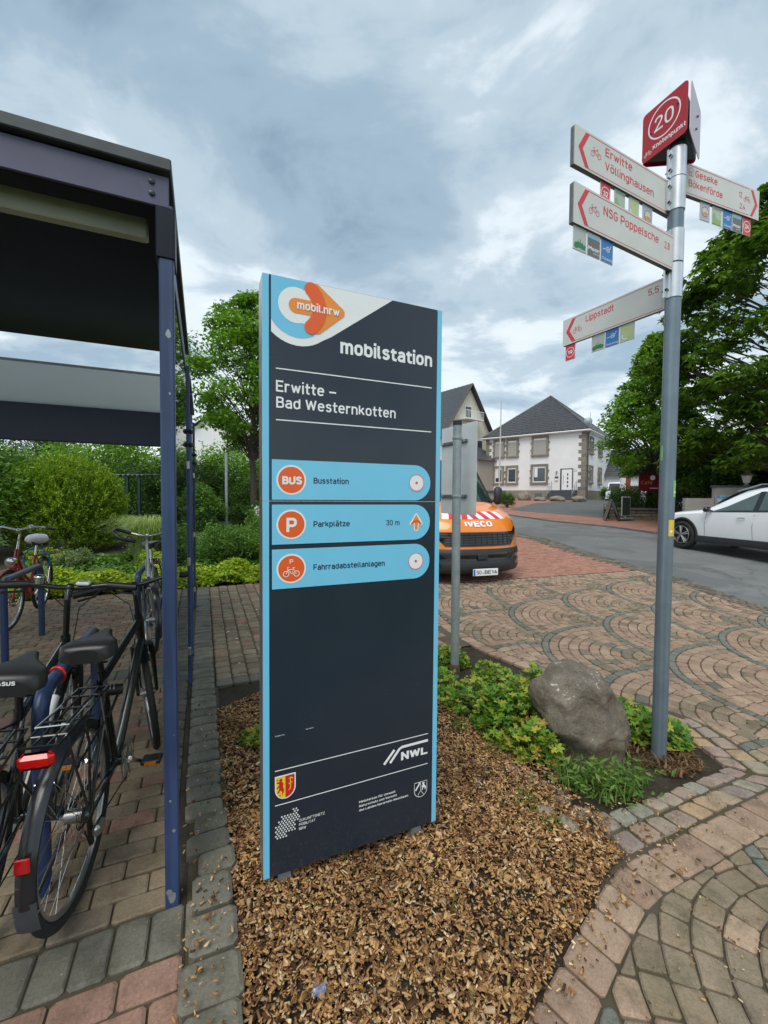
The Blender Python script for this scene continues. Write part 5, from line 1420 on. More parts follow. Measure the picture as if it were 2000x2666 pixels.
    # stem and handlebar
    bz = bar_z; by = hd_t[1] - (bz - hd_t[2]) * .28 + .04
    g = M(); g.tube([(0, hd_t[1], hd_t[2]), (0, hd_t[1] - (bz - .06 - hd_t[2]) * .32, bz - .05), (0, by, bz)], [.014, .014, .017], 10)
    g.ball((0, by, bz), .022, 10, 8)
    g.build('stem', m_chrome if kind == 'step' else (m_sframe if kind == 'silver' else m_bframe), e, smooth=True, xf=sx)
    if bar == 'flat':
        path = [(-.285, by - .035, bz + .012), (-.15, by - .015, bz + .018), (-.05, by, bz), (.05, by, bz), (.15, by - .015, bz + .018), (.285, by - .035, bz + .012)]
    elif bar == 'swept':
        path = [(-.29, by - .16, bz - .0), (-.27, by - .06, bz + .02), (-.15, by + .0, bz + .04), (0, by, bz), (.15, by + .0, bz + .04), (.27, by - .06, bz + .02), (.29, by - .16, bz)]
    else:
        path = [(-.12, by + .10, bz - .05), (-.24, by + .10, bz - .02), (-.29, by + .02, bz + .04), (-.26, by - .07, bz + .06), (-.16, by - .05, bz + .03), (-.05, by, bz), (.05, by, bz), (.16, by - .05, bz + .03), (.26, by - .07, bz + .06), (.29, by + .02, bz + .04), (.24, by + .10, bz - .02), (.12, by + .10, bz - .05)]
        sm = []
        for i in range(len(path) - 1):
            p0 = Vector(path[max(0, i - 1)]); p1 = Vector(path[i]); p2 = Vector(path[i + 1]); p3 = Vector(path[min(len(path) - 1, i + 2)])
            for k in range(5):
                t = k / 5; sm.append(tuple(0.5 * (2 * p1 + (p2 - p0) * t + (2 * p0 - 5 * p1 + 4 * p2 - p3) * t * t + (3 * p1 - p0 - 3 * p2 + p3) * t ** 3)))
        path = sm + [path[-1]]
    g = M(); g.tube(path, .0125 if bar != 'butterfly' else .011, 10)
    hb = g.build('handlebar', m_chrome if kind != 'trek' else m_bframe, e, smooth=60, xf=sx)
    if bar == 'butterfly':
        k = len(path) // 5
        for pp_ in (path[:k * 2], path[-k * 2:]): g = M(); g.tube(pp_, .0175, 10); g.build('grip', m_saddle, hb, smooth=60, xf=sx)
    else:
        for s_ in (-1, 1):
            a = Vector(path[0 if s_ < 0 else -1]); b = Vector(path[1 if s_ < 0 else -2]); b2 = a + (b - a).normalized() * .13
            g = M(); g.tube([tuple(a), tuple(b2)], .0185, 12); g.build('grip', m_saddle, hb, smooth=True, xf=sx)
    for s_ in (-1, 1):
        a = (s_ * .17, by + .005, bz + .0); g = M(); g.tube([a, (s_ * .19, by + .05, bz - .03), (s_ * .27, by + .03, bz - .035)], .006, 6); g.build('brake_lever', m_black, hb, xf=sx)
        g = M(); g.tube([a, (s_ * .12, by + .10, bz - .03), (s_ * .03, by + .12, bz - .13), (s_ * .02, .93, .80)], .0028, 5, cap=False); g.build('brake_cable', m_cable, hb, xf=sx)
    if 'computer' in parts:
        g = M(); g.box((.055, by - .01, bz + .024), (.058, .045, .018), bev=.006); c_ = g.build('bike_computer', m_white, hb, xf=sx)
        g = M(); g.box((.055, by - .012, bz + .0345), (.036, .024, .002)); g.build('display', mat('lcd_grey', (.18, .2, .16), .3), hb, xf=sx)
    if 'bell' in parts:
        g = M(); g.tube([(-.12, by - .01, bz + .02), (-.12, by - .01, bz + .05)], .022, 12); g.ball((-.12, by - .01, bz + .05), (.024, .024, .014), 12, 6); g.build('bell', m_chrome, hb, smooth=60, xf=sx)
    # drive train
    g = M()
    for k in range(3): g.torus((.045 + .006 * k, .45, .285), .062 + .014 * k, .003, 'X', 36, 4, rx=.0016)
    for k in range(5): a = k * 1.257; g.tube([(.05, .45, .285), (.057, .45 + .085 * math.cos(a), .285 + .085 * math.sin(a))], .005, 4)
    ch = g.build('chain_ring', m_rim if kind != 'step' else m_black, e)
    for s_, an in ((1, R(-35)), (-1, R(145))):
        px_, pz_ = .45 + .17 * math.cos(an), .285 + .17 * math.sin(an)
        g = M(); g.tube([(s_ * .062, .45, .285), (s_ * .075, px_, pz_)], [.014, .010], 8); cr_ = g.build('crank', m_chrome, e, smooth=True)
        g = M(); g.box((s_ * .13, px_, pz_), (.095, .075, .022), bev=.005); pd = g.build('pedal', m_black, cr_)
        for q in (-1, 1): g = M(); g.box((s_ * .13, px_ + q * .0385, pz_), (.055, .004, .014)); g.build('pedal_reflector', m_amber, cr_)
    g = M()
    for k in range(7): g.torus((.024 + .0042 * k, 0, RW), .050 - .0042 * k, .003, 'X', 24, 4, rx=.001)
    g.build('sprocket_cluster', m_dark_m, e, kind=None)
    g = M(); g.tube([(.05, .45, .365), (.045, 0, .385)], .0035, 4); g.tube([(.05, .45, .205), (.04, .05, .24), (.04, .03, .19), (.04, -.02, .29)], .0035, 4); g.tube([(.045, .01, .33), (.045, .03, .20)], .010, 6)
    g.build('chain', m_dark_m, e)
    if 'rack' in parts:
        g = M(); zt_ = .765; T = lambda *p: g.tube(p, .0048, 6)
        T((-.055, .20, zt_), (-.062, -.05, zt_), (-.055, -.25, zt_), (.055, -.25, zt_), (.062, -.05, zt_), (.055, .20, zt_), (-.055, .20, zt_))
        for x_ in (-.022, .022): T((x_, .20, zt_), (x_, -.25, zt_))
        for y_ in (-.18, -.08, .02, .12): T((-.06, y_, zt_), (.06, y_, zt_))
        for s_ in (-1, 1):
            T((s_ * .06, -.02, RW + .01), (s_ * .075, -.06, zt_ - .1), (s_ * .06, -.06, zt_)); T((s_ * .06, -.02, RW + .01), (s_ * .085, -.20, zt_ - .12), (s_ * .06, -.20, zt_)); T((s_ * .06, -.02, RW + .01), (s_ * .08, .08, zt_ - .1), (s_ * .06, .10, zt_))
            T((s_ * .085, -.20, zt_ - .12), (s_ * .08, -.06, zt_ - .11), (s_ * .08, .08, zt_ - .10))
        T((-.03, .20, zt_), (0, .32, .74))
        rk = g.build('luggage_rack', m_bframe, e, smooth=60)
        g = M(); g.tube([(-.045, .02, zt_ + .012), (-.050, -.16, zt_ + .022), (.050, -.16, zt_ + .022), (.045, .02, zt_ + .012)], .0035, 6); g.build('spring_clip', m_chrome, rk)
        g = M(); g.box((0, -.268, zt_ - .035), (.105, .032, .052), bev=.014); g.build('rear_light', m_redl, rk)
    if 'reflector' in parts:
        g = M(); g.box((0, -.362, .455), (.042, .010, .050), bev=.004); g.build('reflector', m_redl, rf)
        g = M(); rows = []
        for i in range(6):
            a = R(183 + i * 3.6); rows.append([((k - 3) / 3 * .032, (RW + .014 - .006 * ((k - 3) / 3) ** 2) * math.cos(a), RW + (RW + .014) * math.sin(a)) for k in range(7)])
        g.grid(rows); g.build('mud_flap', mat('mud_flap_rubber', (.06, .07, .08), .5), rf, smooth=60)
    if 'lock' in parts:
        g = M(); g.tube([(-.03, .30, .70), (.07, .34, .69)], .024, 14); lk = g.build('number_lock', m_black, e, smooth=True)
        for k in range(4):
            g = M(); g.torus((0, 0, 0), .024, .002, 'X', 16, 4, rx=.004); g.build('number_ring', m_rim, lk, xf=lambda v, k=k: (v[0] + .0 + .014 * k, v[1] + .315 + .005 * k, v[2] + .699 - .001 * k))
        g = M(); g.tube([(.06, .34, .69), (.05, .22, .62), (-.06, .20, .60), (-.07, .30, .66), (-.03, .31, .70)], .007, 6); g.build('lock_cable', m_cable, lk)
    if 'stand' in parts:
        g = M(); g.tube([(-.04, .06, .28), (-.14, -.06, .02)], .008, 8); g.build('kickstand', m_black, e)
    if 'tail' in parts:
        g = M(); g.box((.0, -.36, .55), (.035, .01, .05), bev=.003); g.build('reflector', m_redl, rf)
    if 'derailleur' in parts:
        g = M(); g.box((.075, .02, .27), (.03, .07, .045), bev=.01); g.build('derailleur', m_rim, e)
    return e, sx, sp_, (by, bz)
m_dark_m = mat('oiled_steel', (0.05, 0.045, 0.04), 0.45, 0.8, .3, 50)
bA, sxA, spA, bbA = bicycle(-1.20, 1.60, R(15.5), R(0.0), R(20), m_bframe, 'black trekking bicycle nearest the shelter corner post, with red rear light', parts=('rack', 'reflector', 'lock', 'stand', 'derailleur'))
bB, sxB, spB, bbB = bicycle(-1.335, 1.245, R(24), R(7), R(3), m_bframe, 'black bicycle at the left edge with wide saddle and white cycle computer', saddle_z=.97, bar_z=1.15, parts=('rack', 'computer', 'bell', 'tail'))
bC, sxC, spC, bbC = bicycle(-4.62, 5.62, R(203), R(-3), R(-8), m_rframe, 'red step-through bicycle with white bag on its saddle', kind='step', bar='swept', bar_z=1.12, saddle_z=.93, parts=('bell',))
bD, sxD, spD, bbD = bicycle(-2.72, 5.02, R(206), R(3), R(14), m_sframe, 'silver trekking bicycle with butterfly handlebar and white tyre walls', kind='silver', white=True, bar='butterfly', bar_z=1.15, saddle_z=1.0, parts=('rack',))
# white writing on bicycle B: head tube band and saddle name
M4 = Matrix.Translation((-.055, spB[1] - .138, .975)) @ Matrix.Rotation(R(0), 4, 'Z')
lettering('PEGASUS', 0, .085, -.010, .014, m_white, bB, 1, .03, M4=M4, name='saddle_lettering')
g = M(); g.tube([(0, .62, .50), (0, .78, .63)], .0255, 12); g.build('white_band', m_white, bB, smooth=True)
# things on and around the bicycles
e = empty('saddle_cover', tuple(bC.matrix_world @ Vector((0, spC[1], .96))), R(203), 'crumpled white plastic bag pulled over the red bicycle saddle', 'bag')
g = M(); rows = []
for i in range(9):
    a = math.pi * i / 8; rows.append([((.115 * math.sin(a) + .012 * random.random()) * math.cos(2 * math.pi * k / 14), (.155 * math.sin(a) + .014 * random.random()) * math.sin(2 * math.pi * k / 14), -.065 * math.cos(a) + .012 * random.random()) for k in range(14)])
g.grid(rows, True); g.build('plastic_sheet', mat('white_plastic_bag', (.68, .68, .70), .35), e, smooth=60)
e = empty('wire_basket', tuple(bC.matrix_world @ Vector((0, -.10, .74))), R(203), 'black wire basket on the rear rack of the red bicycle', 'basket')
g = M()
for z, w, l in ((0, .14, .18), (.07, .155, .195), (.14, .17, .21)):
    g.tube([(-w, -l, z), (w, -l, z), (w, l, z), (-w, l, z), (-w, -l, z)], .0035, 5)
for k in range(9):
    u = k / 4 - 1
    g.tube([(u * .17, -.21, .14), (u * .14, -.18, 0), (u * .14, .18, 0), (u * .17, .21, .14)], .0016, 4); g.tube([(-.17, u * .21, .14), (-.14, u * .18, 0), (.14, u * .18, 0), (.17, u * .21, .14)], .0016, 4)
g.build('wire_mesh', m_black, e)
g = M(); g.box((0, -.02, -.015), (.14, .34, .012), bev=.003); g.build('base_tray', m_black, e)
P_ = bC.matrix_world @ Vector((0.0, .25, .80))
g = M(); g.torus((0, 0, 0), .17, .010, 'Y', 40, 8, a0=-.3, a1=5.2); o = g.build('cable_lock', m_bluecable, None, smooth=60); o.location = (P_.x, P_.y, P_.z - .12)
tag(o, 'blue coiled cable lock hanging from the red bicycle frame', 'bicycle lock')
P_ = bC.matrix_world @ Vector((0.0, .98, .78))
g = M(); g.tube([(0, 0, 0), (.02, -.06, 0)], [.045, .05], 14); g.ball((.022, -.062, 0), (.044, .012, .044), 12, 6); o = g.build('headlight', m_chrome, None, smooth=60); o.parent = bC
o.matrix_parent_inverse = bC.matrix_world.inverted(); o.location = P_
e = hp1
g = M(); g.torus((0, 0, 0), .034, .007, 'Y', 20, 8); o = g.build('cable_loop', m_redcable, None, smooth=60); P_ = Wf(-.475, .46); o.location = (P_[0], P_[1], .80)
tag(o, 'red cable loop wound round the hoop between the black bicycles', 'bicycle lock')

# ------------------------------------------------------------------ foliage
def leaves(name, P, size, m_, parent=None, kind=None, up=0.5, asp=0.5, droop=0.0, dirs=None, fold=.25, sizevar=.35):
    """P (N,3) leaf bases; every leaf a folded pointed blade of 2 triangles x 2"""
    n = len(P)
    if dirs is None:
        dirs = rng.normal(0, 1, (n, 3)); dirs[:, 2] = dirs[:, 2] * .6 - droop
    dirs = dirs / np.linalg.norm(dirs, axis=1, keepdims=True)
    nr = rng.normal(0, 1, (n, 3)) * (1 - up); nr[:, 2] += up * 1.6
    side = np.cross(dirs, nr); side /= np.linalg.norm(side, axis=1, keepdims=True) + 1e-9
    nr = np.cross(side, dirs)
    L_ = (size * rng.uniform(1 - sizevar, 1 + sizevar, n))[:, None]
    wd = L_ * asp * .5
    mid = P + dirs * L_ * .45
    V = np.stack([P, mid + side * wd + nr * wd * fold, P + dirs * L_ - nr * L_ * .08, mid - side * wd + nr * wd * fold], 1)
    o = V.reshape(-1, 3)
    idx = (np.arange(n)[:, None, None] * 4 + np.array([[0, 1, 2], [0, 2, 3]])[None]).reshape(-1, 3)
    return fast_mesh(name, o, idx, m_, parent, kind)
def palm_leaves(name, P, size, m_, parent, k=5, droop=.45):
    """hand-shaped leaves: k leaflets spreading and hanging from each point"""
    n = len(P); base = rng.uniform(0, 6.28, n)
    pts = np.repeat(P, k, 0); a = np.repeat(base, k) + np.tile((np.arange(k) - (k - 1) / 2) * .75, n)
    d_ = np.stack([np.cos(a), np.sin(a), -droop + rng.normal(0, .25, n * k)], 1)
    return leaves(name, pts, size, m_, parent, up=.75, asp=.42, dirs=d_, sizevar=.2)
bark = mat('tree_bark', (0.075, 0.062, 0.048), 0.9, var=.4, scale=18, bump=.6)
def tree(name, x, y, h, trunk_h, crown, label, lm, n_leaf, leaf, clusters=90, cr=.55, trunk_r=.12, palm=False, asp=.5, group=None, shell=.55, lean=(0, 0), seed=1, droop=.25, zb=None):
    """crown: function(u in 0..1 height, azimuth) -> radius"""
    rd = random.Random(seed); z0 = ter(y) if zb is None else zb
    e = empty(name, (x, y, z0), 0, label, 'tree', group)
    g = M(); path = []
    for i in range(8):
        u = i / 7; path.append((lean[0] * u + rd.uniform(-.04, .04) * (i > 0), lean[1] * u + rd.uniform(-.04, .04) * (i > 0), -.1 + u * h * .86))
    g.tube(path, [trunk_r * (1.15 - .98 * i / 7) for i in range(8)], 9)
    C_ = []
    for i in range(clusters):
        u = rd.random() ** .9; az = rd.uniform(0, 6.283); rmax = crown(u, az)
        rr = rmax * (shell + (1 - shell) * rd.random() ** .6) if rd.random() < .8 else rmax * rd.random()
        z = trunk_h + u * (h - trunk_h)
        c_ = (lean[0] * u + rr * math.cos(az), lean[1] * u + rr * math.sin(az), z)
        C_.append((c_, cr * rd.uniform(.6, 1.3) * (0.55 + .45 * (rmax / max(.01, crown(.35, az))))))
        t0 = max(trunk_h * .8, z - rr * .8 - .2); k = min(.999, max(0, t0 / (h * .86)))
        b = (lean[0] * k, lean[1] * k, t0)
        m1 = tuple(b[j] + (c_[j] - b[j]) * .5 + (0.12 * rr if j == 2 else rd.uniform(-.1, .1)) for j in range(3))
        r0 = trunk_r * .32 * (1.1 - k)
        g.tube([b, m1, c_], [r0, r0 * .6, .006], 5, cap=False)
    g.build('trunk', bark, e, smooth=True)
    P = []
    per = n_leaf // clusters
    for c_, r_ in C_:
        q = rng.normal(0, 1, (per, 3)); q /= np.linalg.norm(q, axis=1, keepdims=True)
        q *= (rng.random((per, 1)) ** .45) * r_; q[:, 2] *= .55
        q[:, 2] -= .25 * (q[:, 0] ** 2 + q[:, 1] ** 2) / r_
        P.append(q + np.array(c_))
    P = np.vstack(P)
    if palm: palm_leaves('crown', P, leaf, lm, e)
    else: leaves('crown', P, leaf, lm, e, up=.55, asp=asp, droop=droop)
    return e
lf_lime = leaf_mat('fresh_green_leaf', [(0.055, 0.113, 0.013), (0.110, 0.227, 0.023), (0.179, 0.347, 0.036), (0.266, 0.453, 0.058)])
lf_mid = leaf_mat('mid_green_leaf', [(0.034, 0.083, 0.013), (0.071, 0.158, 0.023), (0.117, 0.234, 0.036), (0.172, 0.302, 0.051)])
lf_dark = leaf_mat('dark_green_leaf', [(0.016, 0.041, 0.008), (0.032, 0.076, 0.014), (0.054, 0.120, 0.022), (0.094, 0.173, 0.036)], .28)
lf_yew = leaf_mat('yew_green_needle', [(0.05, 0.10, 0.006), (0.12, 0.22, 0.012), (0.24, 0.38, 0.02), (0.42, 0.52, 0.05)], .3)
lf_gold = leaf_mat('yellow_green_leaf', [(0.094, 0.196, 0.019), (0.218, 0.362, 0.026), (0.468, 0.544, 0.038), (0.600, 0.600, 0.064)])
lf_ger = leaf_mat('geranium_leaf', [(0.035, 0.095, 0.014), (0.075, 0.19, 0.024), (0.13, 0.28, 0.032), (0.22, 0.36, 0.04), (0.42, 0.42, 0.06), (0.40, 0.22, 0.06)], .3)
lf_grey = leaf_mat('grey_green_leaf', [(0.094, 0.151, 0.064), (0.188, 0.257, 0.115), (0.296, 0.362, 0.179)])
lf_grass = leaf_mat('grass_blade', [(0.04, 0.10, 0.016), (0.08, 0.17, 0.028), (0.14, 0.25, 0.045), (0.24, 0.29, 0.08)])
lf_reed = leaf_mat('striped_reed_blade', [(0.156, 0.242, 0.077), (0.312, 0.408, 0.141), (0.531, 0.600, 0.269)])

# tree left of the stele
tree('young_tree', -4.75, 15.2, 8.2, 3.0, lambda u, a: 2.25 * (math.sin(math.pi * min(1, .12 + u * .86)) ** .75) * (1 + .12 * math.sin(3 * a + 4 * u)),
     'fresh green tree with slim trunk between shelter and stele', lf_lime, 22000, .155, clusters=150, cr=.62, trunk_r=.13, seed=5, shell=.5)
# conical maple by the cafe
tree('maple_tree', 13.6, 21.5, 9.2, 2.2, lambda u, a: 3.1 * (1 - u) ** .72 * (1 + .10 * math.sin(2 * a)) * (0.48 + .52 * min(1, u * 4)),
     'mid green conical maple between white house and signpost', lf_lime, 27000, .17, clusters=210, cr=.58, trunk_r=.16, seed=8, shell=.5, asp=.62)
# big chestnut on the right
tree('chestnut_tree', 15.0, 14.6, 12.6, 1.6, lambda u, a: 5.0 * (math.sin(math.pi * min(1, .22 + u * .76)) ** .6) * (1 + .07 * math.sin(3 * a + 2)),
     'large dark chestnut tree filling the right edge behind the car', leaf_mat('chestnut_leaf', [(0.032, 0.072, 0.009), (0.065, 0.135, 0.016), (0.115, 0.215, 0.026), (0.20, 0.32, 0.04)], .4), 17000, .25, clusters=330, cr=.8, trunk_r=.28, palm=True, seed=12, shell=.6)
def bush(name, x, y, rx, ry, h, label, lm, n, leaf, cat='bush', group=None, zb=None, up=.5, asp=.5, clusters=40, rough=.22, stems=True, boxy=1.0, sd=0):
    z0 = ter(y) if zb is None else zb
    e = empty(name, (x, y, z0), 0, label, cat, group)
    rd = random.Random(sd + int(abs(x * 91 + y * 37)))
    P = []; per = n // clusters
    g = M()
    for i in range(clusters):
        a = rd.uniform(0, 6.283); el_ = math.asin(rd.uniform(-.75, 1)); k = rd.uniform(.62, .95)
        c_ = [rx * k * math.copysign(abs(math.cos(a) * math.cos(el_)) ** boxy, math.cos(a)), ry * k * math.copysign(abs(math.sin(a) * math.cos(el_)) ** boxy, math.sin(a)), h * .5 + h * .46 * k * math.copysign(abs(math.sin(el_)) ** boxy, math.sin(el_))]
        r_ = rough * min(rx * 1.3, h) * rd.uniform(.7, 1.4)
        q = rng.normal(0, 1, (per, 3)); q /= np.linalg.norm(q, axis=1, keepdims=True); q *= rng.random((per, 1)) ** .4 * r_
        q = q + np.array(c_); P.append(q[q[:, 2] > 0.01])
        if i % 3 == 0: g.tube([(c_[0] * .1, c_[1] * .1, 0), (c_[0] * .5, c_[1] * .5, c_[2] * .6), tuple(c_)], [.02, .012, .004], 5, cap=False)
    g.build('stems', bark, e)
    # darker interior so that it does not read hollow
    nn_ = n // 4; q = rng.normal(0, 1, (nn_, 3)); q /= np.linalg.norm(q, axis=1, keepdims=True); q *= rng.random((nn_, 1)) ** .33 * .78
    q = q * np.array([rx, ry, h * .5]) + np.array([0, 0, h * .5]); P.append(q)
    leaves('foliage', np.vstack(P), leaf, lm, e, up=up, asp=asp)
    return e
# yew ball: feathery upright sprays
def yew(x, y, rx, h, label):
    e = empty('yew_bush', (x, y, ter(y)), 0, label, 'bush')
    n = 3300; P = []; D = []
    for i in range(n):
        a = random.uniform(0, 6.283); u = random.uniform(-.98, 1.0)
        cz = math.sqrt(max(0, 1 - u * u)) if u > 0 else 1 - .30 * u * u; k = random.uniform(.72, 1.0)
        c_ = np.array([rx * k * cz * math.cos(a), rx * k * cz * math.sin(a), h * .47 + h * .49 * u * k])
        od = np.array([cz * math.cos(a) * .8, cz * math.sin(a) * .8, u * .6 + .75]); od /= np.linalg.norm(od)
        L_ = random.uniform(.12, .40)
        for j in range(26):
            t = j / 26; P.append(c_ + od * L_ * t + rng.normal(0, .012, 3)); s_ = rng.normal(0, 1, 3) * .75; D.append(od * .8 + s_)
    leaves('foliage', np.array(P), .072, lf_yew, e, up=.3, asp=.28, dirs=np.array(D))
    g = M(); g.tube([(0, 0, 0), (0, 0, h * .6)], [.06, .02], 8); g.build('stem', bark, e)
yew(-7.85, 10.4, 1.12, 2.2, 'bright green rounded yew bush behind the red bicycle')
# fountain grass
def fountain(x, y, R_, h, label, n=900, lm=None):
    e = empty('fountain_grass', (x, y, ter(y)), 0, label, 'plant'); g = []
    F = []
    for i in range(n):
        a = random.uniform(0, 6.283); out_ = random.uniform(.35, 1) * R_; hh = h * random.uniform(.7, 1.05); b = (random.gauss(0, .08), random.gauss(0, .08))
        w = .006; sd = (-math.sin(a) * w, math.cos(a) * w); k = len(g)
        for j in range(7):
            t = j / 6; r_ = out_ * t ** 1.25; z = hh * (1.9 * t - 1.25 * t * t) ; ww = 1 - t * .85
            p = (b[0] + r_ * math.cos(a), b[1] + r_ * math.sin(a), z)
            g.append((p[0] + sd[0] * ww, p[1] + sd[1] * ww, z)); g.append((p[0] - sd[0] * ww, p[1] - sd[1] * ww, z))
        for j in range(6): F.append((k + 2 * j, k + 2 * j + 1, k + 2 * j + 3, k + 2 * j + 2))
    fast_mesh('blades', np.array(g), np.array(F), lm or lf_reed, e)
fountain(-4.95, 8.7, .95, 1.35, 'arching striped ornamental grass right of the yew bush', 1300)
# hedges, shrubs and planting left and behind
bush('leafy_shrub', -9.3, 9.6, 1.5, 1.2, 2.7, 'light green broad-leaved shrub at the far left edge of the garden', lf_mid, 9000, .12, clusters=60)
bush('clipped_hedge', -9.5, 15.5, 4.6, 1.0, 2.45, 'long green hedge behind the yew bush and trellis', leaf_mat('hedge_leaf', [(0.014, 0.036, 0.008), (0.028, 0.070, 0.013), (0.05, 0.11, 0.02), (0.085, 0.16, 0.03)]), 26000, .10, cat='hedge', clusters=150, rough=.16, boxy=.55)
bush('dark_shrub', -6.9, 14.0, .9, .8, 2.0, 'dark green shrub beside the green trellis hut', lf_dark, 7000, .09, clusters=40)
bush('arching_shrub', -5.6, 12.8, .75, .7, 1.7, 'small arching green shrub behind the ornamental grass', lf_mid, 5000, .08, clusters=30)
bush('garden_tree_mass', -12.6, 19.0, 3.4, 2.2, 3.8, 'pale green hazel-like bush above the hedge at far left', lf_lime, 16000, .15, clusters=80)
bush('garden_tree_mass', -7.4, 20.5, 2.6, 1.8, 3.5, 'pale green bush above the hedge, behind the shelter beam', lf_lime, 12000, .15, clusters=60)
bush('conifer', -16.5, 20.5, 2.0, 2.0, 5.0, 'dark conifer behind the pale bushes at far left', lf_dark, 9000, .12, clusters=50)
bush('topiary_ball', -5.15, 12.2, .38, .38, .85, 'small dark clipped topiary ball behind the second shelter post', lf_dark, 5000, .04, clusters=60, rough=.12)
bush('dark_hedge', -3.6, 14.0, 1.9, .5, .95, 'low dark clipped hedge behind the thin grey post', lf_dark, 9000, .06, cat='hedge', clusters=90, rough=.16, boxy=.5)
bush('background_shrub', -5.5, 19.0, 3.6, 1.2, 1.9, 'mixed green shrubbery under the slim tree', lf_mid, 14000, .12, clusters=90)
for i, (x, y, r_, h_, m_, lb) in enumerate(((-4.75, 9.2, .85, .75, lf_grey, 'soft grey-green lavender mound behind the glass wall'), (-3.2, 8.7, .75, .85, lf_mid, 'loose rose shrub with reddish tips beside the stele'),
        (-2.55, 9.7, .8, .95, lf_mid, 'leafy green shrub half hidden by the stele'), (-3.9, 10.6, .9, .6, lf_mid, 'low spreading green plant near the thin post'))):
    bush('border_plant', x, y, r_, r_ * .8, h_, lb, m_, 6000, .055, cat='plant', clusters=50)
bush('filler_shrub', -8.6, 8.3, .75, .6, .8, 'loose leafy plant in front of the yew bush at left', lf_mid, 3500, .08, clusters=30)
# hydrangea with white flower heads
e = bush('hydrangea', -3.35, 14.2 - 1.2, .95, .6, 1.15, 'hydrangea with white flower heads left of the stele', lf_mid, 5000, .09, cat='plant', clusters=40)
m_flower = mat('white_petals', (0.72, 0.74, 0.68), 0.6)
for i in range(14):
    a = random.uniform(0, 6.28); r_ = random.uniform(.1, .85); px_, py_ = r_ * .9 * math.cos(a), -.35 + r_ * .3 * math.sin(a); pz = 1.12 - r_ * .45 + random.uniform(-.1, .06)
    q = rng.normal(0, 1, (60, 3)); q /= np.linalg.norm(q, axis=1, keepdims=True)
    leaves('flower_head', q * .075 + np.array([px_, py_, pz]), .045, m_flower, e, asp=.9, dirs=q)
# pink boulders
m_pinkrock = mat('pink_granite', (0.30, 0.215, 0.185), 0.85, var=.25, scale=25, bump=.4)
def rock(name, x, y, rx, ry, rz, label, m_, sd=0, cat='rock', group=None, z=None):
    g = M(); rd = Vector((sd * 3.1, sd * 1.7, 0)); rows = []
    for i in range(17):
        a = math.pi * i / 16; row = []
        for k in range(26):
            b = 2 * math.pi * k / 26; v = Vector((math.sin(a) * math.cos(b), math.sin(a) * math.sin(b), -math.cos(a)))
            s_ = 1 + .28 * noise.noise(v * 1.3 + rd) + .08 * noise.noise(v * 4 + rd)
            row.append((v.x * rx * s_, v.y * ry * s_, v.z * rz * s_ + rz * .55))
        rows.append(row)
    g.grid(rows, True); o = g.build(name, m_, None, smooth=60); o.location = (x, y, ter(y) if z is None else z)
    return tag(o, label, cat, group)
rock('boulder', -3.9, 12.4, .42, .3, .24, 'pink granite boulder in the planting left of the stele', m_pinkrock, 1)
rock('boulder', -3.25, 12.2, .28, .25, .17, 'smaller pink granite boulder next to the larger pink one', m_pinkrock, 2)
# front ground cover band in the left bed
def cover(name, poly, n, size, lm, label, hmax, cat='ground cover', asp=.8, zoff=0.0, hfun=None):
    xs = [p[0] for p in poly]; ys = [p[1] for p in poly]; P = []
    while len(P) < n:
        x, y = random.uniform(min(xs), max(xs)), random.uniform(min(ys), max(ys))
        if not inside((x, y), poly): continue
        hh = hmax * (.55 + .9 * noise.noise((x * 1.9, y * 1.9, 5))) if hfun is None else hfun(x, y)
        if hh <= 0: continue
        P.append((x, y, ter(y) + zoff + hh * random.random() ** .5))
    o = leaves(name, np.array(P), size, lm, None, 'stuff', up=.8, asp=asp)
    return tag(o, label, cat)
cover('ground_cover', Wp((-2.6, 5.66), (2.2, 5.66), (2.2, 6.35), (-2.6, 6.35)), 15000, .06, lf_gold, 'yellow-green leafy ground cover along the far edge of the paving', .34)
cover('ground_cover', Wp((-4.6, 5.66), (-2.6, 5.66), (-2.6, 6.5), (-4.6, 6.5)), 6000, .07, lf_mid, 'green leafy ground cover behind the red bicycle', .30)
cover('ground_cover', Wp((-3.6, 6.5), (2.2, 6.4), (2.0, 9.5), (-3.0, 9.0)), 9000, .08, lf_mid, 'mixed low green planting behind the yellow ground cover', .22)
for i, (x, y) in enumerate(((-5.9, 8.0), (-4.3, 7.9), (-6.6, 8.2))):
    bush('perennial', x, y, .32, .28, .45, ['pale variegated perennial in front of the yew bush', 'golden small-leaved perennial in front of the fountain grass', 'small pale perennial left of the variegated one'][i], lf_gold if i else lf_grey, 1600, .045, cat='plant', clusters=18)

# thin galvanised post, trellis hut, white houses beyond the garden
o = M(); o.tube([(0, 0, -.1), (0, 0, 2.75)], .045, 14); o = o.build('grey_post', m_galv, None, smooth=True); o.location = (-4.95, 13.2, ter(13.2) - .15)
tag(o, 'thin galvanised post standing in the shrubs under the slim tree', 'post')
e = empty('trellis_hut', (-8.3, 13.2, ter(13.2)), 0, 'dark green mesh hut with corrugated roof among the hedges', 'hut')
m_gmesh = mat('dark_green_steel', (0.012, 0.04, 0.03), .5)
for x in (-.85, .25, .62):
    g = M(); g.box((x, 0, .9), (.07, .07, 1.9)); g.build('post', m_gmesh, e)
g = M(); rows = []
for j in (0, 1): rows.append([(-.95 + 1.8 * k / 60, -.1 + j * 1.2, 1.88 + .02 * math.sin(k * 1.3) + .06 * j) for k in range(61)])
g.grid(rows); g.build('corrugated_roof', mat('grey_corrugated_sheet', (.17, .17, .17), .6, .3), e)
g = M()
for k in range(9): g.box((-.3, .02, .25 + k * .19), (1.15, .008, .010))
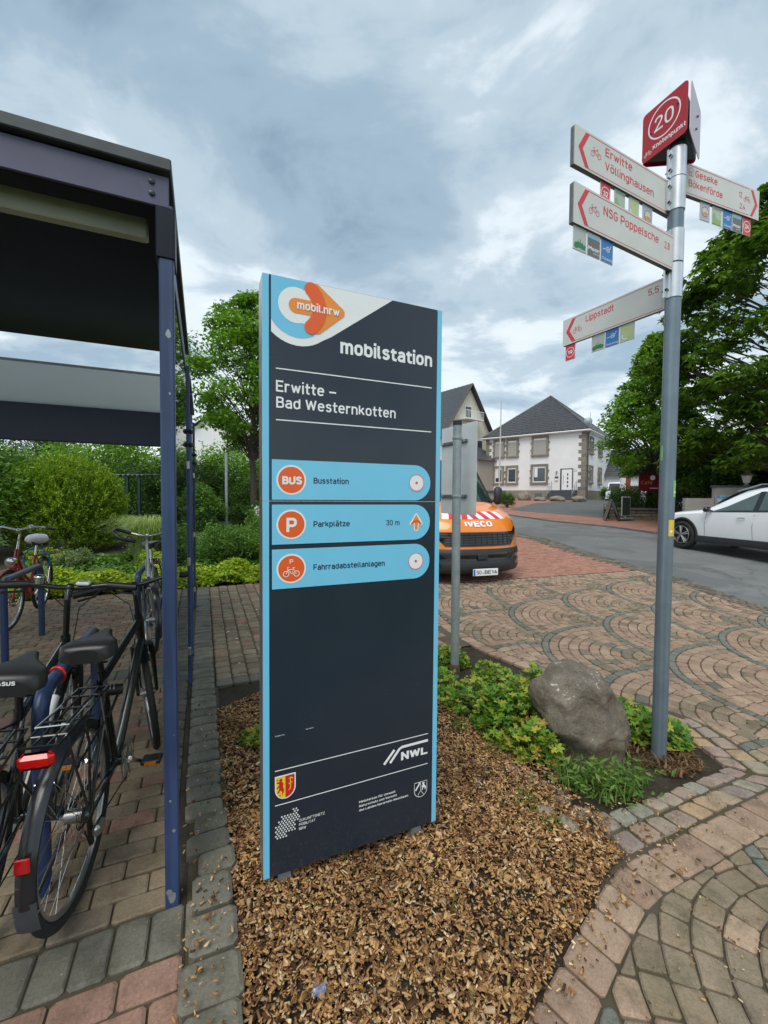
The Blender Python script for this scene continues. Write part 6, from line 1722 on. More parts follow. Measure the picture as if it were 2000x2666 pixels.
for k in range(12): g.box((-.85 + k * .1, .02, .95), (.008, .008, 1.7))
g.build('wire_mesh', m_gmesh, e)

# ------------------------------------------------------------------ boulder, geraniums and grass in the bed
d = Nd('weathered_boulder')
c = d.ramp(d.noise(5, 6, 0.7), [(0.3, (0.095, 0.080, 0.064)), (0.5, (0.175, 0.15, 0.12)), (0.72, (0.27, 0.235, 0.19))])
c = d.mix(d.ramp(d.noise(3.2, 4, .6), [(0.5, (0, 0, 0)), (0.66, (0.55,) * 3)]), c, (0.15, 0.095, 0.055))
g_ = d.n('ShaderNodeNewGeometry'); sz = d.n('ShaderNodeSeparateXYZ'); d.l(g_.outputs['Normal'], sz.inputs[0])
lich = d.math('MULTIPLY', d.ramp(d.noise(48, 2, .5), [(0.64, (0, 0, 0)), (0.68, (1, 1, 1))]), d.ramp(sz.outputs[2], [(0.45, (0, 0, 0)), (0.8, (1, 1, 1))]))
lich = d.math('MULTIPLY', lich, d.ramp(d.noise(5, 3, .6), [(0.44, (0, 0, 0)), (0.56, (1, 1, 1))]))
c = d.mix(1.0, c, d.ramp(d.noise(190, 3, .7), [(.36, (.62, .61, .6)), (.64, (1.3, 1.3, 1.28))]), 'MULTIPLY')
c = d.mix(lich, c, (0.60, 0.60, 0.55))
d.base(c); d.set(0.78, 0, 0.35); d.bump(d.noise(26, 8, 0.78), 0.9, 0.02); m_boul = d.m
bz0 = 2.62
prof = [(-.06, .98, 1.35), (0, .975, 1.375), (.06, .96, 1.39), (.12, .935, 1.395), (.18, .905, 1.39), (.23, .87, 1.38), (.28, .84, 1.37), (.33, .825, 1.355), (.38, .83, 1.335), (.42, .86, 1.31), (.455, .91, 1.275), (.48, .97, 1.23), (.495, 1.03, 1.17)]
g = M(); rows = []
for i, (z, xl, xr) in enumerate(prof):
    cx, hw = (xl + xr) / 2, (xr - xl) / 2; dy = .21 * math.sqrt(max(.05, 1 - (max(0, z - .1) / .50) ** 2.6)); row = []
    for k in range(40):
        a = 2 * math.pi * k / 40; c_, s_ = math.cos(a), math.sin(a)
        x = cx + hw * math.copysign(abs(c_) ** .85, c_); y = bz0 + .03 + dy * math.copysign(abs(s_) ** .85, s_) + .08 * z
        row.append((x + .145, y, z))
    rows.append(row)
top = (1.25, bz0 + .07, .50)
rows.append([tuple(top[j] + (p[j] - top[j]) * .45 for j in range(3)) for p in rows[-1]]); rows.append([top] * 40)
g.grid(rows, True)
o = g.build('boulder', m_boul, None, loc=(1.25, 2.62, 0), smooth=180)
sub = o.modifiers.new('s', 'SUBSURF'); sub.levels = sub.render_levels = 3
tex = bpy.data.textures.new('rock_form', 'CLOUDS'); tex.noise_scale = .22; tex.noise_depth = 5
dm = o.modifiers.new('d', 'DISPLACE'); dm.texture = tex; dm.strength = .09; dm.mid_level = .5
tex2 = bpy.data.textures.new('rock_crag', 'VORONOI'); tex2.noise_scale = .20
dm = o.modifiers.new('d2', 'DISPLACE'); dm.texture = tex2; dm.strength = .07; dm.mid_level = .5
tag(o, 'brown-grey lichened boulder standing among geraniums left of the signpost', 'boulder')

def ger_leaf():
    """lobed round leaf, lies in xy, radius 1"""
    vs = [(0, 0, -.12)]; n = 15
    for i in range(n + 1):
        a = R(-150 + 300 * i / n); r_ = (1.0 if i % 3 == 1 else (.80 if i % 3 == 2 else .50)); vs.append((r_ * math.cos(a), r_ * math.sin(a), .10 * (r_ > .7) + .0))
    return vs, [(0, i, i + 1) for i in range(1, n + 1)]
GV, GF = ger_leaf()
gl_mesh = []
for k in range(6):
    me = bpy.data.meshes.new('leaf'); me.from_pydata([(x, y, z + random.uniform(-.06, .06)) for x, y, z in GV], [], GF); me.materials.append(lf_ger); gl_mesh.append(me)
def geranium(zone, n_parts, n_rest, loc, label, hfun, flowers=0, smin=.022, smax=.042):
    e = empty('geranium_plant', loc, 0, label, 'plant')
    def pick():
        while True:
            x, y = random.uniform(*zone[0]), random.uniform(*zone[1]); h = hfun(x, y)
            if h > .02: return x, y, h
    for i in range(n_parts):
        x, y, h = pick(); z = h * random.uniform(.82, 1.05)
        o = link('leaf', random.choice(gl_mesh), e, (x - loc[0], y - loc[1], z)); s_ = random.uniform(smin, smax); o.scale = (s_, s_, s_)
        o.rotation_euler = (random.gauss(.25, .35), random.gauss(0, .35), random.uniform(0, 6.28))
    base = np.array(GV); V = []
    for i in range(n_rest):
        x, y, h = pick(); z = h * random.uniform(.05, .9); s_ = random.uniform(smin, smax)
        m_ = np.array(Matrix.Rotation(random.uniform(0, 6.28), 3, 'Z') @ Matrix.Rotation(random.gauss(.3, .5), 3, 'X'))
        V.append((base * s_) @ m_.T + np.array([x - loc[0], y - loc[1], z]))
    V = np.array(V); F = (np.arange(n_rest)[:, None, None] * len(GV) + np.array(GF)[None]).reshape(-1, 3)
    fast_mesh('lower_leaves', V.reshape(-1, 3), F, lf_ger, e, 'stuff')
    g = M()
    for i in range(160):
        x, y, h = pick(); g.tube([(x - loc[0] + random.gauss(0, .03), y - loc[1] + random.gauss(0, .03), 0), (x - loc[0], y - loc[1], h * .9)], .0018, 3, cap=False)
    g.build('stalks', lf_grass, e, kind='stuff')
    for i in range(flowers):
        x, y, h = pick(); g = M()
        for k in range(5): a = k * 1.257; g.poly([(0, 0, 0), (.012 * math.cos(a - .5), .012 * math.sin(a - .5), .002), (.017 * math.cos(a), .017 * math.sin(a), .004), (.012 * math.cos(a + .5), .012 * math.sin(a + .5), .002)])
        o = g.build('flower', mat('magenta_petal', (.55, .02, .25)), e); o.location = (x - loc[0], y - loc[1], h + .02); o.rotation_euler = (.9, 0, 0)
def blob(cx, cy, rx, ry, h, rot=0.0):
    c_, s_ = math.cos(rot), math.sin(rot)
    def f(x, y):
        dx, dy = x - cx, y - cy; u = (dx * c_ + dy * s_) / rx; v = (-dx * s_ + dy * c_) / ry; q = 1 - u * u - v * v
        return h * math.sqrt(q) * (1 + .35 * noise.noise((x * 5, y * 5, 1))) if q > 0 else 0
    return f
def hmax_(*fs): return lambda x, y: max(f(x, y) for f in fs)
geranium(((.62, 1.25), (2.45, 3.3)), 260, 1200, (.9, 2.9, 0), 'yellow-green geranium clump spilling over left of the boulder', hmax_(blob(.98, 2.90, .34, .34, .30), blob(.95, 2.60, .17, .22, .20), blob(1.25, 3.2, .25, .2, .30)))
geranium(((.42, 1.15), (2.85, 3.9)), 140, 800, (.7, 3.3, 0), 'sparse geranium plants between the stele and the clump', hmax_(blob(.70, 3.22, .26, .26, .17), blob(.52, 3.45, .14, .3, .14), blob(.98, 3.65, .2, .22, .15)), smin=.018, smax=.032)
geranium(((1.45, 2.15), (2.6, 3.45)), 150, 520, (1.75, 2.95, 0), 'green geranium clump between boulder and signpost with magenta flower', hmax_(blob(1.66, 2.92, .22, .26, .22), blob(1.9, 2.80, .16, .2, .14), blob(1.55, 3.25, .25, .2, .20)), 1)
geranium(((.45, .95), (3.85, 4.4)), 60, 260, (.65, 4.1, 0), 'small geranium plants at the foot of the short grey post', hmax_(blob(.62, 4.0, .22, .25, .16)), smin=.02, smax=.034)
geranium(((-1.12, -.62), (2.55, 3.0)), 50, 160, (-.85, 2.75, 0), 'small weedy seedling clump left of the stele in the mulch', hmax_(blob(-.78, 2.72, .16, .12, .06)), smin=.014, smax=.026)

def grass_tuft(poly_fn, n, label, hmin, hmax, zone, name='grass_tuft', lm=None, w=.0035, lean=.5):
    V, F = [], []
    for i in range(n):
        while True:
            x, y = random.uniform(*zone[0]), random.uniform(*zone[1])
            if random.random() < poly_fn(x, y): break
        h = hmin + (hmax - hmin) * random.random() ** 1.4; a = random.uniform(0, 6.28); ln = random.uniform(.2, 1) * lean * h; b = a + 1.57; k = len(V)
        for j in range(4):
            t = j / 3; ww = w * (1 - t * .9); px_, py_ = x + ln * t * t * math.cos(a), y + ln * t * t * math.sin(a); z = h * (t - .25 * t * t) - .01
            V += [(px_ + ww * math.cos(b), py_ + ww * math.sin(b), z), (px_ - ww * math.cos(b), py_ - ww * math.sin(b), z)]
        for j in range(3): F.append((k + 2 * j, k + 2 * j + 1, k + 2 * j + 3, k + 2 * j + 2))
    o = fast_mesh(name, np.array(V), np.array(F), lm or lf_grass, None, 'stuff')
    return tag(o, label, 'grass')
def gz(*bl):
    fs = [blob(*b, 1) for b in bl]
    return lambda x, y: max(min(1, f(x, y)) for f in fs)
grass_tuft(gz((1.24, 2.27, .20, .13), (1.10, 2.38, .12, .16), (1.40, 2.34, .10, .08)), 560, 'bright green grass tuft in front of the boulder', .015, .15, ((.95, 1.55), (2.1, 2.55)), w=.0045, lean=1.1)
P_ = np.array([(1.24 + random.gauss(0, .13), 2.27 + random.gauss(0, .06), random.uniform(.01, .13)) for i in range(420)])
o = leaves('weeds', P_, .05, lf_grass, None, 'stuff', up=.4, asp=.28); tag(o, 'narrow-leaved weeds mixed into the grass below the boulder', 'weeds')
grass_tuft(gz((.80, 2.20, .08, .10), (.84, 2.02, .06, .05), (.72, 2.6, .06, .10), (.55, 2.9, .06, .1)), 420, 'short weed tufts growing through the mulch edge', .015, .06, ((.45, .95), (1.9, 3.1)), name='weed_tufts')
grass_tuft(lambda x, y: 1 if inside((x, y), BEDC) else 0, 110, 'single grass blades scattered through the mulch', .03, .09, ((-.6, 1.0), (1.1, 2.6)), name='grass_blades')
grass_tuft(lambda x, y: .8 if abs(math.hypot(x - 1.75, y - 2.604) - .14) < .09 else 0, 500, 'dry brown leaf litter around the signpost foot', .01, .05, ((1.4, 2.05), (2.35, 2.9)), name='leaf_litter', lm=leaf_mat('dry_leaf', [(0.10, 0.055, 0.025), (0.20, 0.11, 0.05), (0.30, 0.19, 0.09)]), w=.008, lean=2.0)
# litter
g = M(); rows = []
for i in range(6): rows.append([(.008 * (k - 2.5) + random.uniform(-.003, .003), .008 * (i - 2.5) + random.uniform(-.003, .003), random.uniform(0, .014)) for k in range(6)])
g.grid(rows); d = Nd('shiny_wrapper'); d.base(d.ramp(d.noise(60, 2), [(.4, (.30, .33, .42)), (.52, (.14, .18, .34)), (.62, (.5, .24, .06))])); d.set(.35, .2)
o = g.build('sweet_wrapper', d.m, None, smooth=60); o.location = (-.195, 1.29, .015); tag(o, 'crumpled shiny sweet wrapper lying on the mulch below the stele', 'litter')
V, F = [], []
for i in range(60):
    r_, t = random.uniform(.3, 2.4), random.uniform(2.1, 5.2); x, y = Wf(r_, t); z = ter(y) + .006; s_ = random.uniform(.005, .014); a = random.uniform(0, 6); k = len(V)
    for j in range(5): V.append((x + s_ * math.cos(a + j * 1.257), y + s_ * math.sin(a + j * 1.257), z + random.uniform(0, .004)))
    F.append((k, k + 1, k + 2, k + 3, k + 4))
o = fast_mesh('paper_scraps', np.array(V), np.array(F), m_white, None, 'stuff'); tag(o, 'tiny white scraps scattered over the path pavers', 'litter')

# ------------------------------------------------------------------ orange van
m_vor = mat('orange_vehicle_paint', (0.80, 0.215, 0.012), 0.28, var=.03, scale=4, coat=.6)
m_vblk = mat('dark_bumper_plastic', (0.022, 0.024, 0.027), 0.5, var=.15, scale=20)
m_gblk = mat('gloss_black', (0.006, 0.006, 0.007), 0.15, coat=.5)
m_cglass = mat('vehicle_glass', (0.02, 0.035, 0.035), 0.06, var=.1, coat=1.0)
m_stripe_r = mat('reflective_red', (0.62, 0.03, 0.03), 0.4); m_stripe_w = mat('reflective_white', (0.72, 0.72, 0.72), 0.4)
m_lens = mat('headlight_lens', (0.50, 0.53, 0.55), 0.08, .3, coat=1.0)
VX, VY = 1.69, 7.12
van = empty('van', (VX, VY, ter(7.4) - .10), R(18), 'orange van with IVECO on its bonnet and red-white stripes, parked behind the stele', 'van')
zg = ter(7.4)
HW = 0.97
VP = [(0.27, .12), (0.30, .03), (0.36, .0), (0.48, .0), (0.54, .03), (0.60, .0), (0.66, .02), (0.70, .04), (0.78, .055), (0.90, .07), (1.00, .10), (1.08, .135), (1.17, .20), (1.26, .33), (1.36, .55), (1.45, .84), (1.50, 1.02)]
def vpt(u, z, y): return (u * HW * (1 - .035 * max(0, z - .9) ** 1.5), y + .36 * abs(u) ** 3.4 + .02 * u * u, z)
U_ = [-1 + 2 * i / 28 for i in range(29)]
def vpatch(name, m_, u0, u1, i0, i1, off=0.0, parent=van, smooth=50):
    g = M(); us = [u0 + (u1 - u0) * k / 28 for k in range(29)]
    g.grid([[vpt(u, z, y - off) for u in us] for z, y in VP[i0:i1 + 1]]); return g.build(name, m_, parent, smooth=smooth)
vpatch('bumper', m_vblk, -1, 1, 0, 7)
vpatch('bonnet', m_vor, -1, 1, 7, 16)
def vy(z):
    for (z0, y0), (z1, y1) in zip(VP[:-1], VP[1:]):
        if z0 <= z <= z1: return y0 + (y1 - y0) * (z - z0) / (z1 - z0)
    return VP[-1][1]
def vshape(name, pts, m_, off, parent=van):
    """pts in (u, z) laid on the front skin; subdivided fan strips"""
    g = M(); zs = sorted(set(round(p[1], 3) for p in pts))
    lo, hi = zs[0], zs[-1]; n = 8; rows = []
    P2 = pts
    def cross(z):
        xs = []
        for i in range(len(P2)):
            a, b = P2[i], P2[(i + 1) % len(P2)]
            if (a[1] - z) * (b[1] - z) <= 0 and a[1] != b[1]: xs.append(a[0] + (b[0] - a[0]) * (z - a[1]) / (b[1] - a[1]))
        return (min(xs), max(xs)) if xs else None
    for i in range(n + 1):
        z = lo + (hi - lo) * (0.002 + .996 * i / n); c_ = cross(z)
        if c_: rows.append([(lambda v: (v[0], v[1] - off, v[2]))(vpt(c_[0] + (c_[1] - c_[0]) * k / 12, z, vy(z))) for k in range(13)])
    g.grid(rows); return g.build(name, m_, parent, smooth=60)
gr = vshape('grille', [(-.66, .745), (.66, .745), (.80, .90), (.86, .985), (-.86, .985), (-.80, .90)], m_gblk, .012)
for s_ in (-1, 1): vshape('grille_wing', [(s_ * .79, .87), (s_ * .96, 1.08), (s_ * .90, 1.085), (s_ * .74, .985)], m_gblk, .013)
for k in range(5):
    z = .775 + k * .042; w_ = .62 + k * .03
    g = M(); g.tube([tuple(np.array(vpt(u, z, vy(z))) - np.array((0, .022, 0))) for u in np.linspace(-w_, w_, 13)], .008, 6); g.build('grille_bar', m_vblk, gr)
for k in range(-5, 6):
    g = M(); z0, z1 = .762, .965; u = k * .115
    g.tube([tuple(np.array(vpt(u, z, vy(z))) - np.array((0, .020, 0))) for z in (z0, .86, z1)], .006, 5); g.build('grille_rib', m_gblk, gr)
vshape('lower_grille', [(-.50, .505), (.50, .505), (.56, .565), (.52, .635), (-.52, .635), (-.56, .565)], m_gblk, .006)
g = M(); v = vpt(0, .57, vy(.57)); g.box((v[0], v[1] - .015, v[2]), (.20, .03, .10), bev=.01); g.build('sensor_box', m_vblk, van)
for s_ in (-1, 1):
    hl = vshape('headlight', [(s_ * .86, .97), (s_ * .93, 1.0), (s_ * .99, 1.13), (s_ * 1.0, 1.23), (s_ * .93, 1.20), (s_ * .88, 1.08)], m_lens, .018)
    vshape('fog_recess', [(s_ * .74, .40), (s_ * .94, .40), (s_ * .94, .58), (s_ * .80, .58)], m_gblk, .006)
    vshape('bumper_crease', [(s_ * .60, .52), (s_ * .70, .52), (s_ * .90, .64), (s_ * .82, .64)], m_gblk, .008)
pl = empty('p', (0, 0, 0)); bpy.data.objects.remove(pl)
g = M(); g.box((0.03, -.045, .315), (.48, .014, .118), bev=.004); np_ = g.build('number_plate', m_white, van)
flat('plate_band', [(-.205, .260), (-.172, .260), (-.172, .370), (-.205, .370)], print_mat('euro_blue', (0.01, 0.08, 0.45)), np_, 1, -.0525)
lettering('SO', -.150, -.055, .284, .062, m_ink, np_, 1, .012, -.0525)
lettering('BE14', .005, .250, .284, .062, m_ink, np_, 1, .012, -.0525)
flat('plate_seal', arc(-.026, .300, .013, 0, 360, 12)[:-1], m_galv, np_, 1, -.0525)
# bonnet lettering and stripes
def on_van(txt, x0, x1, z0, cap, m_, bold):
    o = lettering(txt, x0, x1, z0, cap, m_, van, 1, bold)
    me = o.data
    for v in me.vertices:
        z = v.co.z; p = vpt(v.co.x / HW, z, vy(z)); v.co.x = p[0]; v.co.y = p[1] - .012 + v.co.y * .2
    return o
on_van('IVECO', -.27, .27, 1.075, .095, m_white, .035)
for k in range(-5, 6):
    u0 = k * .118; m_ = m_stripe_r if k % 2 == 0 else m_stripe_w; sk = -.08 if k < 0 else .08
    pts = [(u0 - .058, 1.20), (u0 + .060, 1.20), (u0 + .060 - sk, 1.325), (u0 - .058 - sk, 1.325)]
    if abs(u0) > .60: continue
    vshape('stripe_field', pts, m_, .006)
# windscreen, roof, sides, mirrors
g = M(); rows = []
for i in range(9):
    t = i / 8; z = 1.50 + t * .85; y = 1.02 + t * .72; hw = .90 - t * .10
    rows.append([(u * hw, y + .20 * abs(u) ** 3, z) for u in np.linspace(-1, 1, 17)])
g.grid(rows); g.build('windscreen', m_cglass, van, smooth=60)
g = M(); rows2 = [rows[-1]]
for z, y in ((2.42, 1.90), (2.50, 2.20), (2.54, 2.7), (2.54, 6.2)): rows2.append([(u * .84, y + .16 * abs(u) ** 3 * (y < 2.5), z - .06 * abs(u) ** 4) for u in np.linspace(-1, 1, 17)])
g.grid(rows2); g.build('roof', m_vor, van, smooth=60)
for s_ in (-1, 1):
    g = M(); g.tube([(s_ * .92, 1.06 + .18, 1.46), (s_ * .82, 1.74 + .19, 2.36)], .035, 8); g.build('pillar', m_gblk, van, smooth=True)
    g = M(); edge = [vpt(s_, z, y) for z, y in VP]
    back = [(s_ * HW * (1 if z < 1.3 else .97), 1.9, z) for z, y in VP]
    g.grid([edge, back]); g.grid([back, [(p[0], 6.2, p[2]) for p in back]])
    g.build('side_panel', m_vor, van)
    g = M(); g.grid([[(s_ * .93, 1.3, 1.50), (s_ * .93, 2.4, 1.50), (s_ * .94, 6.2, 1.50)], [(s_ * .84, 1.98, 2.35), (s_ * .85, 2.4, 2.42), (s_ * .85, 6.2, 2.50)]]); g.build('side_window', m_cglass, van)
    g = M(); g.box((s_ * 1.04, 1.18, 1.62), (.16, .12, .36), bev=.04); mi = g.build('mirror', m_vblk, van, smooth=60)
    g = M(); g.tube([(s_ * .93, 1.35, 1.52), (s_ * 1.10, 1.24, 1.52)], .03, 8); g.build('mirror_arm', m_vblk, mi)
    for y in (.95, 4.8):
        g = M(); g.torus((s_ * .84, y, .44), .25, .09, 'X', 32, 10, rx=.10); g.tube([(s_ * .76, y, .44), (s_ * .92, y, .44)], .16, 16); g.build('wheel', m_tyre, van, smooth=60)
g = M(); g.box((0, 3.6, .45), (1.86, 5.2, .35)); g.build('underbody', m_gblk, van)
g = M(); g.grid([[(-.80, 6.2, .4), (.80, 6.2, .4)], [(-.84, 6.2, 2.52), (.84, 6.2, 2.52)]]); g.build('rear_door', m_vor, van)
for k in (-1, 1):
    g = M(); g.tube([(k * .35 - .3, 1.02, 1.50), (k * .35 + .18, 1.16, 1.70)], .008, 5); g.build('wiper', m_gblk, van)

# ------------------------------------------------------------------ white car
m_vwh = mat('white_vehicle_paint', (0.80, 0.82, 0.84), 0.22, var=.02, scale=4, coat=.7)
# local: x = outward to the viewer's side is -x ... length along +y from nose (0) to tail
CH = math.atan2(.2, .98)
car = empty('car', (8.80, 12.42, ter(11.3) - .0), 0, 'white compact off-road car driving along the road, front half in view', 'car')
car.rotation_euler = (0, 0, math.pi + CH)      # local +y points to the tail
# side profile: y, z_sill, z_belt, z_top, half width at belt, half width at top
ST = [(0.06, .42, .64, .68, .66, .55), (.12, .30, .80, .83, .80, .62), (.30, .26, .89, .945, .88, .66), (.62, .26, .94, 1.00, .915, .70), (1.10, .26, .985, 1.05, .925, .72), (1.42, .26, 1.01, 1.09, .925, .70), (1.85, .26, 1.03, 1.36, .925, .62), (2.25, .26, 1.045, 1.56, .925, .60), (2.7, .26, 1.06, 1.64, .925, .60), (3.3, .27, 1.08, 1.655, .925, .60), (3.9, .29, 1.11, 1.61, .92, .58), (4.25, .34, 1.14, 1.48, .90, .56), (4.45, .42, 1.0, 1.05, .84, .5)]
def lerp_st(y):
    for a, b in zip(ST[:-1], ST[1:]):
        if a[0] <= y <= b[0]: f = (y - a[0]) / (b[0] - a[0]); return [a[i] + (b[i] - a[i]) * f for i in range(6)]
    return list(ST[-1])
def smoothed(y, w=.10):
    a = [lerp_st(max(0, min(4.45, y + d_))) for d_ in (-w, 0, w)]; return [y] + [sum(q[i] for q in a) / 3 for i in range(1, 6)]
ring = []
ys_ = [.06, .08, .12, .18, .26, .4, .55, .7, .9, 1.1, 1.3, 1.5, 1.7, 1.9, 2.1, 2.3, 2.5, 2.8, 3.2, 3.6, 3.9, 4.1, 4.25, 4.35, 4.45]
for y in ys_:
    _, zs_, zb_, zt_, wb, wt_ = smoothed(y, .06 if y > .1 else 0)
    row = [(wb * .90, y, zs_), (wb * .965, y, zs_ + .06), (wb * 1.0, y, zs_ + (zb_ - zs_) * .38), (wb * 1.005, y, zs_ + (zb_ - zs_) * .72), (wb * .985, y, zb_ - .03), (wb * .955, y, zb_)]
    row += [(wt_ + (wb * .955 - wt_) * .18, y, zb_ + (zt_ - zb_) * .80), (wt_ * .93, y, zt_ - .02 * (zt_ - zb_ > .2)), (wt_ * .6, y, zt_ + .012), (0, y, zt_ + .02)]
    ring.append(row + [(-p[0], p[1], p[2]) for p in row[-2::-1]])
g = M(); g.grid(ring); g.poly(ring[0][::-1]); g.poly(ring[-1])
g.build('body', m_vwh, car, smooth=35)
def side_patch(name, ya, yb, za, zb, m_, off=.006, side=1, n=10, parent=car):
    """window band patches between belt and roof, fractions za..zb of that height given at both ends"""
    g = M(); A, B = [], []
    for i in range(n + 1):
        y = ya + (yb - ya) * i / n; _, zs_, zb_, zt_, wb, wt_ = smoothed(y, .06)
        def P(f): return (side * ((wb * .955 + ((wt_ + (wb * .955 - wt_) * .18) - wb * .955) * f / .80) + off), y, zb_ + (zt_ - zb_) * f)
        fa = za[0] + (za[1] - za[0]) * i / n; fb = zb[0] + (zb[1] - zb[0]) * i / n
        A.append(P(fa)); B.append(P(fb))
    g.grid([A, B] if side > 0 else [B, A]); return g.build(name, m_, parent)
m_carg = mat('tinted_window', (0.055, 0.085, 0.08), 0.05, var=.2, scale=2, coat=1.0)
for s_ in (-1, 1):
    side_patch('front_window', 1.72, 2.68, (.06, .05), (.12, .79), m_carg, .020, s_)
    side_patch('window_trim', 1.45, 3.8, (-.02, -.02), (.045, .045), m_gblk, .022, s_)
    side_patch('rear_window', 2.76, 3.60, (.05, .05), (.79, .79), m_carg, .020, s_)
    side_patch('pillar_cover', 2.66, 2.78, (.03, .03), (.80, .80), m_gblk, .021, s_, 3)
    side_patch('quarter_window', 3.68, 4.05, (.05, .2), (.78, .6), m_carg, .020, s_)
    for y in (.90, 3.55):
        W_ = .385
        g = M(); x_ = s_ * .935
        g.torus((s_ * .925, y, W_ + .02), .42, .03, 'X', 40, 8, a0=R(-8), a1=R(188), rx=.02); g.build('arch_cladding', m_vblk, car, smooth=60)
        g = M(); g.add([(s_ * .932, y, W_ + .02)] + [(s_ * .932, y + .41 * math.cos(R(a)), max(.20, W_ + .02 + .41 * math.sin(R(a)))) for a in range(-10, 371, 10)], [(0, i, i + 1) for i in range(1, 38)]); g.build('wheel_well', m_gblk, car)
        g = M(); g.torus((s_ * .855, y, W_), W_ - .072, .072, 'X', 44, 10, rx=.105); wh = g.build('wheel', m_tyre, car, smooth=60)
        g = M(); g.torus((s_ * .955, y, W_), .232, .014, 'X', 40, 6); g.tube([(s_ * .93, y, W_), (s_ * .972, y, W_)], .045, 14)
        for k in range(5):
            a = R(90 + 72 * k)
            for q in (-.13, .13):
                g.tube([(s_ * .965, y + .03 * math.cos(a), W_ + .03 * math.sin(a)), (s_ * .962, y + .232 * math.cos(a + q), W_ + .232 * math.sin(a + q))], [.022, .017], 5)
        g.build('rim', m_rim, wh, smooth=60)
        g = M(); g.add([(s_ * .942, y, W_)] + [(s_ * .942, y + .235 * math.cos(R(a)), W_ + .235 * math.sin(R(a))) for a in range(0, 361, 12)], [(0, i, i + 1) for i in range(1, 31)]); g.build('brake_disc', m_gblk, wh)
    g = M(); rows = [[(s_ * (.925 + .012 * k), y, z) for y in (1.30, 1.8, 2.4, 3.12)] for k, z in ((0, .22), (1, .27), (1, .34), (0, .40))]; g.grid(rows); g.build('sill_cladding', m_vblk, car, smooth=60)
    g = M(); g.box((s_ * 1.02, 1.66, 1.08), (.17, .12, .13), bev=.03); mi = g.build('mirror', m_gblk, car, smooth=60)
    g = M(); g.tube([(s_ * .90, 1.72, 1.04), (s_ * .97, 1.68, 1.06)], .02, 6); g.build('mirror_arm', m_gblk, mi)
    for y in (2.45, 3.35): g = M(); g.tube([(s_ * .955, y - .09, .90), (s_ * .965, y - .03, .905), (s_ * .965, y + .05, .905), (s_ * .955, y + .09, .90)], .014, 8); g.build('door_handle', m_chrome, car, smooth=True)
    for y0 in (1.55, 2.70):
        g = M(); g.tube([(s_ * (.930), y0, .42), (s_ * .9335, y0 - .02, .70), (s_ * .915, y0 + .02, 1.0)], .0035, 4); g.build('door_seam', m_gblk, car)
    g = M(); g.grid([[(s_ * .70, .06, .70), (s_ * .84, .16, .72), (s_ * .905, .42, .80)], [(s_ * .70, .10, .80), (s_ * .84, .22, .84), (s_ * .908, .44, .86)]]); g.build('headlight', m_lens, car)
    g = M(); g.tube([(s_ * .62, 2.1, 1.53), (s_ * .60, 2.6, 1.69), (s_ * .60, 3.6, 1.70), (s_ * .60, 4.0, 1.60)], .015, 6); g.build('roof_rail', m_chrome, car)
g = M(); rows = []
for y in (1.48, 1.65, 1.85, 2.05, 2.22):
    _, zs_, zb_, zt_, wb, wt_ = smoothed(y, .06); rows.append([(u * wt_ * .92, y - .004, zt_ + .060 + .020 * (1 - u * u)) for u in np.linspace(-.96, .96, 9)])
g.grid(rows); g.build('windscreen', m_carg, car, smooth=True)

# ------------------------------------------------------------------ white house with quoins
TH = R(40)
Hb = 1.47
HX, HY = 20.4, 42.8
house = empty('white_house', (HX, HY, Hb), -TH, 'white two-storey house with grey hipped roof, stone quoins and front steps', 'house')
# local frame: x from -10.95 (left) to 0 (corner) along the front, y = depth away from the front
FW, FD, FH = 10.95, 11.0, 7.0
d = Nd('white_render'); d.base(d.ramp(d.noise(.8, 5, .6), [(.3, (0.72, 0.72, 0.73)), (.7, (0.80, 0.80, 0.80))])); d.set(.85, 0, .3); d.bump(d.noise(30, 3), .2, .01); m_rend = d.m
m_stone = paver_mat('sandstone_block', [(0.19, 0.17, 0.135), (0.24, 0.215, 0.175), (0.28, 0.255, 0.21), (0.21, 0.19, 0.16)])
m_rooft = mat('anthracite_tile', (0.06, 0.064, 0.072), 0.4, var=.2, scale=3)
m_step = mat('dark_step_stone', (0.06, 0.065, 0.075), 0.6)
m_shut = mat('grey_roller_shutter', (0.36, 0.35, 0.33), 0.6)
m_wing = mat('window_glass_dark', (0.035, 0.05, 0.065), 0.06, var=.4, scale=.8, coat=.8)
m_pvc = mat('white_pvc', (0.80, 0.80, 0.80), .35)
g = M(); g.box((-FW / 2, FD / 2, FH / 2 + .5), (FW, FD, FH - 1.0)); g.build('wall', m_rend, house)
g = M(); g.box((-FW / 2, FD / 2, .1), (FW + .08, FD + .08, 1.85)); g.build('plinth', m_stone, house)
for cx_, cy_, sd in ((0, 0, 1), (-FW, 0, -1)):
    for k in range(16):
        L_ = .72 if k % 2 == 0 else .44; z = 1.02 + k * .375
        g = M(); g.box((cx_ - sd * (L_ / 2 - .03), -.0 + .17, z + .187), (L_, .40, .355), bev=.02); g.build('quoin', m_stone, house)
        if sd > 0:
            L2 = .44 if k % 2 == 0 else .72
            g = M(); g.box((cx_ - .10 + .03, L2 / 2 + .2, z + .187), (.26, L2 - .0, .35), bev=.02); g.build('quoin', m_stone, house)
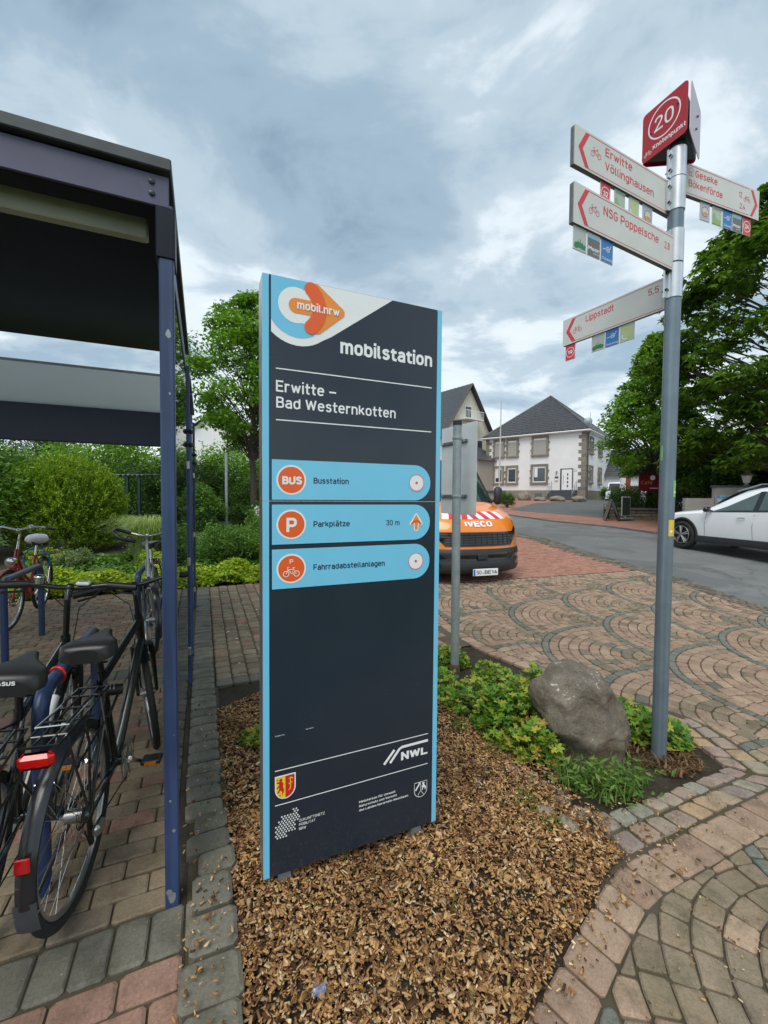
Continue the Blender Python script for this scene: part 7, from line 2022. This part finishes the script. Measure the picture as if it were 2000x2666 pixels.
def hwin(x0, x1, z0, z1, shut, side=False, parent=house):
    """opening x0..x1 (left..right seen from outside) with stone surround"""
    cx = (x0 + x1) / 2; w = abs(x1 - x0); h = z1 - z0
    def bx(c, dm, bev=.01):
        g = M()
        if not side: g.box((c[0], c[1], c[2]), dm, bev=bev)
        else: g.box((-c[1], c[0], c[2]), (dm[1], dm[0], dm[2]), bev=bev)
        return g
    fr = bx((cx, .05, (z0 + z1) / 2), (w - .34, .16, h - .34), .0).build('window', m_pvc, parent)
    for sx_ in (-1, 1):
        bx((cx + sx_ * (w / 2 - .10), .0, (z0 + z1) / 2), (.20, .30, h - .02)).build('jamb', m_stone, fr)
        for zz_ in (.32, .68): bx((cx + sx_ * (w / 2 + .03), .0, z0 + h * zz_), (.16, .28, .17)).build('jamb_block', m_stone, fr)
    bx((cx, .0, z1 - .09), (w + .02, .32, .22)).build('lintel', m_stone, fr); bx((cx, -.01, z0 + .09), (w + .12, .38, .19)).build('sill', m_stone, fr)
    if shut:
        n = 11
        for k in range(n): bx((cx, -.035, z0 + .20 + (h - .62) * (k + .5) / n), (w - .46, .02, (h - .62) / n - .006), 0).build('shutter_slat', m_shut, fr)
        bx((cx, -.04, z1 - .32), (w - .44, .05, .18)).build('shutter_box', m_pvc, fr)
    else:
        bx((cx, -.036, (z0 + z1) / 2 - .05), (w - .62, .01, h - .70), 0).build('pane', m_wing, fr)
        bx((cx, -.045, z1 - .32), (w - .44, .05, .2)).build('shutter_box', m_pvc, fr)
    return fr
for a, b, z0, z1, s_ in ((-10.0, -8.66, 4.74, 6.84, 1), (-8.43, -7.0, 4.74, 6.84, 1), (-5.52, -3.70, 4.70, 6.86, 1), (-10.0, -8.67, 1.71, 3.82, 0), (-8.45, -7.01, 1.71, 3.82, 0), (-5.56, -3.71, 1.70, 3.84, 0)):
    hwin(a, b, z0, z1, s_)
for a, b, z0, z1 in ((1.32, 2.6, 4.75, 6.6), (5.0, 6.4, 4.75, 6.55), (1.28, 2.55, 1.68, 3.63), (4.95, 6.25, 1.67, 3.63)): hwin(a, b, z0, z1, 0, True)
# bright curtains in two lower windows
for x in (-9.5, -5.0): g = M(); g.box((x, -.05, 2.95), (.34, .01, 1.0)); g.build('curtain', m_rend, house)
g = M(); g.box((-1.785, -.01, 2.14), (1.27, .14, 2.28)); g.build('door_surround', m_step, house)
g = M(); g.box((-1.75, -.08, 2.10), (1.02, .06, 2.12), bev=.01); dr = g.build('door', m_pvc, house)
for z in (1.45, 1.85, 2.25, 2.65): g = M(); g.box((-1.66, -.112, z), (.13, .01, .24)); g.build('door_pane', m_wing, dr)
g = M(); g.tube([(-2.08, -.14, 1.6), (-2.08, -.14, 2.6)], .02, 6); g.build('handle', m_chrome, dr)
for k in range(6):
    g = M(); g.box((-1.95, -.30 - .28 * k, 1.02 - .17 * (k + .5) - .0), (2.5 + .10 * k, .56, .16), bev=.01); g.build('step', m_step, house)
    g = M(); g.box((-1.95, -.25 - .28 * k, .4 - .085 * k), (2.3, .5, .9 - .17 * k)); g.build('step_base', m_stone, house)
for x in (-3.25, -.75):
    g = M()
    for zz_ in (.55, .95): g.tube([(x, -.2, 1.02 + zz_), (x, -1.7, .1 + zz_)], .025, 6)
    for y, z in ((-.2, 1.02), (-.95, .56), (-1.7, .1)): g.tube([(x, y, z - .1), (x, y, z + .95)], .025, 6)
    g.build('railing', m_alu, house, smooth=True)
g = M(); g.box((-4.68, -.05, .47), (.73, .06, .44)); g.build('cellar_window', m_wing, house)
g = M(); g.box((-2.80, -.08, 2.9), (.16, .14, .32), bev=.03); g.build('wall_lamp', m_galv, house)
for z in (2.13, 2.38): g = M(); g.box((-2.80, -.06, z), (.32, .12, .18), bev=.01); g.build('mailbox', m_step if z > 2.2 else m_pvc, house)
lettering('2a', -1.06, -.80, 2.92, .24, m_galv, house, 1, 0, -.005)
g = M(); g.tube([(.12, -.0 + .5, 0), (.12, .5, 6.6), (.30, .1, 6.95)], .05, 8); g.build('downpipe', mat('grey_downpipe', (.09, .08, .08), .5), house, smooth=True)
# hipped roof of real tile courses
def hip_roof(parent, x0, x1, y0, y1, ze, apexes, m_, ov=.45, courses=22, amp=.06, pitch=.32):
    x0 -= ov; x1 += ov; y0 -= ov; y1 += ov
    c4 = [(x0, y0), (x1, y0), (x1, y1), (x0, y1)]
    for i in range(4):
        a, b = c4[i], c4[(i + 1) % 4]; L_ = math.hypot(b[0] - a[0], b[1] - a[1]); nw = int(L_ / pitch * 3) if i in (0, 1) else 8
        ap = apexes
        rows = []
        for k in range(courses):
            for q in (0, 1):
                t = (k + q * .999) / courses; row = []
                for j in range(nw + 1):
                    u = j / nw; bx_, by_ = a[0] + (b[0] - a[0]) * u, a[1] + (b[1] - a[1]) * u
                    x = bx_ + (ap[0] - bx_) * t; y = by_ + (ap[1] - by_) * t
                    xx = u * L_ * (1 - t) + 0
                    z = ze + (ap[2] - ze) * t + (1 - q) * .10 + amp * abs(math.sin(math.pi * (u - .5) * L_ * (1 - t) / pitch)) * (1 - t * .0)
                    row.append((x, y, z))
                rows.append(row)
        g = M(); g.grid(rows); g.build('roof_slope', m_, parent, kind=None)
        g = M(); g.tube([(a[0], a[1], ze + .08), (a[0] + (ap[0] - a[0]) * .5, a[1] + (ap[1] - a[1]) * .5, ze + (ap[2] - ze) * .5 + .10), (ap[0], ap[1], ap[2] + .08)], .09, 6); g.build('hip_ridge', m_, parent, smooth=True)
        g = M(); g.tube([(a[0], a[1], ze - .02), (b[0], b[1], ze - .02)], .075, 8); g.build('gutter', m_pvc, parent, smooth=True)
    g = M(); g.box(((x0 + x1) / 2, (y0 + y1) / 2, ze - .07), (x1 - x0 - .1, y1 - y0 - .1, .10)); g.build('soffit', m_pvc, parent)
hip_roof(house, -FW, 0, 0, FD, FH + .08, (-FW / 2, FD / 2, 12.25), m_rooft)
g = M(); g.tube([(-.4, 3.0, 8.0), (-.4, 3.0, 9.4)], .025, 6); g.build('vent_pipe', m_galv, house)
dsh = empty('satellite_dish', tuple(house.matrix_basis @ Vector((-.25, 1.6, 8.2))), R(-20), 'grey satellite dish on the right slope of the white house roof', 'satellite dish')
g = M(); rows = [[(.42 * t * math.cos(2 * math.pi * k / 18) , .10 * t * t - .1, .45 * t * math.sin(2 * math.pi * k / 18)) for k in range(18)] for t in (0.02, .5, 1.0)]; g.grid(rows, True); g.build('dish', m_galv, dsh, smooth=True)
g = M(); g.tube([(0, .0, -.05), (.05, .1, -.9)], .025, 6); g.tube([(.0, -.1, -.4), (.25, -.55, .0)], .012, 5); g.build('mast', m_galv, dsh)
# neighbouring houses
h2 = empty('gabled_house', (6.6, 48.4, 1.7), R(36), 'cream gabled house with dark tiled roof, mostly hidden by the stele', 'house')
m_cream = mat('cream_render', (0.68, 0.64, 0.52), .85, var=.06, scale=2)
g = M(); wd = 8.6; eh = 7.4; ph = 13.4
g.add([(0, 0, -.5), (wd, 0, -.5), (wd, 0, eh), (wd / 2, 0, ph), (0, 0, eh), (0, 12, -.5), (wd, 12, -.5), (wd, 12, eh), (wd / 2, 12, ph), (0, 12, eh)], [(0, 1, 2, 3, 4), (9, 8, 7, 6, 5), (1, 6, 7, 2), (5, 0, 4, 9), ])
g.build('wall', m_cream, h2)
for sd in (0, 1):
    g = M(); rows = []
    for k in range(20):
        for q in (0, 1):
            t = (k + q * .999) / 20; xe = -.5 if sd == 0 else wd + .5; x = xe + (wd / 2 - xe) * t; ze_ = eh - .7; z = ze_ + (ph + .12 - ze_) * t + (1 - q) * .06
            rows.append([(x, -.55 + 13 * j / 60, z + .035 * abs(math.sin(j * 2.1))) for j in range(61)])
    g.grid(rows); g.build('roof_slope', m_rooft, h2)
m_bargebd = mat('brown_bargeboard', (.06, .04, .03), .6)
for sd in (0, 1):
    xe = -.5 if sd == 0 else wd + .5; g = M(); g.tube([(xe, -.58, eh - .72), (wd / 2, -.58, ph + .08)], .12, 4); g.build('bargeboard', m_bargebd, h2)
for x, z, w_, h_ in ((wd / 2 - .1, 10.2, 1.2, 1.5), (2.0, 6.4, 1.1, 1.3), (6.3, 6.4, 1.1, 1.3), (2.0, 3.4, 1.1, 1.3), (6.3, 3.4, 1.1, 1.3)):
    g = M(); g.box((x, -.03, z), (w_, .08, h_)); f_ = g.build('window', m_pvc, h2); g = M(); g.box((x, -.08, z), (w_ - .25, .02, h_ - .25)); g.build('pane', m_wing, f_)
g = M(); g.box((wd / 2, -.55, 9.2), (3.0, 1.1, .12)); 
for k in range(13): g.box((wd / 2 - 1.45 + k * .24, -1.08, 9.7), (.03, .03, .9))
g.box((wd / 2, -1.08, 10.15), (3.0, .06, .06)); g.build('balcony', m_pvc, h2)
h3 = empty('low_annex', (10.6, 47.6, 1.7), R(36), 'low grey annex with dark roof between the gabled and the white house', 'building')
g = M(); g.box((1.6, 3, 1.9), (3.6, 6, 4.8)); g.build('wall', mat('beige_grey_render', (.36, .33, .29), .85), h3)
g = M(); g.grid([[(-.4, -.4, 4.2), (3.8, -.4, 4.2)], [(-.2, 3.4, 6.4), (3.6, 3.4, 6.4)]]); g.build('roof_slope', m_rooft, h3)
fp_ = M(); fp_.tube([(0, 0, -.2), (0, 0, 4), (0.03, 0, 7.8)], [.055, .05, .035], 10); fp_.tube([(.0, 0, 7.7), (.18, 0, 7.72)], .02, 5)
o = fp_.build('flagpole', mat('white_flagpole', (.55, .52, .52), .4), None, smooth=True); o.location = (8.62, 31.5, ter(31.5)); tag(o, 'tall bare white flagpole in front of the white house', 'flagpole')
m_frock = mat('field_stone', (0.22, 0.185, 0.15), .85, var=.3, scale=6)
for i, (x, rx, rz_, lb) in enumerate(((13.75, .62, .55, 'tallest field stone at the left in front of the white house'), (15.0, .62, .24, 'low flat field stone right of the tallest one'), (16.4, .75, .32, 'broad field stone before the left railing of the steps'), (18.0, .65, .36, 'pale field stone right of the house steps'))):
    rock('field_stone', x, 41.2 - (x - 13.75) * .55, rx, .5, rz_, lb, m_frock, 5 + i, group='field stones in front of the house')
e = empty('garden_bench', (12.0, 45.6, 1.5), R(-40), 'dark bench against the house plinth left of the steps', 'bench')
for nm, c_, dm in (('seat', (0, 0, .45), (2.2, .45, .06)), ('backrest', (0, .25, .75), (2.2, .05, .35)), ('leg', (-.95, 0, .2), (.08, .4, .5)), ('leg', (.95, 0, .2), (.08, .4, .5))):
    g = M(); g.box(c_, dm); g.build(nm, m_step, e)
bush('round_bush', 8.55, 29.2, .55, .55, 1.05, 'small round bush just right of the van mirror', lf_mid, 3500, .08, clusters=30)
bush('house_side_bush', 23.6, 43.0, 1.6, .8, 1.5, 'bushy green plants along the right side of the white house', lf_mid, 5000, .12, clusters=40)
# cafe terrace: stone wall with hedge, boards, sign, parked white van behind
cw = empty('stone_planter_wall', (10.9, 20.25, ter(20.2) - .02), R(-4), 'low drystone planter wall holding the cafe hedge', 'wall')
g = M(); g.box((4.4, .35, .28), (8.9, .5, .62)); g.build('core', m_soil, cw)
m_wst = paver_mat('rubble_stone', [(0.16, 0.16, 0.15), (0.25, 0.20, 0.13), (0.22, 0.23, 0.215), (0.12, 0.125, 0.12), (0.30, 0.26, 0.19)])
for k, z in enumerate((.08, .24, .40)):
    x = 0
    while x < 8.8:
        L_ = random.uniform(.22, .62); g = M(); g.box((x + L_ / 2, .07 + random.uniform(-.015, .015), z), (L_ - .02, .14, .145), bev=.015); g.build('stone', m_wst, cw); x += L_
g = M(); g.box((4.4, .22, .53), (8.95, .55, .09), bev=.01); g.build('coping', mat('coping_slab', (.14, .125, .10), .85), cw)
bush('cafe_hedge', 13.0, 21.0, 1.75, .6, 1.5, 'dark hedge growing above the drystone wall', lf_dark, 18000, .08, cat='hedge', clusters=90, boxy=.5, rough=.2)
def aboard(x, y, rz, label):
    e = empty('pavement_board', (x, y, ter(y)), rz, label, 'board')
    m_fr = mat('grey_board_frame', (.50, .51, .51), .4, .3)
    g = M()
    g.box((0, -.02, .66), (.50, .035, .92), bev=.01); b_ = g.build('board_frame', m_fr, e)
    g = M(); g.box((0, -.045, .66), (.42, .012, .84)); g.build('blackboard', mat('slate_board', (.025, .035, .035), .5), b_)
    g = M(); g.box((0, 0, .08), (.75, .42, .10), bev=.04); g.build('base', mat('grey_board_base', (.14, .15, .16), .6), e)
    g = M(); g.tube([(0, 0, .12), (0, 0, .25)], .03, 8); g.build('spring', m_fr, e)
aboard(11.35, 19.75, R(14), 'grey framed blackboard on a foot in front of the drystone wall')
e = empty('folding_board', (10.62, 19.6, ter(19.6)), R(75), 'dark folding board seen edge-on beside the framed blackboard', 'board')
for s_ in (-1, 1): g = M(); g.box((0, 0, 0), (.55, .03, 1.05), m=Matrix.Translation((0, s_ * .16, .50)) @ Matrix.Rotation(s_ * .28, 4, 'X')); g.build('leaf', m_gblk, e)
e = empty('cafe_sign', (12.45, 20.6, ter(20.6)), R(-6), 'dark red cafe sign with yellow script above the hedge', 'sign')
g = M(); g.box((.62, 0, 1.78), (1.25, .06, .82), bev=.01); g.build('board', mat('wine_red_board', (.16, .012, .025), .4), e)
m_scr = print_mat('gold_script', (.55, .26, .05)); lettering('Café', .10, .62, 1.70, .17, m_scr, e, 1, 0, -.032, slant=.3)
flat('sign_disc', arc(.62, 2.02, .12, 0, 360, 18)[:-1], m_white, e, 1, -.032); flat('sign_rule', [(.5, 1.50), (.9, 1.50), (.9, 1.53), (.5, 1.53)], m_white, e, 1, -.032)
for x in (.1, 1.15): g = M(); g.tube([(x, .05, 0), (x, .05, 2.1)], .03, 6); g.build('post', m_step, e)
h4 = empty('dark_roofed_house', (24.6, 50.0, 1.75), R(-35), 'distant house with dark roof and skylight right of the white house', 'house')
g = M(); g.box((3.4, 3, 1.2), (8, 6, 2.8)); g.build('wall', m_rend, h4)
g = M(); rows = []
for k in range(14):
    for q in (0, 1):
        t = (k + q * .999) / 14; rows.append([(-.9 + 8.6 * j / 30, -.5 + 4 * t, 2.5 + 3.4 * t + (1 - q) * .06) for j in range(31)])
g.grid(rows); g.build('roof_slope', m_rooft, h4)
g = M(); g.box((1.0, 1.55, 4.42), (.7, .5, .1), m=Matrix.Translation((1.0, 1.55, 4.42)) @ Matrix.Rotation(R(40), 4, 'X')); g.build('skylight', m_white, h4)
h5 = empty('cafe_building', (17.8, 26.5, ter(26.5)), R(-30), 'low white cafe building with dark roof behind the maple', 'building')
g = M(); g.box((3, 3, 1.5), (7, 6, 3.0)); g.build('wall', m_rend, h5)
g = M(); g.grid([[(-1.0, -.8, 2.9), (7.0, -.8, 2.9)], [(-.2, 3, 4.3), (6.6, 3, 4.3)]]); g.build('roof_slope', m_rooft, h5)
for x in (.7, 2.0, 3.4): g = M(); g.box((x, -.03, 1.3), (.9, .06, 1.6)); f_ = g.build('window', m_pvc, h5); g = M(); g.box((x, -.07, 1.3), (.74, .02, 1.4)); g.build('pane', m_wing, f_)
g = M(); g.box((0, 0, 1.3), (.35, .35, 3.2), bev=.01); o = g.build('brick_pillar', mat('red_brick_plain', (.22, .07, .045), .85), None); o.location = (17.0, 29.5, ter(29.5)); tag(o, 'narrow red brick pillar between the white house and the cafe', 'pillar')
g = M(); g.box((0, 0, .9), (.25, .25, 2.4)); o = g.build('white_pillar', m_pvc, None); o.location = (16.2, 28.6, ter(28.6)); tag(o, 'white square pillar beside the brick pillar', 'pillar')
pv = empty('parked_van', (22.9, 41.4, ter(37.5)), R(-38), 'white van parked far back beside the white house', 'van')
g = M(); rows = [[(u * 1.0, y, z) for u in (-1, 1)] for y, z in ((0, .35), (0, .95), (.75, 1.15), (1.4, 1.95), (1.7, 2.05), (5, 2.05), (5.1, .35))]; g.grid(rows)
for s_ in (-1, 1): g.poly([(s_, 0, .35), (s_, 0, .95), (s_, .75, 1.15), (s_, 1.4, 1.95), (s_, 1.7, 2.05), (s_, 5, 2.05), (s_, 5.1, .35)], flip=s_ < 0)
g.build('body', m_vwh, pv)
g = M(); g.grid([[(-.9, .77, 1.18), (.9, .77, 1.18)], [(-.9, 1.36, 1.90), (.9, 1.36, 1.90)]]); g.build('windscreen', m_cglass, pv, xf=lambda v: (v[0], v[1] - .02, v[2] + .01))
for s_ in (-1, 1):
    for y in (.8, 4.2): g = M(); g.torus((s_ * .95, y, .32), .22, .09, 'X', 20, 6); g.tube([(s_ * .9, y, .32), (s_ * 1.0, y, .32)], .15, 12); g.build('wheel', m_tyre, pv)
g = M(); g.box((0, 0, .75), (2.3, .06, 1.5), bev=.01); gte = empty('dark_gate', (22.1, 38.6, ter(38.6)), R(-30), 'dark wooden gate in front of the parked white van', 'gate'); g.build('gate_leaf', m_bargebd, gte)
# concrete wall, lantern, shrubs behind the car
cwl = empty('concrete_wall', (9.95, 13.9, ter(13.9)), R(-6), 'grey concrete garden wall behind the white car', 'wall')
m_conc = mat('rendered_concrete', (0.24, 0.235, 0.22), .9, var=.14, scale=3, bump=.3)
g = M(); g.box((.48, .12, .6), (.90, .16, 1.34), bev=.01); g.build('low_section', m_conc, cwl)
g = M(); g.box((3.9, .14, .78), (5.9, .18, 1.75), bev=.01); g.build('high_section', m_conc, cwl)
g = M(); g.box((3.9, .14, 1.67), (5.98, .26, .06), bev=.01); g.build('coping', m_trim, cwl)
d = Nd('poster_print'); d.base(d.ramp(d.noise(9, 3, .6), [(.3, (.04, .10, .20)), (.5, (.12, .32, .48)), (.62, (.45, .5, .5)), (.75, (.25, .12, .12))])); d.set(.4)
g = M(); g.box((1.22, .045, 1.17), (.42, .008, .40)); o = g.build('poster', d.m, cwl)
ln = empty('garden_lantern', (12.05, 14.0, ter(14) + 1.70), 0, 'grey garden lantern standing on the concrete wall', 'lamp')
for nm, pts_, rr_, m_ in (('base', [(0, 0, 0), (0, 0, .04), (0, 0, .09)], [.10, .05, .04], m_galv), ('glass_body', [(0, 0, .09), (0, 0, .33)], [.085, .145], mat('frosted_lamp_glass', (.55, .58, .58), .3)), ('cap', [(0, 0, .33), (0, 0, .36), (0, 0, .44), (0, 0, .50)], [.19, .17, .06, .02], m_galv)):
    g = M(); g.tube(pts_, rr_, 6); g.build(nm, m_, ln)
for i, (x, y, rx, ry, h, lb, lm_) in enumerate(((13.3, 16.2, 1.2, 1.0, 3.5, 'dark shrub just right of the signpost behind the low wall', lf_dark), (15.0, 16.3, 1.7, 1.2, 3.9, 'dark shrub behind the garden lantern', lf_dark), (16.8, 16.4, 2.2, 1.3, 4.3, 'dark shrub behind the car roof at the right edge', lf_dark), (14.9, 19.0, 1.7, 1.2, 4.4, 'tall dark shrubbery between maple and chestnut', lf_dark))):
    bush('dark_shrub', x, y, rx, ry, h, lb, lm_, 20000, .14, clusters=120, group='dark shrubs behind the concrete wall', rough=.2)
h6 = empty('sided_house', (24.0, 29.5, ter(29)), R(-35), 'white clad house with brick base glimpsed right through the chestnut', 'house')
g = M(); g.box((4, 3, 2.4), (9, 6, 4.8)); g.build('brick_storey', brick_mat('tan_brick', (.20, .12, .07), (.26, .17, .10), (.2, .18, .15), .24, .08), h6)
for k in range(9): g = M(); g.box((4, 3, 4.95 + k * .3), (9.1, 6.1, .28), bev=.02); g.build('cladding_board', m_pvc, h6)
h7 = empty('white_cottage', (-21.0, 40.0, 1.45), 0, 'white gabled house glimpsed beyond the garden bushes', 'house')
g = M(); g.add([(0, 0, 0), (11, 0, 0), (11, 0, 4.6), (5.5, 0, 8.4), (0, 0, 4.6), (0, 9, 0), (11, 9, 0), (11, 9, 4.6), (5.5, 9, 8.4), (0, 9, 4.6)], [(0, 1, 2, 3, 4), (9, 8, 7, 6, 5), (1, 6, 7, 2), (5, 0, 4, 9)]); g.build('wall', m_rend, h7)
g = M()
g.grid([[(-.4, -.4, 4.35), (-.4, 9.4, 4.35)], [(5.5, -.4, 8.55), (5.5, 9.4, 8.55)], [(11.4, -.4, 4.35), (11.4, 9.4, 4.35)]]); g.build('roof', m_rooft, h7)
h8 = empty('white_gable_house', (-12.4, 33.0, 1.3), R(8), 'white gable end just visible right of the shelter posts', 'house')
g = M(); g.add([(0, 0, 0), (7, 0, 0), (7, 0, 3.6), (3.5, 0, 6.0), (0, 0, 3.6), (0, 9, 0), (7, 9, 0), (7, 9, 3.6), (3.5, 9, 6.0), (0, 9, 3.6)], [(0, 1, 2, 3, 4), (9, 8, 7, 6, 5), (1, 6, 7, 2), (5, 0, 4, 9)]); g.build('wall', m_rend, h8)
g = M(); g.grid([[(-.4, -.4, 3.4), (-.4, 9.4, 3.4)], [(3.5, -.4, 6.15), (3.5, 9.4, 6.15)], [(7.4, -.4, 3.4), (7.4, 9.4, 3.4)]]); g.build('roof', m_rooft, h8)
# far belt of trees that closes the horizon
for i, (x, y, w_, h_, lb) in enumerate(((-60, 75, 22, 6, 'farthest left'), (-30, 78, 20, 5.5, 'left of the stele'), (0, 82, 20, 5, 'behind the stele'), (28, 80, 18, 6, 'behind the white house'), (55, 78, 22, 7, 'behind the maple'), (88, 70, 22, 8, 'farthest right'))):
    bush('distant_trees', x, y, w_, 5, h_, 'far belt of trees on the horizon, the one ' + lb, lf_mid, 9000, .9, cat='trees', clusters=80, group='far belts of trees', rough=.25)
